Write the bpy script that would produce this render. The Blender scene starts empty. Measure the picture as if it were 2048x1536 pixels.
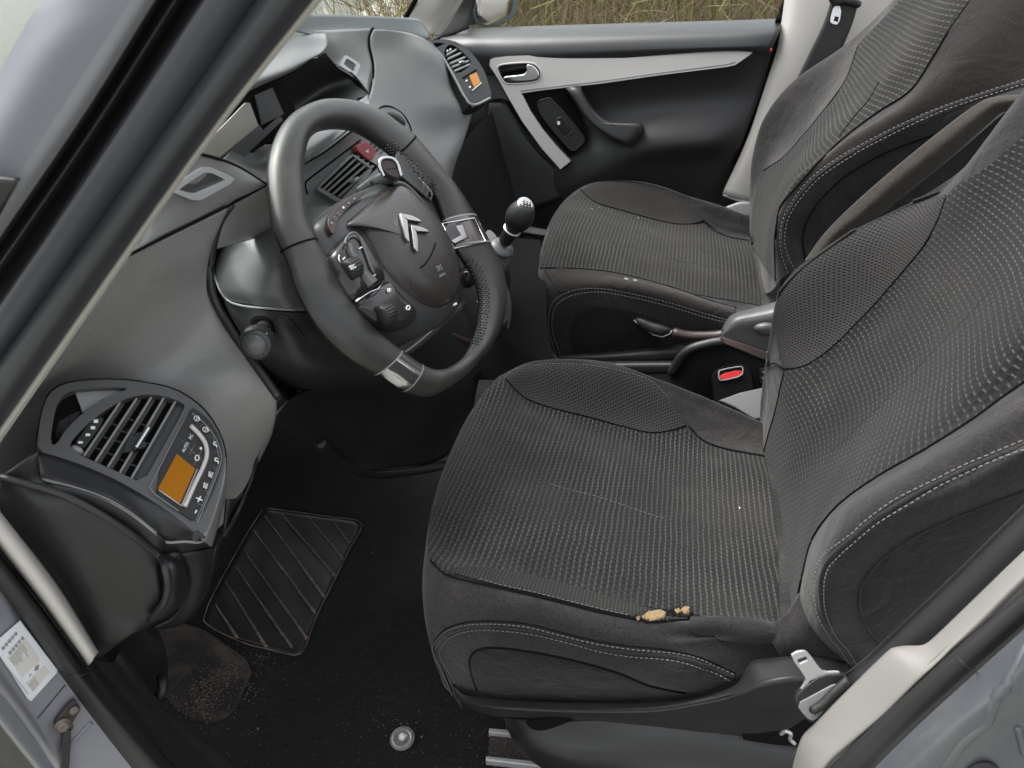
import bpy, bmesh, math, random
from mathutils import Vector, Matrix, geometry
from mathutils.bvhtree import BVHTree
R_ = math.radians
SC = bpy.context.scene
COL = SC.collection
random.seed(7)

# ------------------------------------------------------------------ camera
PITCH, YAW, FPX = R_(31.8), R_(12.1), 1540.0
CAM = Vector((0.0, -0.85, 1.03))
FW = Vector((-math.sin(YAW)*math.cos(PITCH), math.cos(YAW)*math.cos(PITCH), -math.sin(PITCH)))
RT = Vector((math.cos(YAW), math.sin(YAW), 0))
UP = RT.cross(FW)
cd = bpy.data.cameras.new('camera')
cam = bpy.data.objects.new('camera', cd); COL.objects.link(cam)
cd.sensor_width = 36; cd.lens = 36*FPX/2048; cd.clip_start = 0.02; cd.clip_end = 500
cam.matrix_world = Matrix(((RT.x, UP.x, -FW.x, CAM.x), (RT.y, UP.y, -FW.y, CAM.y), (RT.z, UP.z, -FW.z, CAM.z), (0, 0, 0, 1)))
SC.camera = cam
cd.dof.use_dof = True; cd.dof.focus_distance = 1.15; cd.dof.aperture_fstop = 15.0

# ------------------------------------------------------------------ world, sun, exposure
SUN_EL, SUN_AZ = R_(60), R_(290)
w = bpy.data.worlds.new('World'); SC.world = w; w.use_nodes = True
nt = w.node_tree
sky = nt.nodes.new('ShaderNodeTexSky'); sky.sky_type = 'NISHITA'; sky.sun_disc = False
sky.sun_elevation = SUN_EL; sky.sun_rotation = SUN_AZ; sky.dust_density = 4.0; sky.air_density = 1.0; sky.ozone_density = 1.0
hs = nt.nodes.new('ShaderNodeHueSaturation'); hs.inputs['Saturation'].default_value = 0.18
nt.links.new(sky.outputs[0], hs.inputs['Color'])
nt.links.new(hs.outputs[0], nt.nodes['Background'].inputs[0])
nt.nodes['Background'].inputs[1].default_value = 0.15
ld = bpy.data.lights.new('sun', 'SUN'); ld.energy = 1.1; ld.angle = R_(38); ld.color = (1.0, 0.97, 0.92)
sun = bpy.data.objects.new('sun', ld); COL.objects.link(sun)
# soft overcast sun, high, ahead of the car
sd = Vector((math.sin(SUN_AZ)*math.cos(SUN_EL), math.cos(SUN_AZ)*math.cos(SUN_EL), math.sin(SUN_EL)))
sun.rotation_euler = sd.to_track_quat('Z', 'Y').to_euler()
sun.location = sd*10
SC.view_settings.view_transform = 'Standard'; SC.view_settings.look = 'None'
SC.view_settings.exposure = 1.7; SC.view_settings.gamma = 1.0
SC.render.engine = 'CYCLES'; SC.cycles.use_denoising = True
SC.cycles.max_bounces = 8; SC.cycles.transparent_max_bounces = 12

# ------------------------------------------------------------------ pixel -> place helpers (photo pixels, 2048 wide)
def ray(px, py): return FW + RT*((px-1024)/FPX) - UP*((py-768)/FPX)
def T(px, py, y=0.0):
    d = ray(px, py); return CAM + d*((y-CAM.y)/d.y)
def TZ(px, py, z=0.0):
    d = ray(px, py); return CAM + d*((z-CAM.z)/d.z)
class Pl:
    def __init__(s, o, n): s.o = Vector(o); s.n = Vector(n).normalized()
    def h(s, px, py, up=0.0):
        d = ray(px, py); q = s.o + s.n*up
        return CAM + d*(((q-CAM).dot(s.n))/d.dot(s.n))
    def hs(s, pts, up=0.0): return [s.h(a, b, up) for a, b in pts]
def V(crop, pts):
    """points read in an enlarged view (x0, y0, scale) -> photo pixels"""
    x0, y0, k = crop
    return [(x0+p[0]/k, y0+p[1]/k) + tuple(p[2:]) for p in pts]
C1 = (0, 0, 2.9257); C2 = (400, 0, 2.9257); C3 = (850, 0, 2.56); C4 = (400, 250, 2.9257); C5 = (0, 700, 3.4133)
C6 = (0, 1000, 2.9257); C7 = (1350, 0, 2.9257); C8 = (1000, 350, 2.9257)
D1 = (850, 700, 2.56); D2 = (1400, 400, 3.1605); D3 = (1400, 1000, 2.866); D4 = (700, 1100, 2.9257)
D5 = (640, 330, 5.689); D6 = (0, 1200, 4.57); D7 = (800, 0, 6.8267)

def chaikin(pts, it=2, closed=True):
    pts = [Vector(p) for p in pts]
    for _ in range(it):
        out = []; n = len(pts)
        rng = range(n) if closed else range(n-1)
        if not closed: out.append(pts[0])
        for i in rng:
            a, b = pts[i], pts[(i+1) % n]
            out += [a*0.75+b*0.25, a*0.25+b*0.75]
        if not closed: out.append(pts[-1])
        pts = out
    return pts
def rounded(pts, f=0.16):
    # polygon with short rounded corners
    pts = [Vector(p) for p in pts]; out = []; n = len(pts)
    for i in range(n):
        a, b, c = pts[i-1], pts[i], pts[(i+1) % n]
        p0 = b.lerp(a, f); p1 = b.lerp(c, f)
        for k in range(4):
            t = k/3; out.append(p0.lerp(b, t).lerp(b.lerp(p1, t), t))
    return out
def crpt(p, t):
    n = len(p)-1; i = min(int(t), n-1); f = t-i
    a = p[max(i-1, 0)]; b = p[i]; c = p[i+1]; d = p[min(i+2, n)]
    if i == 0: a = b*2-c
    if i+2 > n: d = c*2-b
    return ((b*2) + (c-a)*f + (a*2-b*5+c*4-d)*f*f + (b*3-a-c*3+d)*f*f*f)*0.5
def cr(pts, n):
    """smooth curve through pts, n+1 samples evenly spaced along its length"""
    pts = [Vector(p) for p in pts]
    m = max(40, n*3); N = len(pts)-1
    s = [crpt(pts, N*i/m) for i in range(m+1)]
    L = [0.0]
    for i in range(m): L.append(L[-1]+(s[i+1]-s[i]).length)
    out = []; j = 0
    for k in range(n+1):
        t = L[-1]*k/n
        while j < m-1 and L[j+1] < t: j += 1
        d = L[j+1]-L[j]
        out.append(s[j].lerp(s[j+1], (t-L[j])/d if d > 1e-12 else 0))
    return out
def cru(pts, n):
    """same, but uniform in the control parameter"""
    pts = [Vector(p) for p in pts]; N = len(pts)-1
    return [crpt(pts, N*i/n) for i in range(n+1)]
def W(pts): return [p if isinstance(p, Vector) else T(*p) for p in pts]

# ------------------------------------------------------------------ objects
def tag(o, label=None, cat=None, group=None, kind=None):
    if label: o['label'] = label
    if cat: o['category'] = cat
    if group: o['group'] = group
    if kind: o['kind'] = kind
    return o
def empty(name, loc, label, cat, group=None):
    o = bpy.data.objects.new(name, None); COL.objects.link(o); o.location = loc; o.empty_display_size = 0.05
    bpy.context.view_layer.update()
    return tag(o, label, cat, group)
def link(name, me, mat, parent=None, smooth=True, recalc=True):
    if recalc:
        bm = bmesh.new(); bm.from_mesh(me); bmesh.ops.recalc_face_normals(bm, faces=bm.faces); bm.to_mesh(me); bm.free()
    if smooth:
        for p in me.polygons: p.use_smooth = True
    o = bpy.data.objects.new(name, me); COL.objects.link(o)
    if mat and not me.materials: me.materials.append(mat)
    if parent:
        o.parent = parent
        q = parent; m = Vector((0, 0, 0))
        while q: m += q.location; q = q.parent
        o.location = -m
    return o
def surf(name, rows, nu, nv, mat, parent=None, thick=0.0, rs=True):
    """smooth sheet through rows of control points; rows run along nv, nu steps between first and last row"""
    rows = [cr(W(r), nv) if rs else cru(W(r), nv) for r in rows]
    cols = [cru([r[j] for r in rows], nu) for j in range(nv+1)]
    G = [[cols[j][i] for j in range(nv+1)] for i in range(nu+1)]
    return gridmesh(name, G, mat, parent, thick)
def relax(o, n=12):
    m = o.modifiers.new('relax', 'SMOOTH'); m.factor = 0.5; m.iterations = n
    if len(o.modifiers) > 1: o.modifiers.move(len(o.modifiers)-1, 0)
    return o
def gridmesh(name, G, mat, parent=None, thick=0.0, uvs=None, closed=False, smooth=True):
    nu = len(G)-1; nv = len(G[0])-1
    vs = [tuple(p) for r in G for p in r]
    fs = []; k = nv+1
    for i in range(nu):
        for j in range(nv):
            fs.append((i*k+j, i*k+j+1, (i+1)*k+j+1, (i+1)*k+j))
    me = bpy.data.meshes.new(name); me.from_pydata(vs, [], fs); me.update()
    # uv in metres
    if uvs is None:
        U = [[0.0]*(nv+1) for _ in range(nu+1)]; Vv = [[0.0]*(nv+1) for _ in range(nu+1)]
        for i in range(1, nu+1):
            for j in range(nv+1): U[i][j] = U[i-1][j]+(Vector(G[i][j])-Vector(G[i-1][j])).length
        for j in range(1, nv+1):
            for i in range(nu+1): Vv[i][j] = Vv[i][j-1]+(Vector(G[i][j])-Vector(G[i][j-1])).length
        uvs = [[(U[i][j], Vv[i][j]) for j in range(nv+1)] for i in range(nu+1)]
    ul = me.uv_layers.new(name='UVMap')
    flat = [uv for r in uvs for uv in r]
    for p in me.polygons:
        for li, vi in zip(p.loop_indices, p.vertices): ul.data[li].uv = flat[vi]
    o = link(name, me, mat, parent, smooth, recalc=False)
    # face towards the camera
    c = sum((Vector(v) for v in vs), Vector())/len(vs)
    s = sum((CAM-p.center).dot(p.normal)*p.area for p in me.polygons)
    if s < 0: me.flip_normals()
    if thick:
        m = o.modifiers.new('thickness', 'SOLIDIFY'); m.thickness = thick; m.offset = -1
    return o
def base_of(o):
    me = o.data
    vs = [v.co.copy() for v in me.vertices]
    m = o.location.copy(); q = o.parent
    while q: m += q.location; q = q.parent
    vs = [v+m for v in vs]
    fs = [tuple(p.vertices) for p in me.polygons]
    uv = {i: (0.0, 0.0) for i in range(len(vs))}
    if me.uv_layers:
        ul = me.uv_layers[0].data
        for p in me.polygons:
            for li, vi in zip(p.loop_indices, p.vertices): uv[vi] = tuple(ul[li].uv)
    return dict(b=BVHTree.FromPolygons(vs, fs), v=vs, f=fs, uv=uv)
def pick(B, px, py, off=0.0):
    d = ray(px, py).normalized()
    h = B['b'].ray_cast(CAM, d)
    if h[0] is None:
        # nearest approach on the surface
        for dist in (0.7, 1.0, 1.3, 1.8):
            h2 = B['b'].find_nearest(CAM+d*dist)
            t = (h2[0]-CAM).dot(d)
        h = B['b'].find_nearest(CAM+d*t)
    p, n, fi = h[0], h[1], h[2]
    if n.dot(d) > 0: n = -n
    f = B['f'][fi]; vs = [B['v'][i] for i in f]
    from mathutils.interpolate import poly_3d_calc
    w_ = poly_3d_calc(vs, p)
    u = sum(B['uv'][i][0]*a for i, a in zip(f, w_)); v = sum(B['uv'][i][1]*a for i, a in zip(f, w_))
    return p+n*off, (u, v), n
def overlay(name, B, A1, A2, n, m, mat, parent, off=0.0012, puff=0.0, thick=0.0, uvf=None):
    """panel lying on surface B between two traced curves, raised a little, puffed in the middle"""
    a = cr([(p[0], p[1], 0) for p in A1], n); b = cr([(p[0], p[1], 0) for p in A2], n)
    G = []; U = []
    for i in range(n+1):
        r = []; ru = []
        for j in range(m+1):
            t = j/m; q = a[i].lerp(b[i], t)
            e = off + puff*math.sin(math.pi*t)**0.5*math.sin(math.pi*min(max(i/n, 0.0), 1.0))**0.5
            p, uv, _ = pick(B, q.x, q.y, e); r.append(p); ru.append(uvf(p) if uvf else uv)
        G.append(r); U.append(ru)
    return gridmesh(name, G, mat, parent, thick, U)
def uvc(p):                                      # cushions: along the seat (and down its front lip), across it
    z0 = 0.285 if p.y < 0.35 else 0.37
    return (p.x+0.9*min(0.0, p.z-z0), p.y)
def uvb(p): return (1.08*p.z, p.y)               # backrests
def on(B, pts, n, off=0.001):
    c = cr([(p[0], p[1], 0) for p in pts], n)
    return [pick(B, q.x, q.y, off)[0] for q in c]
def tubemesh(bm, pts, r, seg=8, r2=None, cap=True, closed=False):
    n = len(pts); rings = []
    up = Vector((0.13, 0.31, 0.94))
    for i, p in enumerate(pts):
        a = pts[(i-1) % n] if closed else pts[max(i-1, 0)]; b = pts[(i+1) % n] if closed else pts[min(i+1, n-1)]
        t = (b-a)
        t = t.normalized() if t.length > 1e-9 else Vector((1, 0, 0))
        x = t.cross(up); x = x.normalized() if x.length > 1e-3 else t.orthogonal().normalized()
        y = t.cross(x)
        rr = r[i] if isinstance(r, (list, tuple)) else r
        r_b = rr if r2 is None else (r2[i] if isinstance(r2, (list, tuple)) else r2)
        rings.append([bm.verts.new(p+x*(math.cos(2*math.pi*k/seg)*rr)+y*(math.sin(2*math.pi*k/seg)*r_b)) for k in range(seg)])
    for i in range(n if closed else n-1):
        A, B = rings[i], rings[(i+1) % n]
        for k in range(seg): bm.faces.new((A[k], A[(k+1) % seg], B[(k+1) % seg], B[k]))
    if cap and not closed:
        bm.faces.new(rings[0]); bm.faces.new(rings[-1][::-1])
def bmobj(name, bm, mat, parent=None, smooth=True):
    me = bpy.data.meshes.new(name); bmesh.ops.recalc_face_normals(bm, faces=bm.faces); bm.to_mesh(me); bm.free()
    return link(name, me, mat, parent, smooth, recalc=False)
def tube(name, pts, r, mat, parent=None, seg=8, closed=False, r2=None):
    bm = bmesh.new(); tubemesh(bm, [Vector(p) for p in pts], r, seg, r2, True, closed)
    return bmobj(name, bm, mat, parent)
def stitch(name, lines, mat, parent, L=0.0042, gap=0.0022, r=0.0007):
    bm = bmesh.new()
    for pts in lines:
        tot = sum((pts[i+1]-pts[i]).length for i in range(len(pts)-1))
        k = int(tot/(L+gap)); s = cr(pts, max(2, k*2))
        for i in range(k): tubemesh(bm, [s[2*i], s[2*i].lerp(s[2*i+1], 1.25)], r, 4)
    return bmobj(name, bm, mat, parent)
def prism(name, outer, n, depth, mat, parent=None, holes=(), bevel=0.0, smooth=False):
    """flat outline (world points) with holes, pushed back along -n by depth"""
    n = Vector(n).normalized(); loops = [[Vector(p) for p in outer]]+[[Vector(p) for p in h] for h in holes]
    if not holes:
        bm = bmesh.new()
        f = [bm.verts.new(p) for p in loops[0]]; b = [bm.verts.new(p-n*depth) for p in loops[0]]
        bm.faces.new(f); bm.faces.new(b[::-1])
        k = len(f)
        for i in range(k): bm.faces.new((f[i], b[i], b[(i+1) % k], f[(i+1) % k]))
    else:
        tris = geometry.tessellate_polygon(loops)
        flat = [p for l in loops for p in l]
        bm = bmesh.new()
        f = [bm.verts.new(p) for p in flat]; b = [bm.verts.new(p-n*depth) for p in flat]
        for t in tris:
            try: bm.faces.new([f[i] for i in t]); bm.faces.new([b[i] for i in t][::-1])
            except ValueError: pass
        o = 0
        for l in loops:
            k = len(l)
            for i in range(k):
                i0, i1 = o+i, o+(i+1) % k
                bm.faces.new((f[i0], b[i0], b[i1], f[i1]))
            o += k
    ob = bmobj(name, bm, mat, parent, smooth)
    if bevel:
        m = ob.modifiers.new('bevel', 'BEVEL'); m.width = bevel; m.segments = 2; m.limit_method = 'ANGLE'; m.angle_limit = R_(50)
        for p in ob.data.polygons: p.use_smooth = True
        wn = ob.modifiers.new('normals', 'WEIGHTED_NORMAL')
        wn.keep_sharp = False
    return ob
def dome(name, outer, n, H, mat, parent=None, rings=8, skirt=0.004, power=2.0, hf=None, center=None):
    """outline with a pillowed face rising H along n"""
    n = Vector(n).normalized(); pts = [Vector(p) for p in outer]; k = len(pts)
    c = Vector(center) if center else sum(pts, Vector())/k
    bm = bmesh.new(); prev = [bm.verts.new(p-n*skirt) for p in pts]
    for r in range(rings):
        t = 1-r/rings
        cur = []
        for p in pts:
            q = c+(p-c)*t; h = H*(1-t**power)**0.5 if r else 0.0
            if hf: h = hf(q, h)
            cur.append(bm.verts.new(q+n*h))
        for i in range(k): bm.faces.new((prev[i], prev[(i+1) % k], cur[(i+1) % k], cur[i]))
        prev = cur
    h = H if not hf else hf(c, H)
    cv = bm.verts.new(c+n*h)
    for i in range(k): bm.faces.new((prev[i], prev[(i+1) % k], cv))
    return bmobj(name, bm, mat, parent)
def lathe(name, o, axis, prof, mat, parent=None, seg=24, ref=None):
    a = Vector(axis).normalized(); x = (Vector(ref) if ref else a.orthogonal()); x = (x-a*x.dot(a)).normalized(); y = a.cross(x)
    bm = bmesh.new(); rings = []
    for (d, r) in prof:
        rings.append([bm.verts.new(Vector(o)+a*d+x*(math.cos(2*math.pi*k/seg)*r)+y*(math.sin(2*math.pi*k/seg)*r)) for k in range(seg)])
    for A, B in zip(rings, rings[1:]):
        for k in range(seg): bm.faces.new((A[k], A[(k+1) % seg], B[(k+1) % seg], B[k]))
    bm.faces.new(rings[0]); bm.faces.new(rings[-1][::-1])
    return bmobj(name, bm, mat, parent)
def text(name, s, o, xdir, n, size, mat, parent, ext=0.0003):
    cu = bpy.data.curves.new(name, 'FONT'); cu.body = s; cu.size = size; cu.extrude = ext; cu.align_x = 'CENTER'; cu.align_y = 'CENTER'; cu.resolution_u = 2
    ob = bpy.data.objects.new(name, cu); COL.objects.link(ob)
    x = Vector(xdir).normalized(); n = Vector(n).normalized(); y = n.cross(x).normalized(); x = y.cross(n)
    me = ob.to_mesh().copy(); bpy.data.objects.remove(ob)
    o = Vector(o)
    for v in me.vertices: v.co = o+x*v.co.x+y*v.co.y+n*v.co.z
    return link(name, me, mat, parent, False)

# ------------------------------------------------------------------ materials
def new_mat(name):
    m = bpy.data.materials.new(name); m.use_nodes = True
    return m, m.node_tree, m.node_tree.nodes['Principled BSDF']
def plastic(name, col, rough=0.5, grain=900, bump=0.15, var=0.12, metal=0.0, spec=0.5, dirt=0.0, dirtcol=(0.25, 0.2, 0.16), coat=0.0, speck=0.0, sth=0.70, sscale=260):
    m, t, b = new_mat(name)
    b.inputs['Roughness'].default_value = rough; b.inputs['Metallic'].default_value = metal
    b.inputs['Specular IOR Level'].default_value = spec
    if coat: b.inputs['Coat Weight'].default_value = coat; b.inputs['Coat Roughness'].default_value = 0.08
    tc = t.nodes.new('ShaderNodeTexCoord')
    n1 = t.nodes.new('ShaderNodeTexNoise'); n1.inputs['Scale'].default_value = 9; n1.inputs['Detail'].default_value = 6
    t.links.new(tc.outputs['Object'], n1.inputs['Vector'])
    mr = t.nodes.new('ShaderNodeMapRange'); mr.inputs['To Min'].default_value = 1-var; mr.inputs['To Max'].default_value = 1+var
    t.links.new(n1.outputs[0], mr.inputs[0])
    mx = t.nodes.new('ShaderNodeVectorMath'); mx.operation = 'SCALE'; mx.inputs[0].default_value = col
    t.links.new(mr.outputs[0], mx.inputs['Scale'])
    out = mx.outputs[0]
    if dirt:
        n2 = t.nodes.new('ShaderNodeTexNoise'); n2.inputs['Scale'].default_value = 5; n2.inputs['Detail'].default_value = 8; n2.inputs['Roughness'].default_value = 0.7
        t.links.new(tc.outputs['Object'], n2.inputs['Vector'])
        r2 = t.nodes.new('ShaderNodeMapRange'); r2.inputs[1].default_value = 0.48; r2.inputs[2].default_value = 0.75; r2.inputs[4].default_value = dirt
        t.links.new(n2.outputs[0], r2.inputs[0])
        mc = t.nodes.new('ShaderNodeMix'); mc.data_type = 'RGBA'; mc.inputs['B'].default_value = dirtcol+(1,)
        t.links.new(r2.outputs[0], mc.inputs['Factor']); t.links.new(out, mc.inputs['A']); out = mc.outputs['Result']
    if speck:
        n5 = t.nodes.new('ShaderNodeTexNoise'); n5.inputs['Scale'].default_value = sscale; n5.inputs['Detail'].default_value = 1.5
        n6 = t.nodes.new('ShaderNodeTexNoise'); n6.inputs['Scale'].default_value = 7; n6.inputs['Detail'].default_value = 4
        for q_ in (n5, n6): t.links.new(tc.outputs['Object'], q_.inputs['Vector'])
        a5 = t.nodes.new('ShaderNodeMath'); a5.operation = 'MULTIPLY_ADD'; t.links.new(n6.outputs[0], a5.inputs[0]); a5.inputs[1].default_value = 0.35; t.links.new(n5.outputs[0], a5.inputs[2])
        r5 = t.nodes.new('ShaderNodeMapRange'); r5.inputs[1].default_value = sth+0.175; r5.inputs[2].default_value = sth+0.235; r5.inputs[4].default_value = speck
        t.links.new(a5.outputs[0], r5.inputs[0])
        m5 = t.nodes.new('ShaderNodeMix'); m5.data_type = 'RGBA'; m5.inputs['B'].default_value = (0.28, 0.27, 0.25, 1)
        t.links.new(r5.outputs[0], m5.inputs['Factor']); t.links.new(out, m5.inputs['A']); out = m5.outputs['Result']
    t.links.new(out, b.inputs['Base Color'])
    rr = t.nodes.new('ShaderNodeMapRange'); rr.inputs['To Min'].default_value = max(0.02, rough-0.08); rr.inputs['To Max'].default_value = rough+0.08
    n4 = t.nodes.new('ShaderNodeTexNoise'); n4.inputs['Scale'].default_value = 25; n4.inputs['Detail'].default_value = 5
    t.links.new(tc.outputs['Object'], n4.inputs['Vector']); t.links.new(n4.outputs[0], rr.inputs[0]); t.links.new(rr.outputs[0], b.inputs['Roughness'])
    if bump:
        n3 = t.nodes.new('ShaderNodeTexNoise'); n3.inputs['Scale'].default_value = grain; n3.inputs['Detail'].default_value = 2
        t.links.new(tc.outputs['Object'], n3.inputs['Vector'])
        bp = t.nodes.new('ShaderNodeBump'); bp.inputs['Strength'].default_value = bump; bp.inputs['Distance'].default_value = 0.0006
        t.links.new(n3.outputs[0], bp.inputs['Height']); t.links.new(bp.outputs[0], b.inputs['Normal'])
    return m
def fmath(t, op, a, b=None, c=None, clamp=False):
    n = t.nodes.new('ShaderNodeMath'); n.operation = op; n.use_clamp = clamp
    for i, x in enumerate((a, b, c)):
        if x is None: continue
        if isinstance(x, (int, float)): n.inputs[i].default_value = x
        else: t.links.new(x, n.inputs[i])
    return n.outputs[0]
def weave(name, base, light, p=0.0072, q=0.0108, w_=0.055, duty=0.42, soft=0.0, tint=(0.1, 0.085, 0.07), ltint=0.35):
    """ribbed cloth with staggered rows of pale dashes; u runs along the seat, v across it (metres)"""
    m, t, b = new_mat(name)
    uv = t.nodes.new('ShaderNodeUVMap'); sp = t.nodes.new('ShaderNodeSeparateXYZ'); t.links.new(uv.outputs[0], sp.inputs[0])
    tc = t.nodes.new('ShaderNodeTexCoord')
    wob = t.nodes.new('ShaderNodeTexNoise'); wob.inputs['Scale'].default_value = 30; t.links.new(tc.outputs['Object'], wob.inputs['Vector'])
    wv = fmath(t, 'MULTIPLY', fmath(t, 'SUBTRACT', wob.outputs[0], 0.5), 0.0035)
    u = fmath(t, 'DIVIDE', fmath(t, 'ADD', sp.outputs[0], wv), p); v = fmath(t, 'DIVIDE', fmath(t, 'ADD', sp.outputs[1], wv), q)
    cu = fmath(t, 'FLOOR', u); fu = fmath(t, 'FRACT', u)
    st = fmath(t, 'MULTIPLY', cu, 0.5)
    fv = fmath(t, 'FRACT', fmath(t, 'ADD', v, st))
    du = fmath(t, 'ABSOLUTE', fmath(t, 'SUBTRACT', fu, 0.5))
    inu = fmath(t, 'SUBTRACT', 1.0, fmath(t, 'MULTIPLY', fmath(t, 'SUBTRACT', du, w_), 16.0), clamp=True)
    dv = fmath(t, 'ABSOLUTE', fmath(t, 'SUBTRACT', fv, 0.5))
    inv = fmath(t, 'SUBTRACT', 1.0, fmath(t, 'MULTIPLY', fmath(t, 'SUBTRACT', dv, duty*0.5), 9.0), clamp=True)
    dash = fmath(t, 'MULTIPLY', inu, inv)
    # fine ribs between the dash rows
    rib = fmath(t, 'ABSOLUTE', fmath(t, 'SUBTRACT', fmath(t, 'FRACT', fmath(t, 'MULTIPLY', u, 3.0)), 0.5))
    knot = fmath(t, 'ABSOLUTE', fmath(t, 'SUBTRACT', fmath(t, 'FRACT', fmath(t, 'MULTIPLY', v, 4.0)), 0.5))
    rb = fmath(t, 'MULTIPLY', fmath(t, 'ADD', rib, fmath(t, 'MULTIPLY', knot, 0.6)), 0.9)
    nz = t.nodes.new('ShaderNodeTexNoise'); nz.inputs['Scale'].default_value = 4.0; nz.inputs['Detail'].default_value = 7; nz.inputs['Roughness'].default_value = 0.65
    t.links.new(tc.outputs['Object'], nz.inputs['Vector'])
    fz = t.nodes.new('ShaderNodeTexNoise'); fz.inputs['Scale'].default_value = 420; t.links.new(tc.outputs['Object'], fz.inputs['Vector'])
    dirt = t.nodes.new('ShaderNodeMapRange'); dirt.inputs[1].default_value = 0.42; dirt.inputs[2].default_value = 0.72; dirt.inputs[4].default_value = ltint
    t.links.new(nz.outputs[0], dirt.inputs[0])
    fu2 = fmath(t, 'FRACT', fmath(t, 'ADD', u, 0.5)); fv2 = fmath(t, 'FRACT', fmath(t, 'ADD', v, fmath(t, 'MULTIPLY', fmath(t, 'FLOOR', fmath(t, 'ADD', u, 0.5)), 0.5)))
    e1 = fmath(t, 'SUBTRACT', 1.0, fmath(t, 'MULTIPLY', fmath(t, 'SUBTRACT', fmath(t, 'ABSOLUTE', fmath(t, 'SUBTRACT', fu2, 0.5)), 0.2), 8.0), clamp=True)
    e2 = fmath(t, 'SUBTRACT', 1.0, fmath(t, 'MULTIPLY', fmath(t, 'SUBTRACT', fmath(t, 'ABSOLUTE', fmath(t, 'SUBTRACT', fv2, 0.5)), 0.2), 8.0), clamp=True)
    sq = fmath(t, 'SUBTRACT', 1.0, fmath(t, 'MULTIPLY', fmath(t, 'MULTIPLY', e1, e2), 0.55))
    k1 = fmath(t, 'MULTIPLY', fmath(t, 'ADD', fmath(t, 'MULTIPLY', rb, 1.1), 0.45), sq)
    k2 = fmath(t, 'ADD', fmath(t, 'MULTIPLY', fz.outputs[0], 1.8), 0.1)
    bs = t.nodes.new('ShaderNodeVectorMath'); bs.operation = 'SCALE'; bs.inputs[0].default_value = base
    t.links.new(fmath(t, 'MULTIPLY', k1, k2), bs.inputs['Scale'])
    mc = t.nodes.new('ShaderNodeMix'); mc.data_type = 'RGBA'; t.links.new(dirt.outputs[0], mc.inputs['Factor'])
    t.links.new(bs.outputs[0], mc.inputs['A']); mc.inputs['B'].default_value = tint+(1,)
    m2 = t.nodes.new('ShaderNodeMix'); m2.data_type = 'RGBA'; m2.inputs['B'].default_value = light+(1,)
    t.links.new(mc.outputs['Result'], m2.inputs['A'])
    wn = t.nodes.new('ShaderNodeTexNoise'); wn.inputs['Scale'].default_value = 11.0; wn.inputs['Detail'].default_value = 5; wn.inputs['Distortion'].default_value = 0.8
    t.links.new(tc.outputs['Object'], wn.inputs['Vector'])
    wear = t.nodes.new('ShaderNodeMapRange'); wear.inputs[1].default_value = 0.35; wear.inputs[2].default_value = 0.68; wear.inputs[3].default_value = 1.0; wear.inputs[4].default_value = 0.35
    t.links.new(wn.outputs[0], wear.inputs[0])
    fade = fmath(t, 'MULTIPLY', fmath(t, 'ADD', fmath(t, 'MULTIPLY', fz.outputs[0], 0.9), 0.4-soft), wear.outputs[0])
    t.links.new(fmath(t, 'MULTIPLY', dash, fade, clamp=True), m2.inputs['Factor'])
    t.links.new(m2.outputs['Result'], b.inputs['Base Color'])
    b.inputs['Roughness'].default_value = 0.95; b.inputs['Specular IOR Level'].default_value = 0.15
    b.inputs['Sheen Weight'].default_value = 0.06; b.inputs['Sheen Roughness'].default_value = 0.5
    bp = t.nodes.new('ShaderNodeBump'); bp.inputs['Strength'].default_value = 0.5; bp.inputs['Distance'].default_value = 0.001
    t.links.new(fmath(t, 'ADD', rb, fmath(t, 'MULTIPLY', dash, 0.5)), bp.inputs['Height']); t.links.new(bp.outputs[0], b.inputs['Normal'])
    return m
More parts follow.
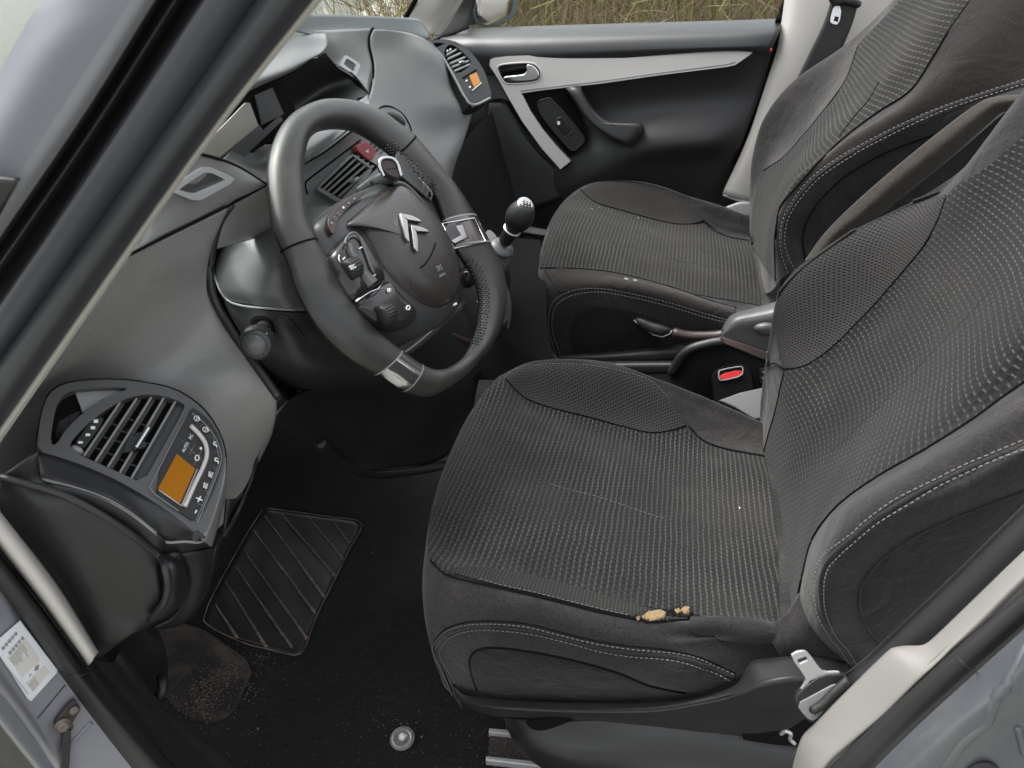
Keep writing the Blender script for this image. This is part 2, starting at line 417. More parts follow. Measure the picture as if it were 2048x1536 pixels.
def meshcloth(name, base, hole, p=0.0052, warm=(0.08, 0.07, 0.06)):
    m, t, b = new_mat(name)
    uv = t.nodes.new('ShaderNodeUVMap'); sp = t.nodes.new('ShaderNodeSeparateXYZ'); t.links.new(uv.outputs[0], sp.inputs[0])
    tc = t.nodes.new('ShaderNodeTexCoord')
    u = fmath(t, 'DIVIDE', sp.outputs[0], p); v = fmath(t, 'DIVIDE', sp.outputs[1], p)
    s = fmath(t, 'MULTIPLY', fmath(t, 'FLOOR', u), 0.5)
    fu = fmath(t, 'SUBTRACT', fmath(t, 'FRACT', u), 0.5); fv = fmath(t, 'SUBTRACT', fmath(t, 'FRACT', fmath(t, 'ADD', v, s)), 0.5)
    d = fmath(t, 'SQRT', fmath(t, 'ADD', fmath(t, 'MULTIPLY', fu, fu), fmath(t, 'MULTIPLY', fv, fv)))
    k = fmath(t, 'MULTIPLY', fmath(t, 'SUBTRACT', d, 0.2), 5.0, clamp=True)
    nz = t.nodes.new('ShaderNodeTexNoise'); nz.inputs['Scale'].default_value = 6.0; nz.inputs['Detail'].default_value = 6
    t.links.new(tc.outputs['Object'], nz.inputs['Vector'])
    mc = t.nodes.new('ShaderNodeMix'); mc.data_type = 'RGBA'; mc.inputs['A'].default_value = base+(1,); mc.inputs['B'].default_value = warm+(1,)
    t.links.new(nz.outputs[0], mc.inputs['Factor'])
    m2 = t.nodes.new('ShaderNodeMix'); m2.data_type = 'RGBA'; m2.inputs['A'].default_value = hole+(1,)
    t.links.new(mc.outputs['Result'], m2.inputs['B']); t.links.new(k, m2.inputs['Factor']); t.links.new(m2.outputs['Result'], b.inputs['Base Color'])
    b.inputs['Roughness'].default_value = 0.9; b.inputs['Specular IOR Level'].default_value = 0.2
    bp = t.nodes.new('ShaderNodeBump'); bp.inputs['Strength'].default_value = 0.6; bp.inputs['Distance'].default_value = 0.001
    t.links.new(k, bp.inputs['Height']); t.links.new(bp.outputs[0], b.inputs['Normal'])
    return m
def suede(name, base, mark=(0.12, 0.11, 0.1), amt=0.35, sc=5.0, fuzz=600, bump=0.3, dist=0.0008):
    m, t, b = new_mat(name)
    tc = t.nodes.new('ShaderNodeTexCoord')
    n1 = t.nodes.new('ShaderNodeTexNoise'); n1.inputs['Scale'].default_value = sc; n1.inputs['Detail'].default_value = 8; n1.inputs['Roughness'].default_value = 0.6
    n1.inputs['Distortion'].default_value = 0.6
    n2 = t.nodes.new('ShaderNodeTexNoise'); n2.inputs['Scale'].default_value = fuzz; n2.inputs['Detail'].default_value = 3
    for n in (n1, n2): t.links.new(tc.outputs['Object'], n.inputs['Vector'])
    r = t.nodes.new('ShaderNodeMapRange'); r.inputs[1].default_value = 0.45; r.inputs[2].default_value = 0.8; r.inputs[4].default_value = amt
    t.links.new(n1.outputs[0], r.inputs[0])
    mc = t.nodes.new('ShaderNodeMix'); mc.data_type = 'RGBA'; mc.inputs['A'].default_value = base+(1,); mc.inputs['B'].default_value = mark+(1,)
    t.links.new(r.outputs[0], mc.inputs['Factor'])
    sc2 = t.nodes.new('ShaderNodeVectorMath'); sc2.operation = 'SCALE'; t.links.new(mc.outputs['Result'], sc2.inputs[0])
    t.links.new(fmath(t, 'ADD', fmath(t, 'MULTIPLY', n2.outputs[0], 1.6), 0.2), sc2.inputs['Scale']); t.links.new(sc2.outputs[0], b.inputs['Base Color'])
    b.inputs['Roughness'].default_value = 0.95; b.inputs['Specular IOR Level'].default_value = 0.1
    b.inputs['Sheen Weight'].default_value = 0.12; b.inputs['Sheen Roughness'].default_value = 0.5
    bp = t.nodes.new('ShaderNodeBump'); bp.inputs['Strength'].default_value = bump; bp.inputs['Distance'].default_value = dist
    n3 = t.nodes.new('ShaderNodeTexNoise'); n3.inputs['Scale'].default_value = 22; n3.inputs['Detail'].default_value = 4; n3.inputs['Distortion'].default_value = 1.2
    t.links.new(tc.outputs['Object'], n3.inputs['Vector'])
    b2 = t.nodes.new('ShaderNodeBump'); b2.inputs['Strength'].default_value = 0.35; b2.inputs['Distance'].default_value = 0.011
    t.links.new(n3.outputs[0], b2.inputs['Height']); t.links.new(b2.outputs[0], bp.inputs['Normal'])
    t.links.new(n2.outputs[0], bp.inputs['Height']); t.links.new(bp.outputs[0], b.inputs['Normal'])
    return m
def flat(name, col, rough=0.5, metal=0.0, emit=None, es=1.0, spec=0.5):
    m, t, b = new_mat(name)
    b.inputs['Base Color'].default_value = tuple(col)+(1,); b.inputs['Roughness'].default_value = rough; b.inputs['Metallic'].default_value = metal
    b.inputs['Specular IOR Level'].default_value = spec
    if emit: b.inputs['Emission Color'].default_value = tuple(emit)+(1,); b.inputs['Emission Strength'].default_value = es
    return m

M = {}
M['dash'] = plastic('dash_plastic', (0.225, 0.227, 0.225), 0.33, 700, 0.25, speck=0.3)
M['dashface'] = plastic('grained_dash_plastic', (0.24, 0.237, 0.232), 0.33, 700, 0.25, speck=0.4)
_t = M['dashface'].node_tree; _b = _t.nodes['Principled BSDF']
_tc = _t.nodes.new('ShaderNodeTexCoord'); _s = _t.nodes.new('ShaderNodeSeparateXYZ'); _t.links.new(_tc.outputs['Object'], _s.inputs[0])
_a = _t.nodes.new('ShaderNodeMath'); _a.operation = 'MULTIPLY_ADD'; _t.links.new(_s.outputs[1], _a.inputs[0]); _a.inputs[1].default_value = 0.7; _t.links.new(_s.outputs[2], _a.inputs[2])
_m = _t.nodes.new('ShaderNodeMath'); _m.operation = 'MULTIPLY'; _t.links.new(_a.outputs[0], _m.inputs[0]); _m.inputs[1].default_value = 2600
_n = _t.nodes.new('ShaderNodeMath'); _n.operation = 'SINE'; _t.links.new(_m.outputs[0], _n.inputs[0])
_bp = _t.nodes.new('ShaderNodeBump'); _bp.inputs['Strength'].default_value = 0.35; _bp.inputs['Distance'].default_value = 0.0006
_t.links.new(_n.outputs[0], _bp.inputs['Height']); _t.links.new(_bp.outputs[0], _b.inputs['Normal'])
M['dashdark'] = plastic('dark_plastic', (0.0145, 0.0147, 0.0152), 0.46, 800, 0.2, speck=0.10, sth=0.72, sscale=600)
M['black'] = plastic('black_plastic', (0.008, 0.008, 0.0082), 0.55, 800, 0.15, speck=0.12)
M['gloss'] = plastic('piano_black_plastic', (0.018, 0.016, 0.016), 0.18, 300, 0.02)
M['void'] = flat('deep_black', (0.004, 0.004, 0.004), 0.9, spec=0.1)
M['leather'] = plastic('steering_leather', (0.0215, 0.021, 0.0195), 0.33, 1100, 0.4, speck=0.22, sth=0.70, sscale=500, dirt=0.35, dirtcol=(0.12, 0.105, 0.09))
M['grip'] = plastic('perforated_leather', (0.026, 0.022, 0.020), 0.38, 500, 0.9)
M['grip2'] = plastic('dark_brown_grip', (0.015, 0.0115, 0.0105), 0.3, 900, 0.3, speck=0.1)
M['hubd'] = plastic('hub_plastic', (0.033, 0.034, 0.034), 0.3, 800, 0.1)
M['pad'] = plastic('airbag_plastic', (0.032, 0.0275, 0.025), 0.27, 1200, 0.3, speck=0.10, sth=0.72, sscale=700)
M['knobg'] = plastic('stalk_grey', (0.05, 0.05, 0.05), 0.4, 700, 0.2)
M['shell'] = plastic('shroud_plastic', (0.085, 0.087, 0.087), 0.33, 900, 0.15)
M['emblem'] = plastic('dull_chrome', (0.38, 0.36, 0.35), 0.22, 200, 0.05, 0.08, 1.0)
M['chromedark'] = plastic('smoked_chrome', (0.13, 0.115, 0.115), 0.2, 200, 0.05, 0.1, 0.8, speck=0.3)
M['chrome'] = plastic('worn_chrome', (0.55, 0.55, 0.55), 0.16, 200, 0.05, 0.08, 1.0)
M['midgrey'] = plastic('mid_grey_plastic', (0.065, 0.065, 0.066), 0.4, 800, 0.2)
M['ledge'] = plastic('ledge_plastic', (0.020, 0.0205, 0.0215), 0.42, 700, 0.12)
M['frame'] = plastic('bright_frame', (0.6, 0.61, 0.63), 0.3, 300, 0.03, 0.05, 0.2)
M['brownpl'] = plastic('brown_gloss_plastic', (0.035, 0.022, 0.018), 0.4, 300, 0.05)
M['satin'] = plastic('satin_silver', (0.54, 0.515, 0.49), 0.42, 600, 0.03, 0.05, 0.15)
M['steel'] = plastic('zinc_steel', (0.5, 0.5, 0.5), 0.4, 600, 0.1, 0.1, 0.6)
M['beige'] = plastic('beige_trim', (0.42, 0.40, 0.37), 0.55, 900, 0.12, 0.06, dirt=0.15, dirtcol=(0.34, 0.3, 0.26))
M['rubber'] = plastic('weatherstrip_rubber', (0.010, 0.0097, 0.010), 0.62, 500, 0.15, 0.2)
M['paintlav'] = plastic('outer_pillar_paint', (0.135, 0.138, 0.16), 0.6, 60, 0.02, 0.05, speck=0.0)
M['paint'] = plastic('grey_body_paint', (0.19, 0.19, 0.212), 0.62, 60, 0.02, 0.06, 0.1, coat=0.0, speck=0.0, dirt=0.25, dirtcol=(0.34, 0.34, 0.33))
M['sealblue'] = plastic('seal_rubber_dull', (0.03, 0.031, 0.037), 0.5, 300, 0.05, 0.15)
M['paintdark'] = plastic('frame_paint', (0.06, 0.064, 0.078), 0.38, 60, 0.02, 0.06, 0.1, coat=0.3)
M['paintpost'] = plastic('post_paint', (0.068, 0.075, 0.084), 0.38, 30, 0.05, 0.12, 0.2, coat=0.3, dirt=0.5, dirtcol=(0.16, 0.155, 0.145), speck=0.4, sth=0.74, sscale=300)
M['white'] = flat('white_print', (0.75, 0.75, 0.73), 0.5)
M['greyprint'] = flat('grey_print', (0.2, 0.2, 0.2), 0.5)
M['amber'] = flat('amber_display', (0.29, 0.105, 0.001), 0.6, emit=(0.5, 0.2, 0.01), es=0.02, spec=0.15)
M['red'] = plastic('red_plastic', (0.5, 0.02, 0.02), 0.4, 500, 0.05)
M['pinkred'] = plastic('hazard_red', (0.36, 0.085, 0.1), 0.4, 500, 0.05)
M['weaveD'] = weave('seat_weave', (0.0098, 0.0096, 0.0096), (0.072, 0.071, 0.070), soft=0.0, tint=(0.033, 0.031, 0.029))
M['weaveC'] = weave('cushion_weave', (0.0175, 0.0169, 0.0165), (0.078, 0.076, 0.073), 0.0070, 0.0088, 0.09, 0.60, 0.05, (0.042, 0.039, 0.037), 0.55)
M['weaveD2'] = weave('passenger_cushion_weave', (0.0115, 0.0112, 0.0106), (0.062, 0.061, 0.056), 0.0078, 0.0085, 0.12, 0.55, 0.05, (0.035, 0.032, 0.028), 0.4)
M['weaveP'] = weave('passenger_back_weave', (0.0115, 0.0112, 0.0106), (0.068, 0.067, 0.062), 0.0082, 0.0100, 0.10, 0.5, 0.05, (0.03, 0.028, 0.024), 0.4)
M['meshc'] = meshcloth('mesh_cloth', (0.027, 0.027, 0.028), (0.008, 0.008, 0.0085), 0.0040, (0.034, 0.03, 0.027))
M['meshfine'] = meshcloth('fine_mesh_cloth', (0.0165, 0.016, 0.0155), (0.008, 0.008, 0.008), 0.0040, (0.026, 0.023, 0.02))
M['rearmesh'] = M['meshc']
M['suede'] = suede('plain_cloth', (0.0185, 0.0178, 0.018), (0.07, 0.064, 0.06), 0.6, 6.0, 420)
M['velour'] = suede('velour', (0.010, 0.010, 0.0105), (0.026, 0.026, 0.026), 0.5, 30, 380, 0.7, 0.0008)
M['brownc'] = suede('brown_cloth', (0.0165, 0.0138, 0.0134), (0.030, 0.0265, 0.024), 0.4)
M['beigeshaded'] = plastic('shaded_beige_trim', (0.178, 0.172, 0.161), 0.6, 900, 0.12, 0.08, dirt=0.3, dirtcol=(0.2, 0.18, 0.16))  # same trim as the far pillar; roof shade is put into this darker colour
M['armcloth'] = suede('armrest_cloth', (0.028, 0.0245, 0.021), (0.045, 0.039, 0.034), 0.3)
M['thread'] = flat('pale_thread', (0.145, 0.14, 0.132), 0.8)
M['carpet'] = suede('carpet', (0.0062, 0.006, 0.0062), (0.02, 0.0165, 0.0145), 0.6, 4.0, 900, 0.6, 0.002)
M['carpetdirt'] = suede('dusty_carpet', (0.014, 0.0115, 0.0105), (0.12, 0.09, 0.07), 0.9, 14.0, 900, 0.8, 0.002)
M['heelpad'] = plastic('heel_pad_rubber', (0.010, 0.009, 0.0085), 0.5, 300, 0.2, dirt=0.4, dirtcol=(0.05, 0.04, 0.03))
M['ribdirt'] = plastic('dusty_rib', (0.09, 0.07, 0.058), 0.9, 300, 0.5, 0.5, dirt=0.9, dirtcol=(0.30, 0.23, 0.17))
M['belt'] = plastic('belt_webbing', (0.012, 0.012, 0.012), 0.6, 900, 0.5)
M['foam'] = suede('yellow_foam', (0.2, 0.135, 0.07), (0.27, 0.2, 0.11), 0.5, 60, 500)
M['rust'] = plastic('rusty_metal', (0.018, 0.012, 0.010), 0.7, 150, 0.8, 0.5, dirt=0.9, dirtcol=(0.07, 0.03, 0.018), speck=0.3, sth=0.62)
M['boltm'] = plastic('rusty_bolt', (0.16, 0.13, 0.11), 0.6, 300, 0.4, 0.4, 0.3, dirt=0.5, dirtcol=(0.14, 0.07, 0.04))
M['rustdark'] = plastic('dark_rust', (0.035, 0.027, 0.025), 0.7, 300, 0.4, 0.4)
M['rustplastic'] = plastic('dirty_brown_plastic', (0.045, 0.03, 0.025), 0.6, 300, 0.4, 0.4, dirt=0.6, dirtcol=(0.12, 0.07, 0.045))
M['clear'] = plastic('clear_clip', (0.10, 0.10, 0.098), 0.25, 300, 0.1)
m, t, b = new_mat('window_glass')
tr = t.nodes.new('ShaderNodeBsdfTransparent'); tr.inputs[0].default_value = (0.86, 0.9, 0.88, 1)
gl = t.nodes.new('ShaderNodeBsdfGlossy'); gl.inputs['Roughness'].default_value = 0.02
fr = t.nodes.new('ShaderNodeFresnel'); fr.inputs[0].default_value = 1.5
mx = t.nodes.new('ShaderNodeMixShader'); t.links.new(fr.outputs[0], mx.inputs[0]); t.links.new(tr.outputs[0], mx.inputs[1]); t.links.new(gl.outputs[0], mx.inputs[2])
t.links.new(mx.outputs[0], t.nodes['Material Output'].inputs['Surface']); t.nodes.remove(b)
M['glass'] = m
M['twig'] = plastic('bare_twigs', (0.17, 0.12, 0.07), 0.8, 200, 0.2, 0.4)
M['twig2'] = plastic('dry_twigs', (0.27, 0.21, 0.125), 0.8, 200, 0.2, 0.4)
M['grass'] = plastic('grass_blades', (0.20, 0.21, 0.05), 0.7, 200, 0.2, 0.4)
M['asphalt'] = plastic('road_surface', (0.19, 0.195, 0.17), 0.8, 120, 0.6, 0.25)
M['verge'] = plastic('verge_soil', (0.12, 0.115, 0.045), 0.9, 40, 0.8, 0.5)
M['dust'] = flat('sandy_dust', (0.19, 0.155, 0.12), 0.9)
M['lamp'] = M['satin']
# ================================================================== outside
bm = bmesh.new()
def quad(bm, a, b, c, d): bm.faces.new([bm.verts.new(p) for p in (a, b, c, d)])
quad(bm, (-80, -40, -0.36), (80, -40, -0.36), (80, 90, -0.36), (-80, 90, -0.36))
g = bmobj('ground', bm, M['verge'], None, False); tag(g, 'green verge and soil around the car', kind='structure')
bm = bmesh.new(); quad(bm, (-80, -6, -0.352), (80, -6, -0.352), (80, 1.9, -0.352), (-80, 1.9, -0.352))
quad(bm, (-80, 1.9, -0.352), (-1.2, 1.9, -0.352), (-2.2, 6.5, -0.352), (-4, 80, -0.352)); quad(bm, (-80, 1.9, -0.352), (-4, 80, -0.352), (-40, 80, -0.352), (-80, 60, -0.352))
g = bmobj('road', bm, M['asphalt'], None, False); tag(g, 'grey road surface the car stands on', kind='structure')
# hedge of bare twigs beyond the far door
def twigs(name, n, x0, x1, y0, y1, h0, h1, mat, label, cat, rr=(0.002, 0.006), lean=0.5):
    bm = bmesh.new(); rnd = random.Random(n)
    for i in range(n):
        x = rnd.uniform(x0, x1); y = rnd.uniform(y0, y1); h = rnd.uniform(h0, h1)
        p = Vector((x, y, -0.36)); d = Vector((rnd.gauss(0, lean*0.5), rnd.gauss(0, 0.2), 1)).normalized()
        if rnd.random() < 0.5: p = p+Vector((0, 0, rnd.uniform(0.2, 1.2))); d = Vector((rnd.gauss(0, lean*1.6), rnd.gauss(0, 0.3), rnd.uniform(0.1, 1))).normalized(); h *= 0.5
        r = rnd.uniform(*rr); prev = None; k = 5
        for s in range(k+1):
            wv = Vector((1, 0, 0)) if abs(d.x) < 0.7 else Vector((0, 0, 1))
            a = bm.verts.new(p-wv*r*(1-s/k*0.7)); c = bm.verts.new(p+wv*r*(1-s/k*0.7)); e = bm.verts.new(p+Vector((0, -1, 0))*r*(1-s/k*0.7))
            if prev: bm.faces.new((prev[0], prev[2], e, a)); bm.faces.new((prev[2], prev[1], c, e))
            prev = (a, c, e); p = p+d*h/k; d = (d+Vector((rnd.gauss(0, .18), rnd.gauss(0, .1), rnd.gauss(0, .12)))).normalized()
    o = bmobj(name, bm, mat, None, False)
    return tag(o, label, cat, kind='stuff')
twigs('hedge', 9000, -1.7, 3.6, 3.3, 5.2, 0.8, 2.2, M['twig'], 'tangled brown bare hedge behind the far door window', 'hedge', (0.0012, 0.0035), 0.35)
twigs('dry_brush', 2600, -1.6, 3.6, 3.0, 4.8, 0.5, 1.8, M['twig2'], 'straw coloured dry brush in front of the hedge', 'brush', (0.0012, 0.003), 0.35)
twigs('tall_grass', 5200, -1.9, 4.5, 3.4, 6.5, 0.5, 1.5, M['grass'], 'bright green grass showing through the hedge', 'grass', (0.003, 0.008), 0.3)

# ================================================================== car floor
fl = surf('car_floor', [[Vector((-1.1, -0.47, 0.28)), Vector((-1.1, 0.2, 0.22)), Vector((-1.1, 0.5, 0.3)), Vector((-1.1, 1.1, 0.25))],
                       [Vector((-0.85, -0.47, 0.10)), Vector((-0.85, 0.1, 0.06)), Vector((-0.85, 0.45, 0.2)), Vector((-0.85, 1.1, 0.08))],
                       [Vector((-0.55, -0.47, 0.03)), Vector((-0.55, 0.1, 0.0)), Vector((-0.55, 0.45, 0.1)), Vector((-0.55, 1.1, 0.0))],
                       [Vector((-0.2, -0.47, 0.0)), Vector((-0.2, 0.1, 0.0)), Vector((-0.2, 0.4, 0.05)), Vector((-0.2, 1.1, 0.0))],
                       [Vector((0.9, -0.47, 0.0)), Vector((0.9, 0.1, 0.0)), Vector((0.9, 0.4, 0.04)), Vector((0.9, 1.1, 0.0))]], 50, 60, M['carpet'])
for v in fl.data.vertices: v.co.z += random.uniform(-0.0015, 0.0015)
tag(fl, 'black dusty carpet on the footwell floor', kind='structure')
FB = base_of(fl)
# heel pad
hp = empty('heel_pad', TZ(560, 1160, 0.02), 'black ribbed rubber heel pad on the carpet ahead of the driver seat', 'heel pad')
L_ = [(532, 1018), (500, 1060), (460, 1130), (425, 1195), (408, 1238), (410, 1250), (430, 1266)]
R__ = [(716, 1043), (722, 1058), (700, 1102), (665, 1172), (633, 1238), (610, 1300), (590, 1314)]
overlay('pad', FB, L_, R__, 26, 16, M['heelpad'], hp, 0.004, 0, 0.003)
edge = [(532, 1018), (580, 1024), (650, 1034), (712, 1042), (723, 1052), (720, 1066), (700, 1102), (665, 1172), (633, 1238), (612, 1296), (600, 1312), (580, 1313), (540, 1303), (490, 1290), (440, 1268), (412, 1250), (408, 1238), (425, 1195), (460, 1130), (500, 1060), (526, 1022)]
tube('pad_edge', on(FB, edge, 90, 0.0045), [0.0004+0.0008*abs(math.sin(k*.7)) for k in range(91)], M['ribdirt'], hp, 6)
for a, b in (((506, 1061), (632, 1232)), ((530, 1034), (649, 1198)), ((564, 1031), (670, 1155)), ((615, 1034), (687, 1122)), ((670, 1050), (699, 1089)), ((489, 1106), (615, 1282)), ((472, 1137), (584, 1299)), ((451, 1167), (533, 1298)), ((431, 1212), (475, 1280))):
    p = [pick(FB, a[0]+(b[0]-a[0])*k/24, a[1]+(b[1]-a[1])*k/24, 0.005)[0] for k in range(25)]
    tube('rib', p, [0.0008+0.0022*abs(math.sin(k*1.3+a[0]))*(0.3+k/24) for k in range(25)], M['ribdirt'], hp, 6)
# clip
cl = empty('floor_clip', TZ(805, 1478, 0.0), 'round clear plastic mat clip on the carpet below the driver seat', 'clip')
q = TZ(805, 1478, 0.002)
lathe('disc', q, (0, -0.15, 1), [(0, 0.0175), (0.003, 0.0185), (0.005, 0.016), (0.003, 0.010), (0.002, 0.006)], M['clear'], cl, 32)
lathe('stud', q+Vector((0, 0, 0.002)), (0, -0.1, 1), [(0, 0.0055), (0.007, 0.005), (0.008, 0.003)], M['satin'], cl, 20)
# dust and crumbs
bm = bmesh.new(); rnd = random.Random(5)
spots = [(460, 1360, 55, 420), (430, 1400, 45, 260), (505, 1320, 25, 160), (790, 1450, 22, 90), (1000, 1495, 60, 160)]
for (sx, sy, sg, n) in spots:
    for _ in range(n):
        a, b_ = rnd.gauss(sx, sg), rnd.gauss(sy, sg*0.8)
        p = pick(FB, a, b_, 0.002)[0]; r = 0.00022+0.0008*rnd.random()**3
        bmesh.ops.create_icosphere(bm, subdivisions=1, radius=r, matrix=Matrix.Translation(p)@Matrix.Diagonal((1, rnd.uniform(.6, 1.8), .6, 1)))
for _ in range(1100):
    a, b_ = rnd.uniform(300, 1000), rnd.uniform(1050, 1536)
    p = pick(FB, a, b_, 0.002)[0]; r = rnd.uniform(0.00012, 0.0006)*(2.2 if rnd.random() < 0.05 else 1)
    bmesh.ops.create_icosphere(bm, subdivisions=1, radius=r, matrix=Matrix.Translation(p)@Matrix.Diagonal((1, rnd.uniform(.6, 2.0), .6, 1)))
o = bmobj('floor_dust', bm, M['dust'], None, False); tag(o, 'sandy dust and crumbs scattered on the black carpet', 'dust', kind='stuff')

# footrest / inner sill trim at the driver side
ft = empty('sill_trim', T(260, 1400, -.43), 'black plastic sill trim beside the driver footwell', 'sill trim')
surf('panel', [[(186, 1320, -.455), (290, 1440, -.455), (380, 1540, -.455), (430, 1600, -.455)],
               [(225, 1325, -.42), (300, 1415, -.42), (400, 1510, -.42), (470, 1580, -.42)],
               [(245, 1300, -.40), (320, 1405, -.40), (440, 1500, -.39), (520, 1570, -.39)],
               [(270, 1330, -.36), (345, 1430, -.36), (450, 1520, -.36), (540, 1590, -.36)]], 16, 30, M['dashdark'], ft)
surf('footrest', [[(190, 1300, -.42), (225, 1330, -.40), (262, 1385, -.395), (296, 1424, -.395)], [(260, 1250, -.36), (290, 1290, -.35), (312, 1340, -.35), (322, 1385, -.36)],
                  [(312, 1250, -.34), (328, 1288, -.33), (336, 1335, -.33), (334, 1388, -.345)]], 16, 16, M['black'], ft)
md = overlay('carpet_mound', FB, [(300, 1262), (345, 1245), (400, 1258), (450, 1290), (490, 1320), (502, 1345)], [(310, 1330), (330, 1390), (370, 1430), (420, 1445), (465, 1425), (502, 1350)], 30, 24, M['carpetdirt'], None, 0.001, 0.022)
tag(md, 'brown dusty carpet bulge beside the heel pad', 'carpet bulge')
MDB = base_of(md); bm = bmesh.new(); rnd = random.Random(11)
for _ in range(1500):
    t_ = rnd.random(); a = 330+t_*165+rnd.gauss(0, 8); b_ = 1450-(t_**1.4)*120+rnd.gauss(0, 26)-18
    if t_ < .35 and rnd.random() < .6: continue
    p = pick(MDB, min(a, 500), b_, 0.0006)[0]; r = 0.00018+0.0006*rnd.random()**2
    bmesh.ops.create_icosphere(bm, subdivisions=1, radius=r, matrix=Matrix.Translation(p)@Matrix.Diagonal((1, rnd.uniform(.6, 1.8), .6, 1)))
tag(bmobj('sand', bm, M['dust'], None, False), 'pale sand gathered along the carpet bulge by the footrest', 'sand', kind='stuff')
tube('rib', cr(W([(236, 1330, -.4), (262, 1368, -.4), (292, 1408, -.4), (302, 1422, -.4)]), 12), 0.0022, M['dashdark'], ft)
tube('corner_lip', cr(W([(302, 1422, -.395), (318, 1395, -.39), (326, 1370, -.38), (322, 1355, -.37)]), 12), 0.006, M['dashdark'], ft)

# ================================================================== dashboard
da = empty('dashboard', (-0.6, 0.35, 0.6), 'grey plastic dashboard curving across the car behind the steering wheel', 'dashboard')
face = surf('lower_face', [
    [(40, 632, -.44), (160, 560, -.41), (250, 514, -.38), (330, 474, -.31), (400, 440, -.24), (462, 410, -.17)],
    [(0, 720, -.46), (130, 640, -.42), (230, 590, -.36), (320, 550, -.30), (380, 520, -.24), (424, 500, -.18)],
    [(-20, 800, -.45), (80, 740, -.39), (190, 690, -.33), (290, 650, -.275), (370, 615, -.23), (422, 575, -.19)],
    [(-40, 870, -.44), (40, 820, -.365), (150, 770, -.315), (270, 745, -.28), (370, 710, -.235), (470, 670, -.2)],
    [(-40, 950, -.44), (20, 930, -.40), (150, 880, -.34), (300, 830, -.285), (420, 780, -.25), (525, 745, -.215)],
    [(-20, 1030, -.46), (60, 1000, -.43), (200, 980, -.34), (360, 920, -.29), (470, 850, -.24), (558, 795, -.21)],
    [(40, 1060, -.45), (120, 1060, -.42), (250, 1060, -.33), (400, 1010, -.27), (480, 930, -.23), (552, 850, -.195)],
    [(100, 1100, -.44), (200, 1110, -.40), (330, 1100, -.32), (440, 1060, -.25), (490, 980, -.215), (540, 880, -.175)]], 60, 50, M['dashface'], da, 0.004)
surf('lower_face_corner', [[(462, 409, -.17), (500, 390, -.14), (545, 368, -.11), (595, 348, -.04)], [(440, 445, -.165), (500, 425, -.13), (560, 400, -.1), (598, 385, -.03)],
               [(424, 500, -.18), (500, 480, -.1), (560, 460, -.04), (596, 440, .02)]], 12, 20, M['dash'], da, 0.003)
tube('opening_lip', cr(W([(462, 409, -.17), (438, 445, -.175), (424, 500, -.18), (420, 540, -.185), (424, 585, -.195), (445, 632, -.2), (472, 675, -.21), (510, 728, -.22), (557, 795, -.235)]), 40), 0.0045, M['dashdark'], da)
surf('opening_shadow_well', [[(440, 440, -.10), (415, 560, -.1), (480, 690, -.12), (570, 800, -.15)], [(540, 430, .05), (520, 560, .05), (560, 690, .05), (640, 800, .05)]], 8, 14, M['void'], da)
tube('panel_gap', cr(W([(40, 631, -.44), (160, 559, -.41), (250, 513, -.38), (330, 473, -.31), (400, 439, -.24), (462, 408, -.17), (530, 371, -.12)]), 40), 0.0016, M['void'], da)
up_ = surf('upper_panel', [
    [(180, 420, -.44), (290, 360, -.38), (370, 322, -.32), (402, 308, -.28), (440, 318, -.235), (480, 335, -.17), (532, 368, -.118)],
    [(120, 500, -.44), (240, 430, -.38), (330, 380, -.32), (390, 355, -.28), (440, 350, -.225), (490, 352, -.165), (533, 369, -.118)],
    [(60, 570, -.44), (180, 500, -.39), (290, 440, -.33), (370, 405, -.28), (430, 385, -.22), (490, 370, -.165), (533, 370, -.118)],
    [(40, 628, -.44), (160, 556, -.40), (250, 510, -.38), (330, 470, -.31), (400, 436, -.24), (462, 404, -.17), (534, 371, -.118)]], 24, 40, M['dash'], da, 0.003)
relax(face, 8)
UB = base_of(up_)
tube('panel_edge', cr(W([(395, 306, -.285), (402, 308, -.28), (440, 318, -.235), (480, 335, -.17), (533, 369, -.117)]), 16), 0.0013, M['void'], da)
# speaker grilles with chrome frames
def grille(B, out, inn, label=None):
    fr = [pick(B, a, b, 0.0035)[0] for a, b in out]; fi = [pick(B, a, b, 0.0035)[0] for a, b in inn]
    n = sum((pick(B, a, b)[2] for a, b in out), Vector()).normalized()
    c_ = sum(fr, Vector())/len(fr); P_ = Pl(c_, n)
    fr = P_.hs(out); fi = P_.hs(inn)
    f = prism('speaker_frame', rounded(fr), n, 0.005, M['frame'], da, holes=[rounded(fi)])
    g = prism('speaker_mesh', chaikin(fi, 1), n, 0.002, M['midgrey'], f)
    for v in g.data.vertices: v.co -= n*0.002
grille(UB, [(338, 381), (403, 336), (426, 337), (470, 357), (462, 367), (402, 401), (384, 400)], [(356, 380), (408, 345), (424, 346), (452, 360), (445, 366), (396, 388), (384, 388)])
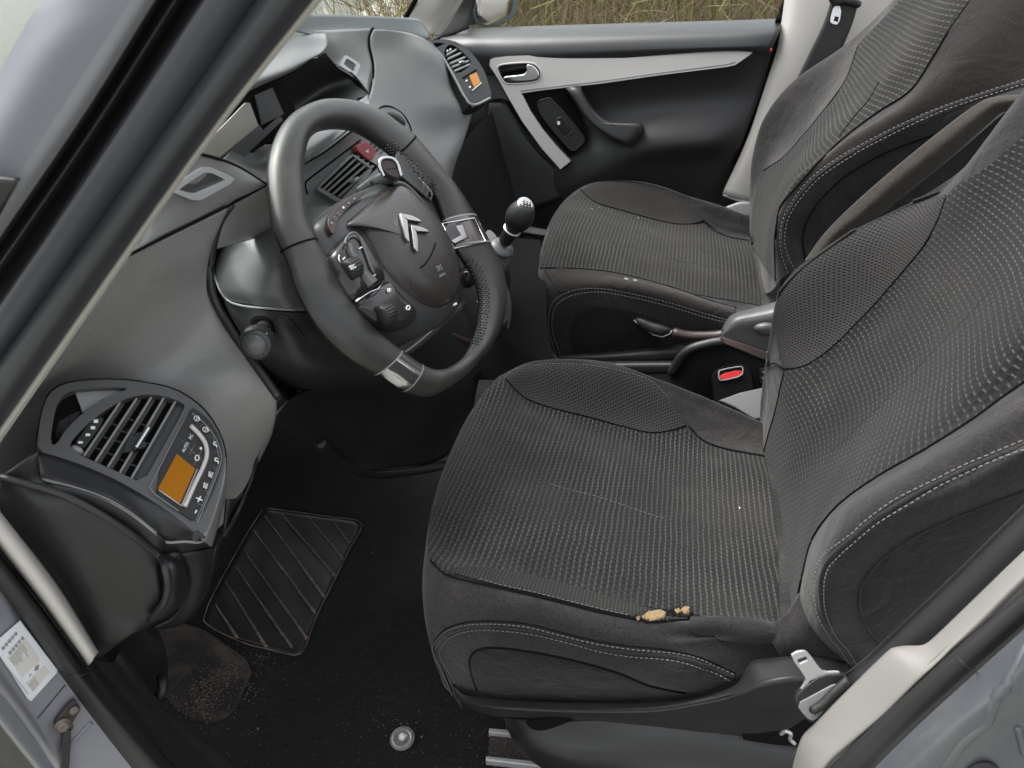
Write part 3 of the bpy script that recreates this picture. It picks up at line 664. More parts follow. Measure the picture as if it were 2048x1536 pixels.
# instrument display housing
surf('display_floor', [[(395, 302, -.29), (440, 316, -.235), (480, 333, -.17), (533, 367, -.118), (600, 330, -.03)],
                       [(440, 320, -.1), (480, 325, -.05), (520, 335, 0), (570, 330, .05), (620, 300, .1)],
                       [(470, 290, .0), (520, 290, .05), (560, 285, .1), (610, 265, .15), (650, 240, .2)]], 14, 24, M['dashdark'], da, 0.003)
SP = Pl(T(480, 260, 0.0), (0.9, -0.25, 0.35))
h = prism('display_bezel', SP.hs([(380, 330), (520, 150), (575, 170), (600, 250), (440, 340)], -0.01), SP.n, 0.01, M['void'], da)
prism('display_glass', SP.hs([(396, 304), (492, 205), (500, 206), (517, 251), (436, 320)], 0.002), SP.n, 0.004, plastic('cream_display', (0.16, 0.148, 0.12), 0.4, 4, 0.0, 0.35), h)
prism('display_divider', SP.hs([(436, 318), (518, 249), (528, 262), (452, 326)], 0.002), SP.n, 0.003, M['dashdark'], h)
prism('display_divider', SP.hs([(452, 328), (560, 232), (566, 240), (468, 333)], 0.002), SP.n, 0.003, M['dashdark'], h)
prism('warning_lamp_panel', SP.hs([(510, 190), (545, 175), (568, 228), (524, 250)], -0.006), SP.n, 0.002, M['black'], h)
cav = surf('display_well', [[(500, 190, .1), (560, 160, .15), (620, 125, .2), (650, 105, .22)], [(560, 250, .15), (600, 210, .25), (650, 170, .3), (690, 150, .32)],
                      [(580, 280, .1), (630, 240, .18), (690, 205, .26), (738, 190, .33)]], 14, 20, M['black'], da)
surf('display_sill', [[(560, 290, .02), (620, 262, .10), (680, 225, .2), (720, 200, .28), (737, 188, .33)], [(565, 322, .0), (630, 290, .08), (690, 245, .18), (722, 224, .25), (738, 200, .31)],
                      [(570, 345, -.01), (625, 318, .08), (690, 262, .16), (718, 242, .22), (738, 212, .28)]], 12, 24, M['dash'], da, 0.003)
tube('well_rim', cr(W([(612, 113, .23), (650, 122, .27), (685, 136, .31), (712, 156, .33), (737, 189, .34)]), 24), 0.0022, M['black'], da)
surf('well_wall', [[(612, 114, .23), (650, 123, .27), (685, 137, .31), (712, 157, .33), (737, 190, .34)],
                   [(600, 135, .25), (640, 150, .29), (672, 168, .33), (695, 185, .35), (725, 205, .345)]], 8, 20, M['black'], da)
vz = surf('visor', [
    [(500, 20, .12), (560, 40, .18), (620, 60, .24), (652, 66, .27)],
    [(480, 80, .05), (540, 72, .12), (600, 68, .19), (655, 76, .25)],
    [(470, 140, .0), (520, 120, .07), (590, 98, .15), (655, 90, .23)],
    [(460, 185, -.02), (520, 158, .03), (580, 135, .10), (640, 108, .19)],
    [(470, 195, .0), (525, 170, .05), (585, 143, .12), (632, 112, .2)]], 30, 30, M['dash'], da, 0.006)
# panels inside the wheel: centre of the dashboard
ctr = surf('centre_panel', [
    [(560, 345, -.01), (625, 316, .08), (700, 262, .17), (738, 236, .24), (765, 228, .29)],
    [(560, 400, .0), (620, 350, .09), (700, 295, .18), (750, 258, .25), (790, 240, .30)],
    [(600, 450, .04), (640, 410, .1), (715, 350, .18), (770, 312, .25), (810, 290, .29)],
    [(680, 470, .08), (720, 430, .13), (770, 395, .18), (810, 370, .23), (840, 350, .27)],
    [(760, 520, .14), (780, 490, .16), (810, 450, .2), (840, 420, .23), (860, 400, .26)]], 30, 34, M['dash'], da, 0.003)
CB = base_of(ctr)
tube('panel_gap', on(CB, [(600, 332), (650, 302), (700, 264), (727, 243)], 16, 0.001), 0.0012, M['void'], da)
tube('panel_gap', on(CB, [(609, 372), (612, 362), (660, 325), (720, 280)], 16, 0.001), 0.0012, M['void'], da)
tube('panel_gap', on(CB, [(609, 372), (614, 388)], 5, 0.001), 0.0010, M['void'], da)
def onplane(B, c):
    p, uv, n = pick(B, *c); return Pl(p, n)
VP = onplane(CB, (700, 345))
vf = prism('centre_vent', rounded(VP.hs([(632, 378), (704, 305), (748, 337), (690, 412), (668, 400)], 0.012)), VP.n, 0.014, M['dash'], da,
           holes=[VP.hs([(640, 375), (706, 312), (741, 337), (684, 399)], 0.012)])
prism('vent_well', VP.hs([(636, 374), (712, 305), (758, 332), (684, 403)], 0.004), VP.n, 0.004, M['void'], vf)
for a, b in (((647, 379), (718, 312)), ((656, 383), (728, 319)), ((667, 388), (738, 325)), ((678, 393), (748, 331))):
    d = Vector((b[0]-a[0], b[1]-a[1])).normalized(); px, py = -d.y*1.6, d.x*1.6
    prism('slat', VP.hs([(a[0]-px, a[1]-py), (b[0]-px, b[1]-py), (b[0]+px, b[1]+py), (a[0]+px, a[1]+py)], 0.011), VP.n, 0.004, M['dash'], vf)
prism('vent_tab', chaikin(VP.hs([(700, 363), (715, 352), (719, 356), (704, 368)], 0.015), 1), VP.n, 0.004, M['chrome'], vf)
HP = onplane(CB, (736, 301))
hz = prism('hazard_switch', rounded(HP.hs([(713, 293), (731, 282), (753, 300), (746, 320), (737, 320), (716, 302)], 0.012), .25), HP.n, 0.014, M['pinkred'], da, bevel=0.001)
prism('symbol', HP.hs([(731, 303), (737, 299), (737, 306)], 0.0125), HP.n, 0.001, M['white'], hz)
# perforated grille right of the hazard switch
for k in range(6):
    a = (748+k*8, 283+k*4.4)
    prism('grille_bar', HP.hs([(a[0], a[1]), (a[0]+4, a[1]-3), (a[0]-8, a[1]+9), (a[0]-12, a[1]+12)][::1], 0.004), HP.n, 0.003, M['black'], da)
# passenger side top
surf('windscreen_shelf', [[(500, 25, .0), (600, 28, .2), (700, 30, .45), (826, 36, .85), (840, 40, 1.0)],
                          [(520, 40, .05), (620, 62, .22), (700, 60, .42), (790, 60, .68), (862, 72, .92)],
                          [(560, 60, .12), (640, 70, .25), (700, 62, .38), (760, 62, .58), (850, 84, .88)]], 12, 30, plastic('shelf_plastic', (0.15, 0.17, 0.172), 0.5, 700, 0.2), da, 0.003)
tp = surf('upper_panel', [[(600, 60, .2), (655, 60, .28), (700, 58, .38), (745, 56, .48)],
              [(610, 90, .22), (665, 90, .28), (700, 88, .36), (737, 88, .45)],
              [(614, 112, .23), (670, 122, .29), (710, 128, .36), (746, 130, .43)],
              [(614, 113, .23), (652, 121, .27), (686, 136, .31), (740, 160, .39)],
              [(614, 113, .23), (652, 121, .27), (712, 156, .33), (738, 188, .345)]], 20, 20, M['dash'], da, 0.003)
TB = base_of(tp)
grille(TB, [(680, 128), (691, 109), (718, 126), (721, 131), (712, 152), (681, 132)], [(687, 128), (694, 116), (713, 129), (708, 144)])
tube('panel_gap', cr(W([(746, 56, .478), (739, 72, .46), (738, 90, .448), (746, 130, .428), (745, 160, .4), (737, 187, .35), (727, 207, .3)]), 30), 0.0022, M['void'], da)
pd = surf('passenger_face', [
    [(746, 57, .48), (780, 58, .56), (820, 64, .72), (858, 80, .92), (875, 95, 1.0)],
    [(738, 90, .45), (790, 95, .58), (850, 105, .75), (890, 125, .93), (905, 135, 1.0)],
    [(746, 130, .43), (800, 140, .56), (860, 155, .74), (900, 175, .90), (925, 185, .98)],
    [(738, 185, .35), (800, 195, .50), (855, 205, .66), (905, 215, .82), (945, 225, .96)],
    [(727, 207, .3), (790, 235, .42), (845, 260, .58), (890, 260, .76), (940, 250, .92)],
    [(740, 240, .27), (800, 275, .38), (860, 310, .54), (900, 300, .70), (928, 285, .86)],
    [(780, 280, .29), (830, 315, .40), (870, 345, .52), (895, 345, .62), (905, 350, .72)],
    [(820, 330, .31), (850, 360, .40), (880, 400, .50), (895, 420, .58), (900, 430, .68)]], 40, 36, M['dash'], da, 0.004)
relax(pd, 6)
PB = base_of(pd)
IP = onplane(PB, (790, 238))
ig = tube('ignition_surround', chaikin(IP.hs([(755, 222), (765, 211), (785, 213), (810, 230), (825, 262), (818, 270)], 0.001), 2, False), 0.0013, M['void'], da)
dome('ignition_ring', chaikin(IP.hs([(772, 225), (782, 222), (800, 232), (812, 248), (806, 256), (785, 240)], 0.001), 2), IP.n, 0.006, M['dashdark'], da)
# far footwell: dark lower dash and firewall
surf('glovebox', [[(900, 350, .72), (925, 290, .86), (955, 250, .98), (985, 225, 1.1)], [(890, 420, .6), (930, 420, .8), (980, 420, .95), (1040, 420, 1.1)],
                  [(880, 480, .5), (940, 500, .7), (1000, 500, .9), (1080, 500, 1.1)], [(900, 560, .5), (980, 560, .7), (1040, 560, .9), (1100, 560, 1.1)]], 20, 20, M['black'], da)
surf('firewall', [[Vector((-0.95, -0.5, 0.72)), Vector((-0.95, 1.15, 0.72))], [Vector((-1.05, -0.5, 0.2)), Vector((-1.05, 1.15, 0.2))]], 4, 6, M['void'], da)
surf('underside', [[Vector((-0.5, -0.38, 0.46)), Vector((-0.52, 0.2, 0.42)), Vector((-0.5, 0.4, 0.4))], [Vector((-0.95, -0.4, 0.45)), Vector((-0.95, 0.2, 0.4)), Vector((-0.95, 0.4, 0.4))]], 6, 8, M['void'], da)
# centre lower part of the dashboard, seen under the wheel
surf('knee_panel', [
    [(540, 850, -.2), (600, 790, -.1), (700, 760, .02), (820, 700, .14), (930, 600, .26)],
    [(560, 860, -.12), (640, 810, .0), (740, 780, .08), (860, 740, .18), (950, 660, .27)],
    [(600, 860, -.05), (660, 850, .03), (760, 830, .12), (880, 800, .2), (960, 740, .28)],
    [(630, 880, -.0), (690, 915, .06), (780, 900, .13), (880, 860, .2), (950, 800, .28)],
    [(645, 895, -.0), (705, 938, .06), (790, 935, .13), (880, 920, .2), (950, 860, .28)]], 24, 30, M['dashdark'], da, 0.004)
tube('knee_panel_edge', cr(W([(640, 885, -.0), (668, 915, .03), (705, 938, .06), (750, 948, .1), (820, 943, .15), (890, 930, .2)]), 30), 0.0085, M['dashdark'], da)
# side closing panel (dark lower outboard end of the dashboard)
surf('end_panel', [
    [(0, 955, -.45), (60, 968, -.44), (160, 1000, -.43), (260, 1060, -.42), (325, 1112, -.41)],
    [(-10, 990, -.452), (60, 1010, -.45), (150, 1050, -.44), (240, 1100, -.43), (318, 1150, -.42)],
    [(20, 1060, -.46), (80, 1100, -.455), (160, 1140, -.45), (240, 1170, -.435), (325, 1190, -.42)],
    [(80, 1150, -.46), (130, 1190, -.455), (190, 1220, -.45), (260, 1230, -.435), (320, 1225, -.42)],
    [(150, 1250, -.46), (180, 1270, -.455), (220, 1280, -.45), (265, 1262, -.44), (305, 1245, -.42)],
    [(188, 1310, -.46), (200, 1315, -.455), (220, 1300, -.45), (260, 1272, -.44), (300, 1252, -.42)]], 30, 30, M['dashdark'], da, 0.003)
surf('end_panel_roll', [
    [(310, 1104, -.408), (345, 1106, -.405), (362, 1106, -.40)],
    [(326, 1130, -.425), (350, 1130, -.42), (372, 1140, -.395)],
    [(333, 1170, -.43), (356, 1165, -.42), (378, 1170, -.39)],
    [(326, 1205, -.43), (352, 1205, -.42), (370, 1200, -.39)],
    [(300, 1250, -.43), (325, 1238, -.42), (345, 1225, -.39)]], 20, 12, M['dashdark'], da, 0.003)
tube('end_panel_bead', cr(W([(0, 955, -.452), (60, 970, -.446), (120, 988, -.44), (190, 1022, -.434), (260, 1066, -.424), (318, 1112, -.412), (330, 1135, -.426), (336, 1168, -.432), (328, 1205, -.432), (300, 1240, -.43)]), 40), 0.0035, M['dashdark'], da)
surf('fusebox_roll', [
    [(362, 1108, -.395), (400, 1103, -.38), (430, 1098, -.36)],
    [(376, 1140, -.385), (405, 1135, -.375), (424, 1130, -.355)],
    [(378, 1180, -.38), (405, 1175, -.37), (420, 1165, -.35)],
    [(350, 1235, -.38), (385, 1225, -.37), (412, 1190, -.35)],
    [(310, 1258, -.38), (350, 1255, -.37), (385, 1235, -.35)]], 20, 12, M['dashdark'], da, 0.003)
surf('end_inner_wall', [
    [(455, 1000, -.285), (485, 990, -.265), (520, 900, -.25)],
    [(450, 1060, -.30), (462, 1050, -.28), (500, 960, -.26)],
    [(432, 1100, -.34), (440, 1085, -.31), (460, 1060, -.29)],
    [(418, 1175, -.35), (428, 1140, -.33), (445, 1080, -.30)]], 16, 10, M['dashdark'], da, 0.003)

# ---- driver side vent and climate panel
def endpanel(P, C, flip=1):
    pass
NP = Pl((-.46, -.42, .58), (.607, -.234, .759))
def z5(pts, up=0.0): return NP.hs(V(C5, pts), up)
vp = tag(prism('vent_panel', chaikin(z5([(258, 690), (262, 560), (288, 410), (330, 300), (420, 235), (560, 207), (800, 200), (1000, 222), (1190, 265), (1330, 350), (1430, 450), (1510, 590), (1543, 720), (1530, 860), (1480, 1060), (1390, 1295), (1290, 1210), (1120, 1080), (960, 980), (800, 890), (600, 800), (400, 730)], 0.008), 1), NP.n, 0.016,
            M['midgrey'], da, holes=[chaikin(z5([(342, 640), (362, 480), (392, 360), (450, 292), (560, 262), (870, 252), (850, 280), (700, 335), (560, 432), (450, 540), (385, 650)], 0.008), 1),
                                  chaikin(z5([(470, 665), (500, 600), (640, 465), (820, 345), (960, 302), (1110, 308), (1262, 362), (1255, 410), (1100, 690), (975, 912), (800, 830), (560, 725)], 0.008), 1)]))
prism('vent_panel_groove', chaikin(z5([(252, 694), (256, 558), (282, 402), (324, 290), (416, 225), (558, 199), (802, 192), (1006, 214), (1196, 257), (1338, 343), (1440, 444), (1519, 586), (1553, 720), (1540, 870), (1395, 1290), (600, 810)], -0.002), 1), NP.n, 0.014, M['void'], vp)
surf('panel_chamfer', [[NP.h(*p, 0.008) for p in V(C5, [(258, 690), (400, 730), (600, 800), (800, 890), (960, 980), (1120, 1080), (1290, 1210), (1390, 1295)])],
                       [T(p[0], p[1], y) for p, y in zip(V(C5, [(280, 880), (430, 920), (600, 970), (750, 1030), (900, 1120), (1050, 1240), (1130, 1310), (1388, 1302)]), (-.432, -.43, -.428, -.425, -.42, -.412, -.405, -.385))]], 4, 40, M['dashdark'], vp, 0.003)
surf('panel_chamfer_edge', [[NP.h(*p, 0.008) for p in V(C5, [(1390, 1295), (1440, 1170), (1480, 1060), (1530, 880), (1543, 740)])],
                       [T(p[0], p[1], y) for p, y in zip(V(C5, [(1450, 1345), (1490, 1200), (1525, 1050), (1550, 900), (1550, 730)]), (-.36, -.33, -.31, -.295, -.285))]], 4, 20, M['dash'], vp, 0.002)
surf('panel_lower_lip', [[T(p[0], p[1], y) for p, y in zip(V(C5, [(1130, 1310), (1260, 1306), (1390, 1300)]), (-.405, -.395, -.385))],
                       [T(p[0], p[1], y) for p, y in zip(V(C5, [(1100, 1395), (1280, 1385), (1450, 1345)]), (-.408, -.39, -.36))]], 4, 10, M['dashdark'], vp, 0.003)
surf('panel_side', [[T(p[0], p[1], y) for p, y in zip(V(C5, [(255, 700), (280, 880), (430, 920), (600, 970), (750, 1030), (900, 1120), (1050, 1240), (1130, 1310), (1110, 1390)]), (-.433, -.433, -.431, -.429, -.426, -.421, -.413, -.407, -.404))],
                     [(0, 952, -.447), (20, 958, -.446), (70, 972, -.441), (130, 990, -.436), (190, 1020, -.431), (245, 1055, -.423), (290, 1088, -.416), (318, 1108, -.410), (335, 1120, -.405)]], 4, 40, M['dashdark'], vp, 0.003)
tube('chamfer_bead', cr([T(p[0], p[1], y) for p, y in zip(V(C5, [(280, 880), (430, 920), (600, 970), (750, 1030), (900, 1120), (1050, 1240), (1130, 1310), (1260, 1306), (1388, 1302), (1440, 1180), (1500, 960)]), (-.432, -.43, -.428, -.425, -.42, -.412, -.405, -.396, -.386, -.36, -.31))], 60), 0.0014, M['dash'], vp)
prism('pocket', z5([(338, 645), (362, 480), (392, 360), (450, 290), (560, 260), (880, 250), (850, 285), (700, 340), (560, 437), (450, 545), (385, 655)], -0.004), NP.n, 0.002, M['void'], vp)
prism('pocket_wall', z5([(515, 290), (560, 262), (872, 253), (850, 280), (700, 337), (565, 425)], 0.001), NP.n, 0.003, M['dash'], vp)
prism('pocket_floor', z5([(370, 600), (400, 490), (480, 440), (560, 412), (450, 545), (385, 650)], -0.002), NP.n, 0.003, M['dashdark'], vp)
prism('vent_well', z5([(462, 668), (500, 596), (640, 460), (820, 338), (960, 296), (1115, 302), (1270, 358), (1262, 412), (1100, 695), (975, 920), (800, 838), (560, 732)], -0.006), NP.n, 0.002, M['void'], vp)
def bar(P, a, b, w, up, depth, name, mat, par, bevel=0.0, C=C5):
    a = Vector(a); b = Vector(b); d = (b-a).normalized(); q = Vector((-d.y, d.x))*w/2
    return prism(name, P.hs(V(C, [tuple(a-q), tuple(b-q), tuple(b+q), tuple(a+q)]), up), P.n, depth, mat, par, bevel=bevel)
for a, b in (((600, 690), (730, 500)), ((660, 610), (760, 640)),):
    pass
for (x, y) in ((620, 655), (660, 575), (745, 495), (840, 455), (880, 620), (800, 540), (770, 610), (700, 690), (790, 735), (865, 545), (880, 775), (950, 500), (960, 620)):
    bar(NP, (x, y), (x+75, y+28), 10, -0.001, 0.005, 'vane', M['dashdark'], vp)
for a, b in (((572, 722), (822, 352)), ((650, 762), (935, 325)), ((735, 800), (1035, 318)), ((815, 842), (1120, 322)), ((893, 882), (1200, 345))):
    bar(NP, a, b, 17, 0.006, 0.004, 'slat', M['dash'], vp, 0.0008)
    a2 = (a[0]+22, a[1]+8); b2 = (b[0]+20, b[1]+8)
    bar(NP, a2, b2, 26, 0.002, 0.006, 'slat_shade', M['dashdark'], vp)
prism('vent_side', z5([(1250, 375), (1262, 400), (1100, 700), (978, 912), (925, 880), (1060, 650), (1215, 380)], 0.004), NP.n, 0.004, M['dashdark'], vp)
bar(NP, (1020, 520), (930, 662), 34, 0.014, 0.008, 'vent_tab', M['chrome'], vp, 0.0015)
prism('vent_tab_stem', z5([(880, 600), (960, 560), (1000, 660), (900, 690), (840, 700)], 0.008), NP.n, 0.004, M['black'], vp)
prism('thumbwheel', chaikin(z5([(500, 640), (560, 560), (640, 450), (715, 455), (690, 520), (600, 640), (575, 675)], 0.006), 1), NP.n, 0.006, M['black'], vp, bevel=0.001)
for i, (x, y) in enumerate(((655, 485), (635, 530), (600, 578), (550, 630))):
    bar(NP, (x-15, y), (x+15, y), 22-3*i, 0.0068, 0.001, 'mark', M['white'], vp)
dome('vent_heel', chaikin(z5([(480, 640), (580, 680), (560, 725), (475, 690)], 0.004), 2), NP.n, 0.005, M['dash'], vp, 4, 0.003)
pod = prism('climate_panel', chaikin(z5([(1022, 940), (1305, 392), (1330, 400), (1430, 475), (1500, 590), (1530, 720), (1505, 850), (1440, 1010), (1345, 1185), (1200, 1085)], 0.010), 1), NP.n, 0.01, M['black'], vp)
tube('panel_line', [NP.h(*p, 0.0105) for p in V(C5, [(1300, 395), (1160, 660), (1020, 940), (1060, 985), (1220, 1100)])], 0.0005, M['dash'], pod, 5)
tube('panel_line', chaikin([NP.h(*p, 0.0105) for p in V(C5, [(1310, 430), (1400, 500), (1475, 600), (1518, 720), (1495, 820), (1345, 1185)])], 2, False), 0.0005, M['dash'], pod, 5)
tube('panel_line', chaikin([NP.h(*p, 0.0105) for p in V(C5, [(1450, 590), (1500, 720), (1480, 830), (1340, 1160)])], 2, False), 0.0004, M['greyprint'], pod, 5)
prism('display', z5([(1080, 942), (1208, 708), (1333, 812), (1225, 1052)], 0.0112), NP.n, 0.002, M['amber'], pod)
tube('display_edge', [NP.h(*p, 0.011) for p in V(C5, [(1345, 815), (1240, 1065), (1085, 955)])], 0.0007, M['satin'], pod, 6)
lc = [(1300, 515), (1360, 575), (1402, 640), (1412, 710), (1390, 790), (1330, 915), (1262, 1068)]
tube('silver_trim', cr([NP.h(*p, 0.0115) for p in V(C5, lc)], 30), 0.0022, M['satin'], pod, 8, r2=0.0022)
tx = NP.h(*V(C5, [(1305, 595)])[0], 0)-NP.h(*V(C5, [(1255, 690)])[0], 0); tx = tx
def lab(s, x, y, size, P=NP, C=C5, par=None, up=0.0112, dirn=None, mat=None):
    return text('lettering', s, P.h(*V(C, [(x, y)])[0], up), dirn or tx, P.n, size, mat or M['white'], par or pod)
lab('AUTO', 1266, 664, 0.0040); lab('AC', 1303, 592, 0.0042)
lab('+', 1365, 1020, 0.013); lab('-', 1330, 1100, 0.013)
def icon(x, y, kind):
    P = lambda a, b: NP.h(*V(C5, [(a, b)])[0], 0.0114)
    if kind == 0:   # circulation loop
        tube('symbol', chaikin([P(x-16, y+6), P(x-4, y-20), P(x+14, y-10), P(x+14, y+12), P(x-4, y+22)], 1), 0.0006, M['white'], pod, 5, True)
    elif kind == 1:
        dome('symbol', chaikin([P(x-9, y-8), P(x+9, y-10), P(x+10, y+8), P(x-6, y+12)], 2), NP.n, 0.0004, M['white'], pod, 2, 0.0004)
    elif kind == 2:  # demister: outline with waves
        tube('symbol', chaikin([P(x-22, y-14), P(x+4, y-22), P(x+20, y), P(x+4, y+18), P(x-18, y+8)], 1), 0.00045, M['white'], pod, 5, True)
        tube('symbol', [P(x-8, y-8), P(x, y), P(x-4, y+8)], 0.0005, M['white'], pod, 5)
        tube('symbol', [P(x+4, y-12), P(x+12, y-2), P(x+22, y+8)], 0.0007, M['white'], pod, 5)
    else:            # seated figure
        tube('symbol', [P(x-10, y-14), P(x-2, y+4), P(x+12, y+4), P(x+16, y+18)], 0.0008, M['white'], pod, 5)
        tube('symbol', [P(x-6, y-20), P(x+12, y-12)], 0.0006, M['white'], pod, 5)
icon(1345, 735, 0); icon(1370, 670, 1); icon(1345, 470, 2); icon(1405, 545, 2); icon(1465, 645, 3); icon(1475, 755, 3)
for (x, y) in ((1440, 850), (1405, 925)):
    P = lambda a, b: NP.h(*V(C5, [(a, b)])[0], 0.0114)
    tube('symbol', [P(x-12, y-20), P(x+14, y-10), P(x+4, y+22), P(x-16, y+12)], 0.00045, M['white'], pod, 5, True)
    tube('symbol', [P(x-12, y-20), P(x+4, y+22)], 0.00045, M['white'], pod, 5); tube('symbol', [P(x+14, y-10), P(x-16, y+12)], 0.00045, M['white'], pod, 5)
for a, b in (((1370, 520), (1385, 505)), ((1425, 600), (1440, 585)), ((1470, 700), (1500, 690)), ((1455, 800), (1490, 815)), ((1400, 960), (1440, 975)), ((1335, 1045), (1400, 1065)), ((1290, 720), (1330, 640)), ((1222, 600), (1390, 770)), ((1320, 790), (1400, 640))):
    tube('panel_line', [NP.h(*p, 0.0104) for p in V(C5, [a, b])], 0.0003, M['greyprint'], pod, 4)

# ---- passenger side vent panel
QP = Pl(tuple(T(930, 130, 1.0)), (.62, -.30, .72))
def z7(pts, up=0.0): return QP.hs(V(D7, pts), up)
vq = prism('vent_panel', chaikin(z7([(375, 570), (480, 540), (640, 535), (800, 580), (940, 680), (1060, 820), (1160, 980), (1220, 1180), (1260, 1320), (1120, 1420), (960, 1470), (880, 1330), (760, 1090), (620, 830), (520, 700)], 0.02), 1), QP.n, 0.03, M['dashdark'], da,
           holes=[chaikin(z7([(425, 595), (500, 580), (625, 590), (560, 620), (500, 648), (450, 640)], 0.02), 1), chaikin(z7([(590, 740), (640, 620), (720, 605), (860, 710), (1005, 865), (780, 1025), (690, 920)], 0.02), 1)])
prism('vent_well', z7([(400, 570), (640, 580), (1030, 860), (780, 1050), (560, 760)], 0.006), QP.n, 0.002, M['void'], vq)
tube('panel_rim', chaikin([QP.h(*p, 0.021) for p in V(D7, [(375, 570), (520, 700), (620, 840), (760, 1090), (880, 1330), (985, 1465), (1230, 1340)])], 2, False), 0.003, M['dash'], vq)
for a, b in (((640, 745), (790, 660)), ((655, 800), (870, 700)), ((690, 860), (900, 770)), ((715, 910), (950, 820)), ((745, 965), (985, 860))):
    bar(QP, a, b, 22, 0.017, 0.006, 'slat', M['dash'], vq, C=D7)
dome('vent_tab', chaikin(z7([(775, 850), (880, 835), (890, 860), (850, 880)], 0.018), 1), QP.n, 0.006, M['chrome'], vq, 3)
for (x, y) in ((650, 692), (690, 672)):
    dome('mark', chaikin(z7([(x-12, y-8), (x+10, y-14), (x+12, y+8), (x-8, y+12)], 0.018), 1), QP.n, 0.001, M['white'], vq, 2)
bar(QP, (865, 1060), (1050, 950), 22, 0.022, 0.006, 'panel_slot', M['void'], vq, C=D7)
prism('display', z7([(945, 1030), (1045, 985), (1100, 1120), (1015, 1185)], 0.0225), QP.n, 0.003, flat('amber_display_dim', (0.42, 0.17, 0.03), 0.3), vq)
tube('display_edge', [QP.h(*p, 0.0225) for p in V(D7, [(1110, 1130), (1090, 1150), (985, 1240)])], 0.0015, M['satin'], vq, 6)
for (x, y) in ((912, 1100), (958, 1185)):
    dome('mark', chaikin(z7([(x-12, y-10), (x+12, y-12), (x+12, y+10), (x-10, y+12)], 0.022), 1), QP.n, 0.0008, M['white'], vq, 2)
prism('panel_foot', z7([(790, 1130), (900, 1330), (960, 1360), (1020, 1400), (1190, 1320), (1260, 1320), (990, 1470), (880, 1340)], 0.022), QP.n, 0.003, M['black'], vq)

# ================================================================== driver seat
ds = empty('driver_seat', (0.0, 0.0, 0.05), 'dark grey cloth driver seat nearest the open door, torn on its outer bolster', 'car seat', 'front seats')
# cushion body: columns run front -> rear, listed from near side to far side
K = [
    [(925, 1420, -.262), (925, 1385, -.262), (1010, 1395, -.27), (1150, 1402, -.27), (1300, 1400, -.27), (1400, 1385, -.27), (1520, 1340, -.26), (1600, 1330, -.26)],
    [(905, 1390, -.262), (885, 1340, -.265), (960, 1320, -.285), (1100, 1330, -.288), (1230, 1345, -.288), (1370, 1370, -.285), (1500, 1345, -.265), (1600, 1320, -.26)],
    [(890, 1375, -.262), (868, 1300, -.266), (930, 1250, -.284), (1060, 1256, -.288), (1200, 1282, -.288), (1350, 1312, -.284), (1480, 1340, -.27), (1600, 1310, -.26)],
    [(880, 1350, -.25), (850, 1225, -.262), (905, 1190, -.275), (1040, 1210, -.28), (1190, 1248, -.28), (1350, 1275, -.275), (1480, 1290, -.265), (1600, 1290, -.25)],
    [(875, 1330, -.235), (845, 1160, -.245), (895, 1140, -.258), (1020, 1172, -.262), (1180, 1218, -.262), (1360, 1243, -.258), (1490, 1248, -.25), (1600, 1270, -.24)],
    [(880, 1300, -.20), (850, 1105, -.21), (900, 1110, -.225), (1020, 1140, -.228), (1170, 1180, -.23), (1340, 1222, -.232), (1480, 1230, -.23), (1610, 1255, -.22)],
    [(885, 1220, -.12), (858, 1060, -.13), (890, 1020, -.14), (1020, 1050, -.145), (1180, 1090, -.15), (1340, 1140, -.15), (1480, 1160, -.15), (1620, 1170, -.15)],
    [(900, 1120, .0), (880, 980, -.01), (915, 920, -.02), (1060, 945, -.02), (1200, 990, -.02), (1340, 1030, -.02), (1480, 1045, -.02), (1620, 1060, -.02)],
    [(930, 1000, .11), (915, 900, .10), (950, 830, .1), (1080, 860, .1), (1210, 905, .1), (1340, 940, .1), (1460, 955, .09), (1600, 960, .09)],
    [(955, 920, .17), (950, 830, .16), (985, 775, .165), (1065, 806, .175), (1190, 842, .18), (1330, 868, .185), (1440, 890, .185), (1580, 915, .18)],
    [(985, 860, .2), (975, 790, .2), (1010, 752, .2), (1080, 735, .222), (1210, 738, .235), (1330, 785, .235), (1430, 835, .225), (1570, 890, .21)],
    [(1000, 860, .225), (985, 775, .225), (1018, 744, .23), (1085, 722, .24), (1210, 728, .252), (1330, 764, .252), (1430, 803, .245), (1570, 865, .23)],
    [(1010, 880, .24), (1000, 800, .24), (1035, 770, .25), (1095, 760, .262), (1215, 770, .27), (1330, 800, .27), (1430, 840, .262), (1570, 890, .25)],
]
Kw = [[T(*p) for p in r] for r in K]
cush = surf('cushion_body', Kw, 96, 110, M['suede'], ds, rs=False)
# small sags, folds and wrinkles in the worn outer bolster
def dent(o, c, r, d, stretch=(1, 1, 1), dirn=Vector((0, 0, 1))):
    c = Vector(c)
    for v in o.data.vertices:
        e = v.co-c; q = math.sqrt((e.x/stretch[0])**2+(e.y/stretch[1])**2+(e.z/stretch[2])**2)
        if q < r: v.co += dirn*d*(0.5+0.5*math.cos(math.pi*q/r))
dent(cush, T(1440, 1300, -.275), 0.05, -0.010, (1.4, 1, .7), Vector((0, -1, .2)))
dent(cush, T(1400, 1262, -.262), 0.03, -0.010, (2.2, 1, .35), Vector((0, -.3, 1)))
dent(cush, T(1370, 1320, -.28), 0.03, 0.008, (1.6, 1, .5), Vector((0, -1, 0)))
dent(cush, T(1500, 1262, -.25), 0.03, 0.010, (1.4, 1, .6), Vector((0, -.6, .8)))
dent(cush, T(1455, 1352, -.275), 0.03, 0.006, (1.8, 1, .4), Vector((0, -1, 0)))
KB = base_of(cush)
for_ = None
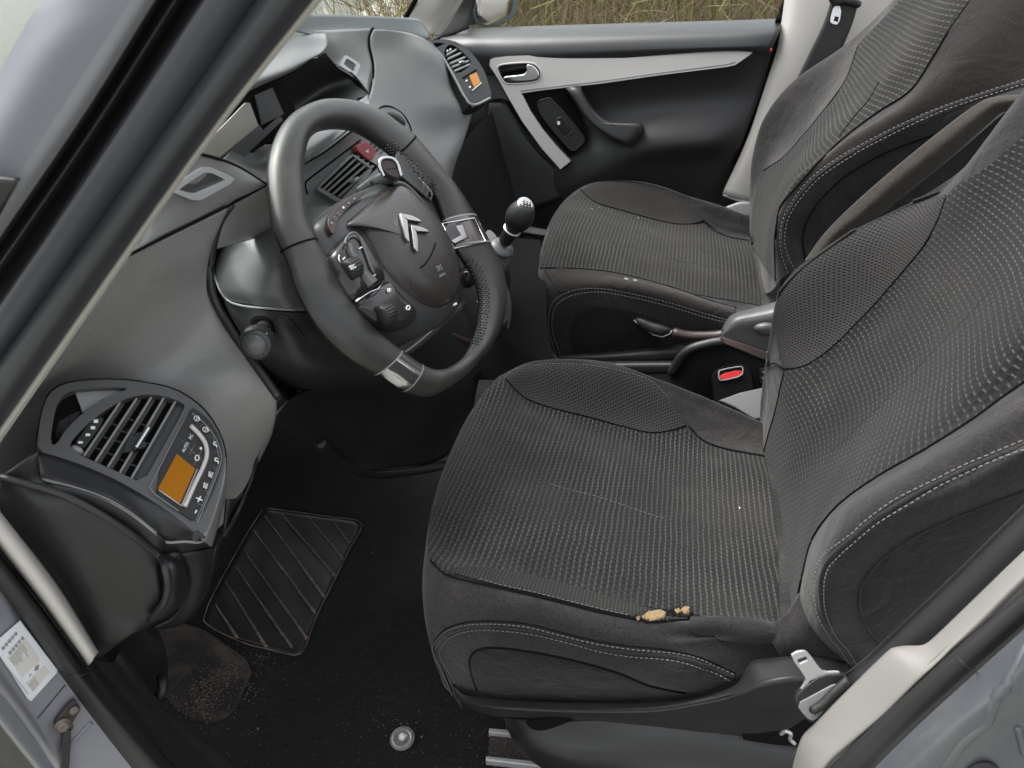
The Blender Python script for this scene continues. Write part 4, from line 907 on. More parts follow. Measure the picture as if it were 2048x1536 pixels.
wl = overlay('cushion_weave', KB,
    [(886, 1146), (858, 1105), (864, 1020), (878, 965), (905, 890), (945, 815), (985, 772), (1006, 754)],
    [(1575, 1262), (1560, 1240), (1557, 1170), (1553, 1060), (1545, 990), (1535, 940), (1531, 915), (1530, 905)], 90, 130, M['weaveC'], ds, 0.0012, uvf=uvc)
wl2 = overlay('near_bolster_mesh', KB,
    [(895, 1143), (940, 1137), (1000, 1142), (1060, 1152), (1120, 1168), (1180, 1185), (1250, 1207), (1320, 1224), (1375, 1232)],
    [(895, 1143), (960, 1163), (1020, 1178), (1080, 1192), (1140, 1208), (1200, 1222), (1260, 1234), (1320, 1242), (1375, 1242)], 60, 12, M['meshc'], ds, 0.0024, 0.001, uvf=uvc)
far_lo = [(1010, 757), (1035, 785), (1060, 802), (1110, 818), (1180, 835), (1240, 852), (1300, 866), (1345, 860), (1372, 850)]
far_hi = [(1010, 757), (1030, 742), (1075, 731), (1130, 729), (1190, 733), (1250, 745), (1300, 762), (1335, 795), (1372, 850)]
overlay('far_bolster_mesh', KB, far_hi, far_lo, 60, 20, M['meshc'], ds, 0.0024, 0.001, uvf=uvc)
# plain wedge at the rear far corner and near rear corner
overlay('rear_wedge', KB, [(1378, 846), (1420, 840), (1470, 838), (1530, 850)], [(1378, 850), (1405, 880), (1450, 898), (1530, 913)], 20, 12, M['suede'], ds, 0.0026)
overlay('rear_wedge', KB, [(1380, 1236), (1430, 1236), (1490, 1240), (1550, 1248)], [(1380, 1262), (1430, 1275), (1490, 1282), (1548, 1284)], 20, 10, M['suede'], ds, 0.0026)
sm = [on(KB, far_hi[:-1], 60, 0.003), on(KB, [(960, 1160), (1000, 1173), (1060, 1187), (1140, 1207), (1200, 1222), (1260, 1235)], 50, 0.003)]
stitch('seam_stitching', sm, M['thread'], ds, 0.0045, 0.0009, 0.00038)
st_hi = [(905, 1388), (885, 1340), (868, 1302), (872, 1283), (892, 1262), (925, 1250), (960, 1246), (1010, 1247), (1060, 1253), (1120, 1268), (1190, 1285), (1260, 1296), (1330, 1303), (1400, 1319), (1470, 1350)]
st_lo = [(922, 1385), (902, 1348), (882, 1312), (884, 1293), (903, 1273), (935, 1261), (970, 1258), (1020, 1261), (1070, 1268), (1130, 1282), (1200, 1301), (1260, 1311), (1330, 1318), (1400, 1335), (1462, 1360)]
stitch('side_stitching', [on(KB, st_hi, 100, 0.002), on(KB, st_lo, 100, 0.002)], M['thread'], ds, 0.0036, 0.0018, 0.0005)
mid = [((a[0]+b[0])/2, (a[1]+b[1])/2) for a, b in zip(st_hi, st_lo)]
tube('side_piping', on(KB, mid, 100, 0.0), 0.0022, M['suede'], ds)
tube('seam_groove', on(KB, [(a, b-4) for a, b in st_hi], 100, 0.0), 0.0009, M['void'], ds, 5)
tube('seam_groove', on(KB, far_lo, 50, 0.002), 0.001, M['void'], ds, 5)
tube('seam_groove', on(KB, [(862, 1122), (892, 1148), (940, 1163), (1000, 1177), (1060, 1191), (1140, 1211), (1200, 1226), (1280, 1242)], 50, 0.0015), 0.001, M['void'], ds, 5)
tube('seam_groove', on(KB, [(1376, 852), (1405, 882), (1450, 900), (1528, 915)], 20, 0.002), 0.001, M['void'], ds, 5)
# centre seam of the cushion, puckered
tube('centre_seam', on(KB, [(1085, 968), (1130, 978), (1200, 996), (1280, 1022), (1340, 1044), (1400, 1060)], 50, 0.0008), 0.0009, M['weaveC'], ds, 6)
stitch('centre_stitching', [on(KB, [(1100, 970), (1130, 979), (1200, 997), (1280, 1024), (1330, 1040)], 40, 0.0018)], M['thread'], ds, 0.002, 0.004, 0.0004)
# velour side insert
vi = overlay('velour_insert', KB, [(948, 1372), (940, 1330), (944, 1310), (965, 1297), (1010, 1298), (1080, 1308), (1160, 1325), (1240, 1348), (1300, 1372), (1370, 1384)],
        [(955, 1378), (968, 1388), (985, 1392), (1010, 1394), (1060, 1396), (1120, 1398), (1180, 1398), (1240, 1397), (1300, 1394), (1370, 1386)], 60, 20, M['velour'], ds, 0.0012, 0.0015)
tube('insert_seam', on(KB, [(955, 1380), (942, 1340), (942, 1312), (965, 1296), (1010, 1296), (1080, 1306), (1160, 1323), (1240, 1346), (1300, 1370), (1370, 1385)], 60, 0.001), 0.0012, M['void'], ds, 6)
# tear with ragged foam showing
rt = random.Random(21)
def ragged(pts, amp=1.6):
    out = []
    for k in range(len(pts)):
        a, b = pts[k], pts[(k+1) % len(pts)]
        for q in range(4): out.append((a[0]+(b[0]-a[0])*q/4+rt.uniform(-amp, amp), a[1]+(b[1]-a[1])*q/4+rt.uniform(-amp, amp)))
    return out
hole_ = ragged([(1262, 1237), (1285, 1231), (1320, 1225), (1345, 1224), (1365, 1218), (1383, 1219), (1384, 1233), (1370, 1238), (1340, 1243), (1300, 1246), (1275, 1241)], 1.6)
cn = pick(KB, 1325, 1236)[2]
prism('torn_hole', [pick(KB, a, b, 0.0026)[0] for a, b in hole_], cn, 0.0015, M['void'], ds)
for pts in ([(1284, 1237), (1296, 1230), (1320, 1226), (1332, 1231), (1328, 1240), (1300, 1244)], [(1348, 1226), (1358, 1222), (1362, 1230), (1354, 1234)],
            [(1362, 1224), (1370, 1219), (1380, 1221), (1379, 1232), (1368, 1235)], [(1272, 1238), (1278, 1236), (1280, 1241), (1274, 1242)]):
    dome('foam', [pick(KB, a, b, 0.0042)[0] for a, b in ragged(pts, 0.8)], cn, 0.0010, M['foam'], ds, 4, 0.002)
bm = bmesh.new()
for _ in range(110):
    k = rt.randrange(len(hole_)); a = hole_[k]; d = (rt.uniform(-7, 7), rt.uniform(-5, 5))
    p = [pick(KB, a[0]+d[0]*s/3, a[1]+d[1]*s/3, 0.004+0.001*s)[0] for s in range(4)]
    tubemesh(bm, p, 0.0003, 4)
bmobj('frayed_thread', bm, M['suede'], ds)
# white crumb
bm = bmesh.new(); bmesh.ops.create_icosphere(bm, subdivisions=1, radius=0.0016, matrix=Matrix.Translation(pick(KB, 1479, 1018, 0.002)[0])@Matrix.Diagonal((.6, 1.2, .6, 1)))
o = bmobj('crumb', bm, M['white']); tag(o, 'tiny white crumb lying on the driver seat cushion', 'crumb')

# backrest: columns run bottom -> top, listed near side -> far side
B_ = [
    [(1745, 1400, -.20), (1780, 1320, -.20), (1900, 1220, -.20), (2048, 1080, -.2), (2250, 880, -.19), (2500, 600, -.17), (2640, 380, -.12)],
    [(1725, 1380, -.255), (1762, 1290, -.26), (1880, 1185, -.265), (2030, 1050, -.262), (2220, 880, -.255), (2440, 620, -.22), (2590, 400, -.15)],
    [(1712, 1345, -.262), (1692, 1240, -.285), (1730, 1140, -.292), (1850, 1040, -.292), (2030, 930, -.285), (2300, 700, -.25), (2500, 440, -.18)],
    [(1702, 1330, -.262), (1650, 1250, -.285), (1658, 1140, -.294), (1740, 1045, -.294), (1910, 955, -.285), (2200, 790, -.25), (2420, 480, -.19)],
    [(1660, 1310, -.25), (1622, 1240, -.262), (1632, 1130, -.27), (1705, 1020, -.27), (1870, 920, -.265), (2150, 740, -.235), (2380, 440, -.18)],
    [(1590, 1290, -.2), (1590, 1215, -.205), (1607, 1135, -.212), (1672, 1015, -.215), (1840, 905, -.215), (2110, 700, -.2), (2340, 400, -.16)],
    [(1575, 1200, -.15), (1590, 1130, -.155), (1625, 1050, -.16), (1710, 950, -.165), (1865, 830, -.165), (2090, 620, -.16), (2300, 360, -.12)],
    [(1560, 1075, -.02), (1590, 1000, -.02), (1640, 925, -.02), (1735, 835, -.02), (1865, 705, -.02), (2020, 530, -.02), (2230, 290, -.02)],
    [(1545, 990, .08), (1572, 910, .08), (1615, 845, .08), (1695, 765, .085), (1820, 630, .09), (1960, 450, .09), (2150, 230, .08)],
    [(1530, 920, .165), (1550, 840, .17), (1580, 760, .175), (1660, 690, .18), (1765, 590, .18), (1890, 405, .175), (2060, 180, .15)],
    [(1522, 880, .225), (1535, 780, .235), (1553, 690, .245), (1580, 585, .248), (1690, 495, .245), (1870, 395, .23), (2040, 200, .19)],
    [(1519, 860, .24), (1522, 800, .25), (1536, 700, .262), (1566, 573, .265), (1676, 480, .262), (1860, 385, .245), (2050, 262, .2)],
    [(1530, 860, .24), (1545, 800, .25), (1560, 710, .262), (1600, 590, .262), (1710, 505, .26), (1890, 420, .245), (2080, 290, .2)],
]
Bw = [[T(*p) for p in r] for r in B_]
# far back edge of the backrest: real depth behind the bolster
Bw.append([p+Vector((0.07, 0.0, 0.0)) for p in Bw[-1]])
bk = surf('backrest_body', Bw, 100, 110, M['suede'], ds, rs=False)
BB = base_of(bk)
weave_near = [(1578, 1245), (1592, 1215), (1606, 1150), (1623, 1085), (1655, 1035), (1700, 992), (1770, 945), (1850, 900), (1940, 843), (2010, 792), (2100, 730), (2200, 640)]
weave_far = [(1530, 905), (1540, 865), (1552, 825), (1570, 745), (1621, 726), (1669, 691), (1716, 644), (1764, 593), (1811, 539), (1859, 482), (1886, 412), (1912, 374), (1960, 346), (2010, 306), (2062, 258), (2120, 200)]
overlay('backrest_weave', BB, weave_near, weave_far, 100, 90, M['weaveD'], ds, 0.0015, uvf=uvb)
ins_o = [(1571, 737), (1561, 705), (1554, 660), (1554, 620), (1568, 585), (1605, 542), (1665, 497), (1735, 454), (1810, 418), (1894, 392)]
ins_i = [(1571, 737), (1590, 737), (1621, 727), (1669, 692), (1716, 645), (1764, 594), (1811, 540), (1850, 492), (1878, 440), (1894, 396)]
overlay('backrest_bolster_mesh', BB, ins_o, ins_i, 70, 26, M['meshc'], ds, 0.003, 0.002, uvf=uvb)
tube('backrest_piping', on(BB, [(1538, 730), (1534, 670), (1543, 615), (1566, 576), (1607, 535), (1670, 488), (1733, 446), (1811, 409), (1880, 384)], 60, 0.001), 0.0022, M['suede'], ds)
tube('seam_groove', on(BB, ins_i, 60, 0.002), 0.0011, M['void'], ds, 5)
tube('seam_groove', on(BB, ins_o, 60, 0.002), 0.0009, M['void'], ds, 5)
tube('seam_groove', on(BB, weave_near[:-1], 70, 0.001), 0.0011, M['void'], ds, 5)
tube('seam_groove', on(BB, [(1536, 733), (1552, 727), (1571, 738)], 10, 0.003), 0.0012, M['void'], ds, 5)
tube('seam_groove', on(BB, [(1530, 905), (1540, 865), (1552, 825), (1570, 745)], 20, 0.002), 0.0011, M['void'], ds, 5)
tube('centre_seam', on(BB, [(1660, 905), (1685, 886), (1730, 843), (1780, 795), (1830, 745), (1875, 697), (1920, 652), (1954, 615), (1985, 580)], 60, 0.001), 0.0011, M['weaveD'], ds, 6)
b1 = [(1700, 1324), (1680, 1295), (1658, 1268), (1638, 1227), (1632, 1180), (1634, 1150), (1643, 1124), (1665, 1098), (1697, 1073), (1740, 1036), (1791, 1000), (1860, 965), (1940, 925), (2048, 880), (2150, 830)]
b2 = [(1714, 1326), (1695, 1298), (1670, 1268), (1653, 1225), (1649, 1185), (1652, 1155), (1663, 1128), (1685, 1105), (1712, 1080), (1760, 1042), (1833, 1000), (1890, 968), (1960, 937), (2048, 900), (2150, 852)]
stitch('backrest_stitching', [on(BB, b1, 90, 0.002), on(BB, b2, 90, 0.002)], M['thread'], ds, 0.0036, 0.0018, 0.0005)
tube('backrest_side_piping', on(BB, [((a[0]+b[0])/2, (a[1]+b[1])/2) for a, b in zip(b1, b2)], 90, 0.0), 0.0022, M['suede'], ds)
overlay('backrest_velour_insert', BB, [(1768, 1290), (1745, 1266), (1727, 1232), (1720, 1196), (1735, 1152), (1784, 1103), (1854, 1059), (1976, 1008), (2100, 960)],
        [(1772, 1288), (1785, 1276), (1800, 1262), (1825, 1238), (1860, 1205), (1905, 1162), (1960, 1110), (2030, 1045), (2110, 975)], 50, 16, M['velour'], ds, 0.002, 0.001)
tube('insert_seam', on(BB, [(1765, 1288), (1743, 1266), (1725, 1232), (1718, 1196), (1733, 1151), (1783, 1101), (1853, 1057), (1976, 1006), (2048, 980)], 50, 0.0022), 0.0008, M['suede'], ds, 5)
surf('seat_gap_cloth', [[(1530, 1262, -.248), (1575, 1222, -.232), (1604, 1170, -.222)], [(1548, 1292, -.262), (1600, 1268, -.258), (1630, 1225, -.25)], [(1570, 1330, -.266), (1640, 1322, -.264), (1690, 1312, -.262)]], 16, 16, M['suede'], ds, .004)
# plastic side trim, hinge cover, base cover
surf('side_trim', [
    [(905, 1370, -.268), (925, 1388, -.275), (1010, 1398, -.285), (1150, 1404, -.288), (1300, 1403, -.288), (1400, 1392, -.287), (1470, 1370, -.285), (1500, 1325, -.28), (1540, 1316, -.275), (1610, 1312, -.27), (1690, 1322, -.265)],
    [(912, 1392, -.27), (940, 1404, -.285), (1020, 1412, -.295), (1150, 1418, -.298), (1300, 1417, -.300), (1400, 1403, -.304), (1480, 1384, -.310), (1520, 1368, -.314), (1570, 1358, -.314), (1630, 1354, -.305), (1700, 1350, -.29)],
    [(914, 1396, -.27), (942, 1408, -.285), (1022, 1416, -.297), (1150, 1422, -.300), (1300, 1421, -.302), (1400, 1407, -.306), (1480, 1389, -.312), (1520, 1373, -.316), (1570, 1363, -.316), (1630, 1359, -.307), (1700, 1356, -.29)],
    [(935, 1412, -.262), (960, 1424, -.275), (1030, 1430, -.288), (1150, 1434, -.292), (1300, 1440, -.292), (1400, 1440, -.292), (1480, 1440, -.292), (1520, 1440, -.292), (1570, 1440, -.29), (1640, 1420, -.28), (1720, 1390, -.27)],
    [(960, 1420, -.24), (990, 1432, -.25), (1060, 1436, -.26), (1180, 1442, -.27), (1300, 1455, -.275), (1400, 1470, -.28), (1480, 1480, -.28), (1530, 1490, -.28), (1580, 1500, -.275), (1650, 1480, -.27), (1740, 1420, -.265)]], 20, 70, M['dashdark'], ds, 0.003)
surf('base_cover', [
    [(1000, 1425, -.20), (1020, 1436, -.25), (1120, 1440, -.27), (1250, 1440, -.275), (1400, 1455, -.28), (1560, 1480, -.28), (1700, 1490, -.28)],
    [(1008, 1440, -.20), (1030, 1462, -.25), (1060, 1472, -.275), (1180, 1480, -.285), (1350, 1480, -.29), (1540, 1500, -.29), (1700, 1520, -.29)],
    [(1012, 1455, -.21), (1030, 1480, -.255), (1080, 1500, -.285), (1200, 1510, -.295), (1350, 1520, -.30), (1540, 1540, -.30), (1700, 1560, -.3)],
    [(1020, 1470, -.21), (1045, 1500, -.26), (1110, 1520, -.29), (1220, 1545, -.30), (1360, 1570, -.31), (1540, 1600, -.31), (1700, 1620, -.31)],
    [(1025, 1480, -.2), (1060, 1520, -.25), (1130, 1560, -.28), (1240, 1600, -.3), (1380, 1640, -.3), (1560, 1680, -.3), (1700, 1700, -.3)]], 24, 40, M['dashdark'], ds, 0.003)
dome('base_notch', chaikin(W([(1045, 1437, -.285), (1155, 1437, -.295), (1130, 1447, -.295), (1090, 1462, -.292), (1062, 1460, -.288)]), 2), (0, -1, .3), 0.001, M['void'], ds, 3, 0.002)
# belt bolt and dark hardware behind the side trim
surf('lower_hardware', [[(1480, 1440, -.285), (1560, 1440, -.285), (1660, 1400, -.28)], [(1500, 1560, -.285), (1600, 1540, -.285), (1680, 1480, -.28)]], 6, 8, M['void'], ds)
tube('buckle_wire', cr(W([(1562, 1468, -.31), (1572, 1462, -.315), (1582, 1468, -.315), (1580, 1478, -.31), (1590, 1488, -.31)]), 16), 0.002, M['steel'], ds)
# rails
rl = TZ(990, 1470, 0.012)
def rail(name, a, b, w, mat):
    A, B = TZ(*a), TZ(*b); d = (B-A); s = Vector((-d.y, d.x, 0)).normalized()*w
    bm = bmesh.new()
    q = [A-s, A+s, B+s, B-s]; top = [bm.verts.new(p+Vector((0, 0, .012))) for p in q]; bot = [bm.verts.new(p) for p in q]
    bm.faces.new(top); bm.faces.new(bot[::-1])
    for i in range(4): bm.faces.new((top[i], bot[i], bot[(i+1) % 4], top[(i+1) % 4]))
    o = bmobj(name, bm, mat, ds, False); m = o.modifiers.new('b', 'BEVEL'); m.width = .0015; m.segments = 2
    return o
rail('rail', (978, 1470, .012), (1060, 1478, .012), .0035, M['steel'])
rail('rail', (972, 1526, .012), (1100, 1540, .012), .0035, M['steel'])
rail('rail_channel', (978, 1498, .004), (1100, 1510, .004), .019, M['rust'])
# inboard belt stalk and hinge on the far side
IT = Pl(T(1490, 805, .29), (-.1, -1, 1.6))
prism('inner_trim', IT.hs([(1436, 800), (1480, 784), (1535, 772), (1545, 835), (1508, 838), (1470, 815)]), IT.n, .02, M['midgrey'], ds, bevel=.003)

# ================================================================== passenger seat
ps = empty('passenger_seat', (0.0, 0.77, 0.05), 'dark grey cloth passenger seat beside the far door', 'car seat', 'front seats')
K2 = [
    [(1120, 720, .50), (1114, 708, .50), (1180, 706, .497), (1260, 700, .495), (1340, 690, .495), (1420, 680, .495), (1500, 670, .50), (1560, 660, .50)],
    [(1110, 710, .495), (1094, 660, .49), (1150, 630, .485), (1230, 628, .483), (1320, 640, .483), (1400, 650, .485), (1480, 655, .49), (1560, 650, .50)],
    [(1100, 700, .49), (1078, 625, .49), (1130, 592, .485), (1220, 580, .483), (1320, 600, .483), (1400, 622, .487), (1480, 645, .495), (1560, 640, .505)],
    [(1095, 690, .51), (1073, 575, .50), (1120, 565, .495), (1215, 563, .493), (1320, 580, .493), (1400, 603, .50), (1480, 628, .505), (1560, 630, .515)],
    [(1095, 680, .54), (1077, 540, .535), (1130, 537, .53), (1220, 545, .53), (1320, 567, .53), (1400, 592, .535), (1470, 612, .54), (1560, 620, .54)],
    [(1095, 640, .62), (1080, 510, .62), (1120, 480, .62), (1220, 495, .62), (1320, 520, .62), (1400, 545, .625), (1480, 565, .63), (1560, 575, .63)],
    [(1100, 600, .76), (1087, 485, .76), (1130, 430, .76), (1230, 455, .76), (1320, 480, .76), (1400, 500, .76), (1480, 515, .76), (1560, 525, .76)],
    [(1110, 560, .88), (1095, 460, .88), (1145, 400, .90), (1240, 425, .91), (1320, 444, .92), (1380, 452, .925), (1450, 474, .93), (1540, 490, .93)],
    [(1120, 520, .96), (1105, 440, .96), (1163, 378, .97), (1240, 372, .99), (1310, 388, .995), (1370, 410, .985), (1440, 445, .97), (1530, 470, .96)],
    [(1130, 500, .98), (1115, 425, .98), (1166, 374, .985), (1240, 361, 1.0), (1310, 369, 1.01), (1380, 393, 1.0), (1444, 413, .99), (1530, 445, .98)],
    [(1140, 510, 1.0), (1125, 435, 1.0), (1175, 390, 1.01), (1245, 378, 1.02), (1315, 385, 1.03), (1385, 405, 1.02), (1450, 425, 1.01), (1530, 455, 1.0)],
]
c2 = surf('cushion_body', [[T(*p) for p in r] for r in K2], 70, 80, M['suede'], ps, rs=False)
K2B = base_of(c2)
overlay('cushion_weave', K2B, [(1081, 537), (1081, 500), (1090, 470), (1104, 440), (1130, 405), (1163, 380)],
        [(1523, 612), (1520, 585), (1516, 560), (1512, 530), (1507, 505), (1502, 482)], 60, 70, M['weaveD2'] if 'weaveD2' in M else M['weaveC'], ps, 0.0015, uvf=uvc)
f_lo = [(1161, 381), (1191, 406), (1239, 421), (1308, 440), (1350, 449), (1385, 449), (1407, 442)]
f_hi = [(1161, 381), (1195, 369), (1240, 364), (1300, 372), (1350, 390), (1388, 412), (1407, 442)]
overlay('bolster_mesh', K2B, f_hi, f_lo, 40, 12, M['meshfine'] if 'meshfine' in M else M['meshc'], ps, 0.003, 0.001, uvf=uvc)
overlay('rear_wedge', K2B, [(1407, 440), (1440, 440), (1490, 452)], [(1408, 443), (1450, 472), (1502, 484)], 14, 8, M['suede'], ps, 0.003)
overlay('near_bolster_cloth', K2B, [(1470, 614), (1420, 602), (1340, 576), (1240, 549), (1160, 539), (1085, 537)], [(1466, 638), (1410, 624), (1340, 603), (1273, 585), (1200, 574), (1120, 585)], 16, 8, M['brownc'], ps, 0.0022)
for g_ in (f_lo, [(1081, 537), (1130, 538), (1171, 540), (1239, 549), (1342, 576), (1410, 600), (1472, 617)], [(1407, 442), (1427, 463), (1461, 476), (1502, 483)]):
    tube('seam_groove', on(K2B, g_, 40, 0.0022), 0.0014, M['void'], ps, 5)
p1_ = [(1112, 706), (1100, 670), (1097, 644), (1102, 612), (1120, 592), (1154, 579), (1205, 577), (1273, 589), (1342, 606), (1410, 627), (1462, 642)]
p2_ = [(1120, 706), (1108, 672), (1104, 646), (1109, 618), (1126, 599), (1158, 587), (1205, 584), (1273, 596), (1342, 613), (1410, 634), (1455, 646)]
stitch('side_stitching', [on(K2B, p1_, 60, 0.002), on(K2B, p2_, 60, 0.002)], M['threadw'] if 'threadw' in M else M['thread'], ps, 0.0042, 0.0022, 0.00065)
overlay('side_insert', K2B, [(1150, 706), (1140, 670), (1146, 640), (1165, 620), (1200, 614), (1260, 622), (1320, 640)], [(1160, 706), (1180, 705), (1205, 703), (1235, 701), (1265, 699), (1290, 696), (1320, 690)], 24, 10, M['velour'], ps, 0.002)
tube('centre_seam', on(K2B, [(1215, 485), (1280, 500), (1340, 520), (1400, 530), (1450, 540)], 30, 0.001), 0.0012, M['weaveC'], ps, 6)
# chalky marks on the cushion
for a, b, r in ((1183, 420, 2.5), (1198, 417, 2), (1276, 438, 2), (1252, 560, 4), (1270, 563, 4)):
    p, uv, n = pick(K2B, a, b, 0.0026)
    lathe('mark', p, n, [(0, 0.0012*r), (0.0004, 0.001*r), (0.0005, 0.0005*r)], M['greymark'] if 'greymark' in M else M['greyprint'], ps, 8)
B2 = [
    [(1600, 560, .50), (1660, 500, .50), (1760, 400, .51), (1880, 280, .52), (2020, 170, .53), (2150, 60, .55), (2260, -40, .6)],
    [(1590, 555, .47), (1600, 440, .475), (1680, 350, .48), (1800, 275, .485), (1950, 205, .49), (2100, 150, .5), (2220, 60, .55)],
    [(1578, 548, .47), (1562, 465, .475), (1617, 362, .48), (1720, 293, .485), (1863, 222, .49), (2048, 157, .5), (2200, 80, .55)],
    [(1560, 560, .49), (1548, 470, .49), (1585, 370, .495), (1680, 290, .50), (1820, 205, .50), (1960, 90, .52), (2080, -20, .56)],
    [(1545, 580, .53), (1552, 478, .535), (1575, 400, .54), (1660, 305, .545), (1790, 205, .55), (1890, 80, .56), (1990, -50, .6)],
    [(1530, 585, .60), (1535, 480, .60), (1560, 390, .61), (1640, 290, .61), (1740, 195, .62), (1850, 60, .62), (1940, -60, .65)],
    [(1518, 560, .73), (1525, 460, .73), (1555, 370, .73), (1620, 280, .74), (1700, 190, .74), (1800, 60, .74), (1880, -60, .74)],
    [(1507, 510, .86), (1515, 420, .87), (1545, 340, .88), (1600, 270, .89), (1660, 190, .89), (1740, 80, .88), (1830, -60, .86)],
    [(1502, 480, .93), (1505, 400, .95), (1530, 335, .96), (1580, 245, .97), (1640, 165, .965), (1719, 85, .95), (1820, -40, .92)],
    [(1500, 460, .97), (1500, 370, .99), (1506, 310, 1.01), (1530, 235, 1.02), (1589, 161, 1.02), (1700, 82, 1.0), (1815, -25, .96)],
    [(1510, 460, .98), (1512, 380, 1.0), (1520, 320, 1.02), (1550, 240, 1.03), (1610, 165, 1.03), (1720, 90, 1.01), (1830, -20, .97)],
]
B2w = [[T(*p) for p in r] for r in B2]; B2w.append([p+Vector((.08, 0, 0)) for p in B2w[-1]])
b2 = surf('backrest_body', B2w, 80, 80, M['suede'], ps, rs=False)
B2B = base_of(b2)
overlay('backrest_weave', B2B, [(1552, 560), (1550, 478), (1560, 420), (1582, 386), (1634, 328), (1692, 273), (1760, 222), (1822, 181), (1863, 120), (1897, 62), (1940, 0), (1970, -50)],
        [(1500, 484), (1508, 410), (1518, 370), (1530, 340), (1569, 314), (1606, 273), (1640, 232), (1675, 190), (1700, 140), (1719, 89), (1790, 15), (1830, -40)], 80, 50, M['weaveP'] if 'weaveP' in M else M['weaveD'], ps, 0.002, uvf=uvb)
overlay('backrest_near_bolster', B2B, [(1556, 430), (1570, 405), (1590, 380), (1640, 330), (1700, 275), (1765, 227), (1828, 183), (1870, 122), (1905, 62), (1950, 0), (1990, -60)], [(1566, 440), (1582, 412), (1620, 366), (1680, 322), (1765, 275), (1865, 227), (1968, 190), (2060, 161), (2140, 125), (2200, 90)], 60, 24, M['brownc'], ps, 0.0010)
s1 = [(1578, 545), (1563, 500), (1562, 461), (1576, 417), (1617, 362), (1675, 318), (1760, 270), (1863, 222), (1965, 186), (2060, 156)]
s2 = [(1590, 545), (1573, 500), (1571, 463), (1585, 422), (1625, 369), (1682, 325), (1765, 279), (1866, 231), (1968, 195), (2060, 166)]
stitch('backrest_stitching', [on(B2B, s1, 60, 0.003), on(B2B, s2, 60, 0.003)], M['thread'], ps, 0.0045, 0.0024, 0.0007)
tube('backrest_side_piping', on(B2B, [((a[0]+b[0])/2, (a[1]+b[1])/2) for a, b in zip(s1, s2)], 60, 0.001), 0.0026, M['suede'], ps)
for g_ in ([(1528, 342), (1569, 315), (1606, 274), (1640, 233), (1692, 162), (1719, 90)], [(1552, 478), (1560, 420), (1582, 387), (1634, 329), (1692, 274), (1760, 223), (1822, 182), (1863, 121), (1897, 63)]):
    tube('seam_groove', on(B2B, g_, 50, 0.002), 0.0014, M['void'], ps, 5)
tube('insert_seam', on(B2B, [(1610, 520), (1605, 470), (1625, 420), (1680, 360), (1760, 310), (1850, 275), (1890, 262)], 30, 0.0012), 0.0012, M['void'], ps, 5)
tube('centre_seam', on(B2B, [(1680, 275), (1710, 235), (1740, 200), (1760, 165)], 24, 0.002), 0.0014, M['void'], ps, 5)
# folded armrest / strap along the inner side
surf('armrest', [[(2090, 188, .40), (2000, 192, .41), (1955, 207, .42), (1880, 262, .42), (1790, 335, .42), (1710, 405, .42), (1650, 465, .42), (1610, 520, .42)],
       [(2090, 200, .385), (2004, 204, .395), (1968, 222, .40), (1890, 285, .40), (1800, 358, .40), (1724, 424, .40), (1668, 470, .40), (1625, 525, .40)],
       [(2090, 218, .39), (2010, 224, .40), (1984, 242, .405), (1902, 315, .405), (1812, 388, .405), (1742, 445, .405), (1690, 480, .405), (1645, 530, .405)]], 12, 50, M['armcloth'], ps, 0.012)
surf('armrest_side', [[(2090, 216, .392), (2010, 226, .402), (1984, 246, .407), (1902, 317, .407), (1812, 390, .407), (1742, 447, .407), (1690, 482, .407), (1645, 532, .407)],
       [(2090, 300, .42), (2030, 320, .43), (1990, 345, .43), (1930, 380, .43), (1850, 430, .43), (1790, 460, .43), (1730, 500, .43), (1690, 540, .43)]], 6, 30, M['velour'], ps)
# lower side plastics, lever
surf('side_trim', [[(1112, 706, .50), (1180, 706, .49), (1260, 700, .487), (1340, 690, .487), (1430, 680, .487)], [(1120, 716, .485), (1190, 714, .475), (1270, 708, .47), (1340, 702, .47), (1430, 700, .47)],
                   [(1160, 730, .48), (1220, 728, .47), (1290, 724, .465), (1350, 720, .465), (1430, 720, .465)]], 8, 24, M['black'], ps, 0.003)
surf('rail_cover', [[(1200, 722, .44), (1270, 722, .44), (1345, 722, .44)], [(1210, 730, .425), (1280, 729, .425), (1350, 728, .425)], [(1230, 746, .42), (1300, 748, .42), (1350, 745, .42)]], 8, 14, M['dashdark'], ps, 0.004)
LP = Pl(T(1310, 655, .47), (-.1, -1, .5))
lv = dome('recline_lever', chaikin(LP.hs([(1266, 640), (1275, 632), (1300, 642), (1330, 650), (1346, 660), (1340, 668), (1325, 675), (1300, 668), (1278, 655)]), 2), LP.n, 0.012, M['black'], ps, 6, 0.006)
tube('lever_bead', [p+LP.n*0.004 for p in LP.hs([(1268, 640), (1285, 655), (1308, 670), (1325, 674), (1340, 668), (1345, 660)])], 0.0012, M['dash'], ps, 6)
tube('lever_base', cr(W([(1345, 665, .465), (1380, 672, .465), (1430, 672, .465), (1450, 668, .465)]), 12), 0.01, M['brownpl'] if 'brownpl' in M else M['black'], ps)
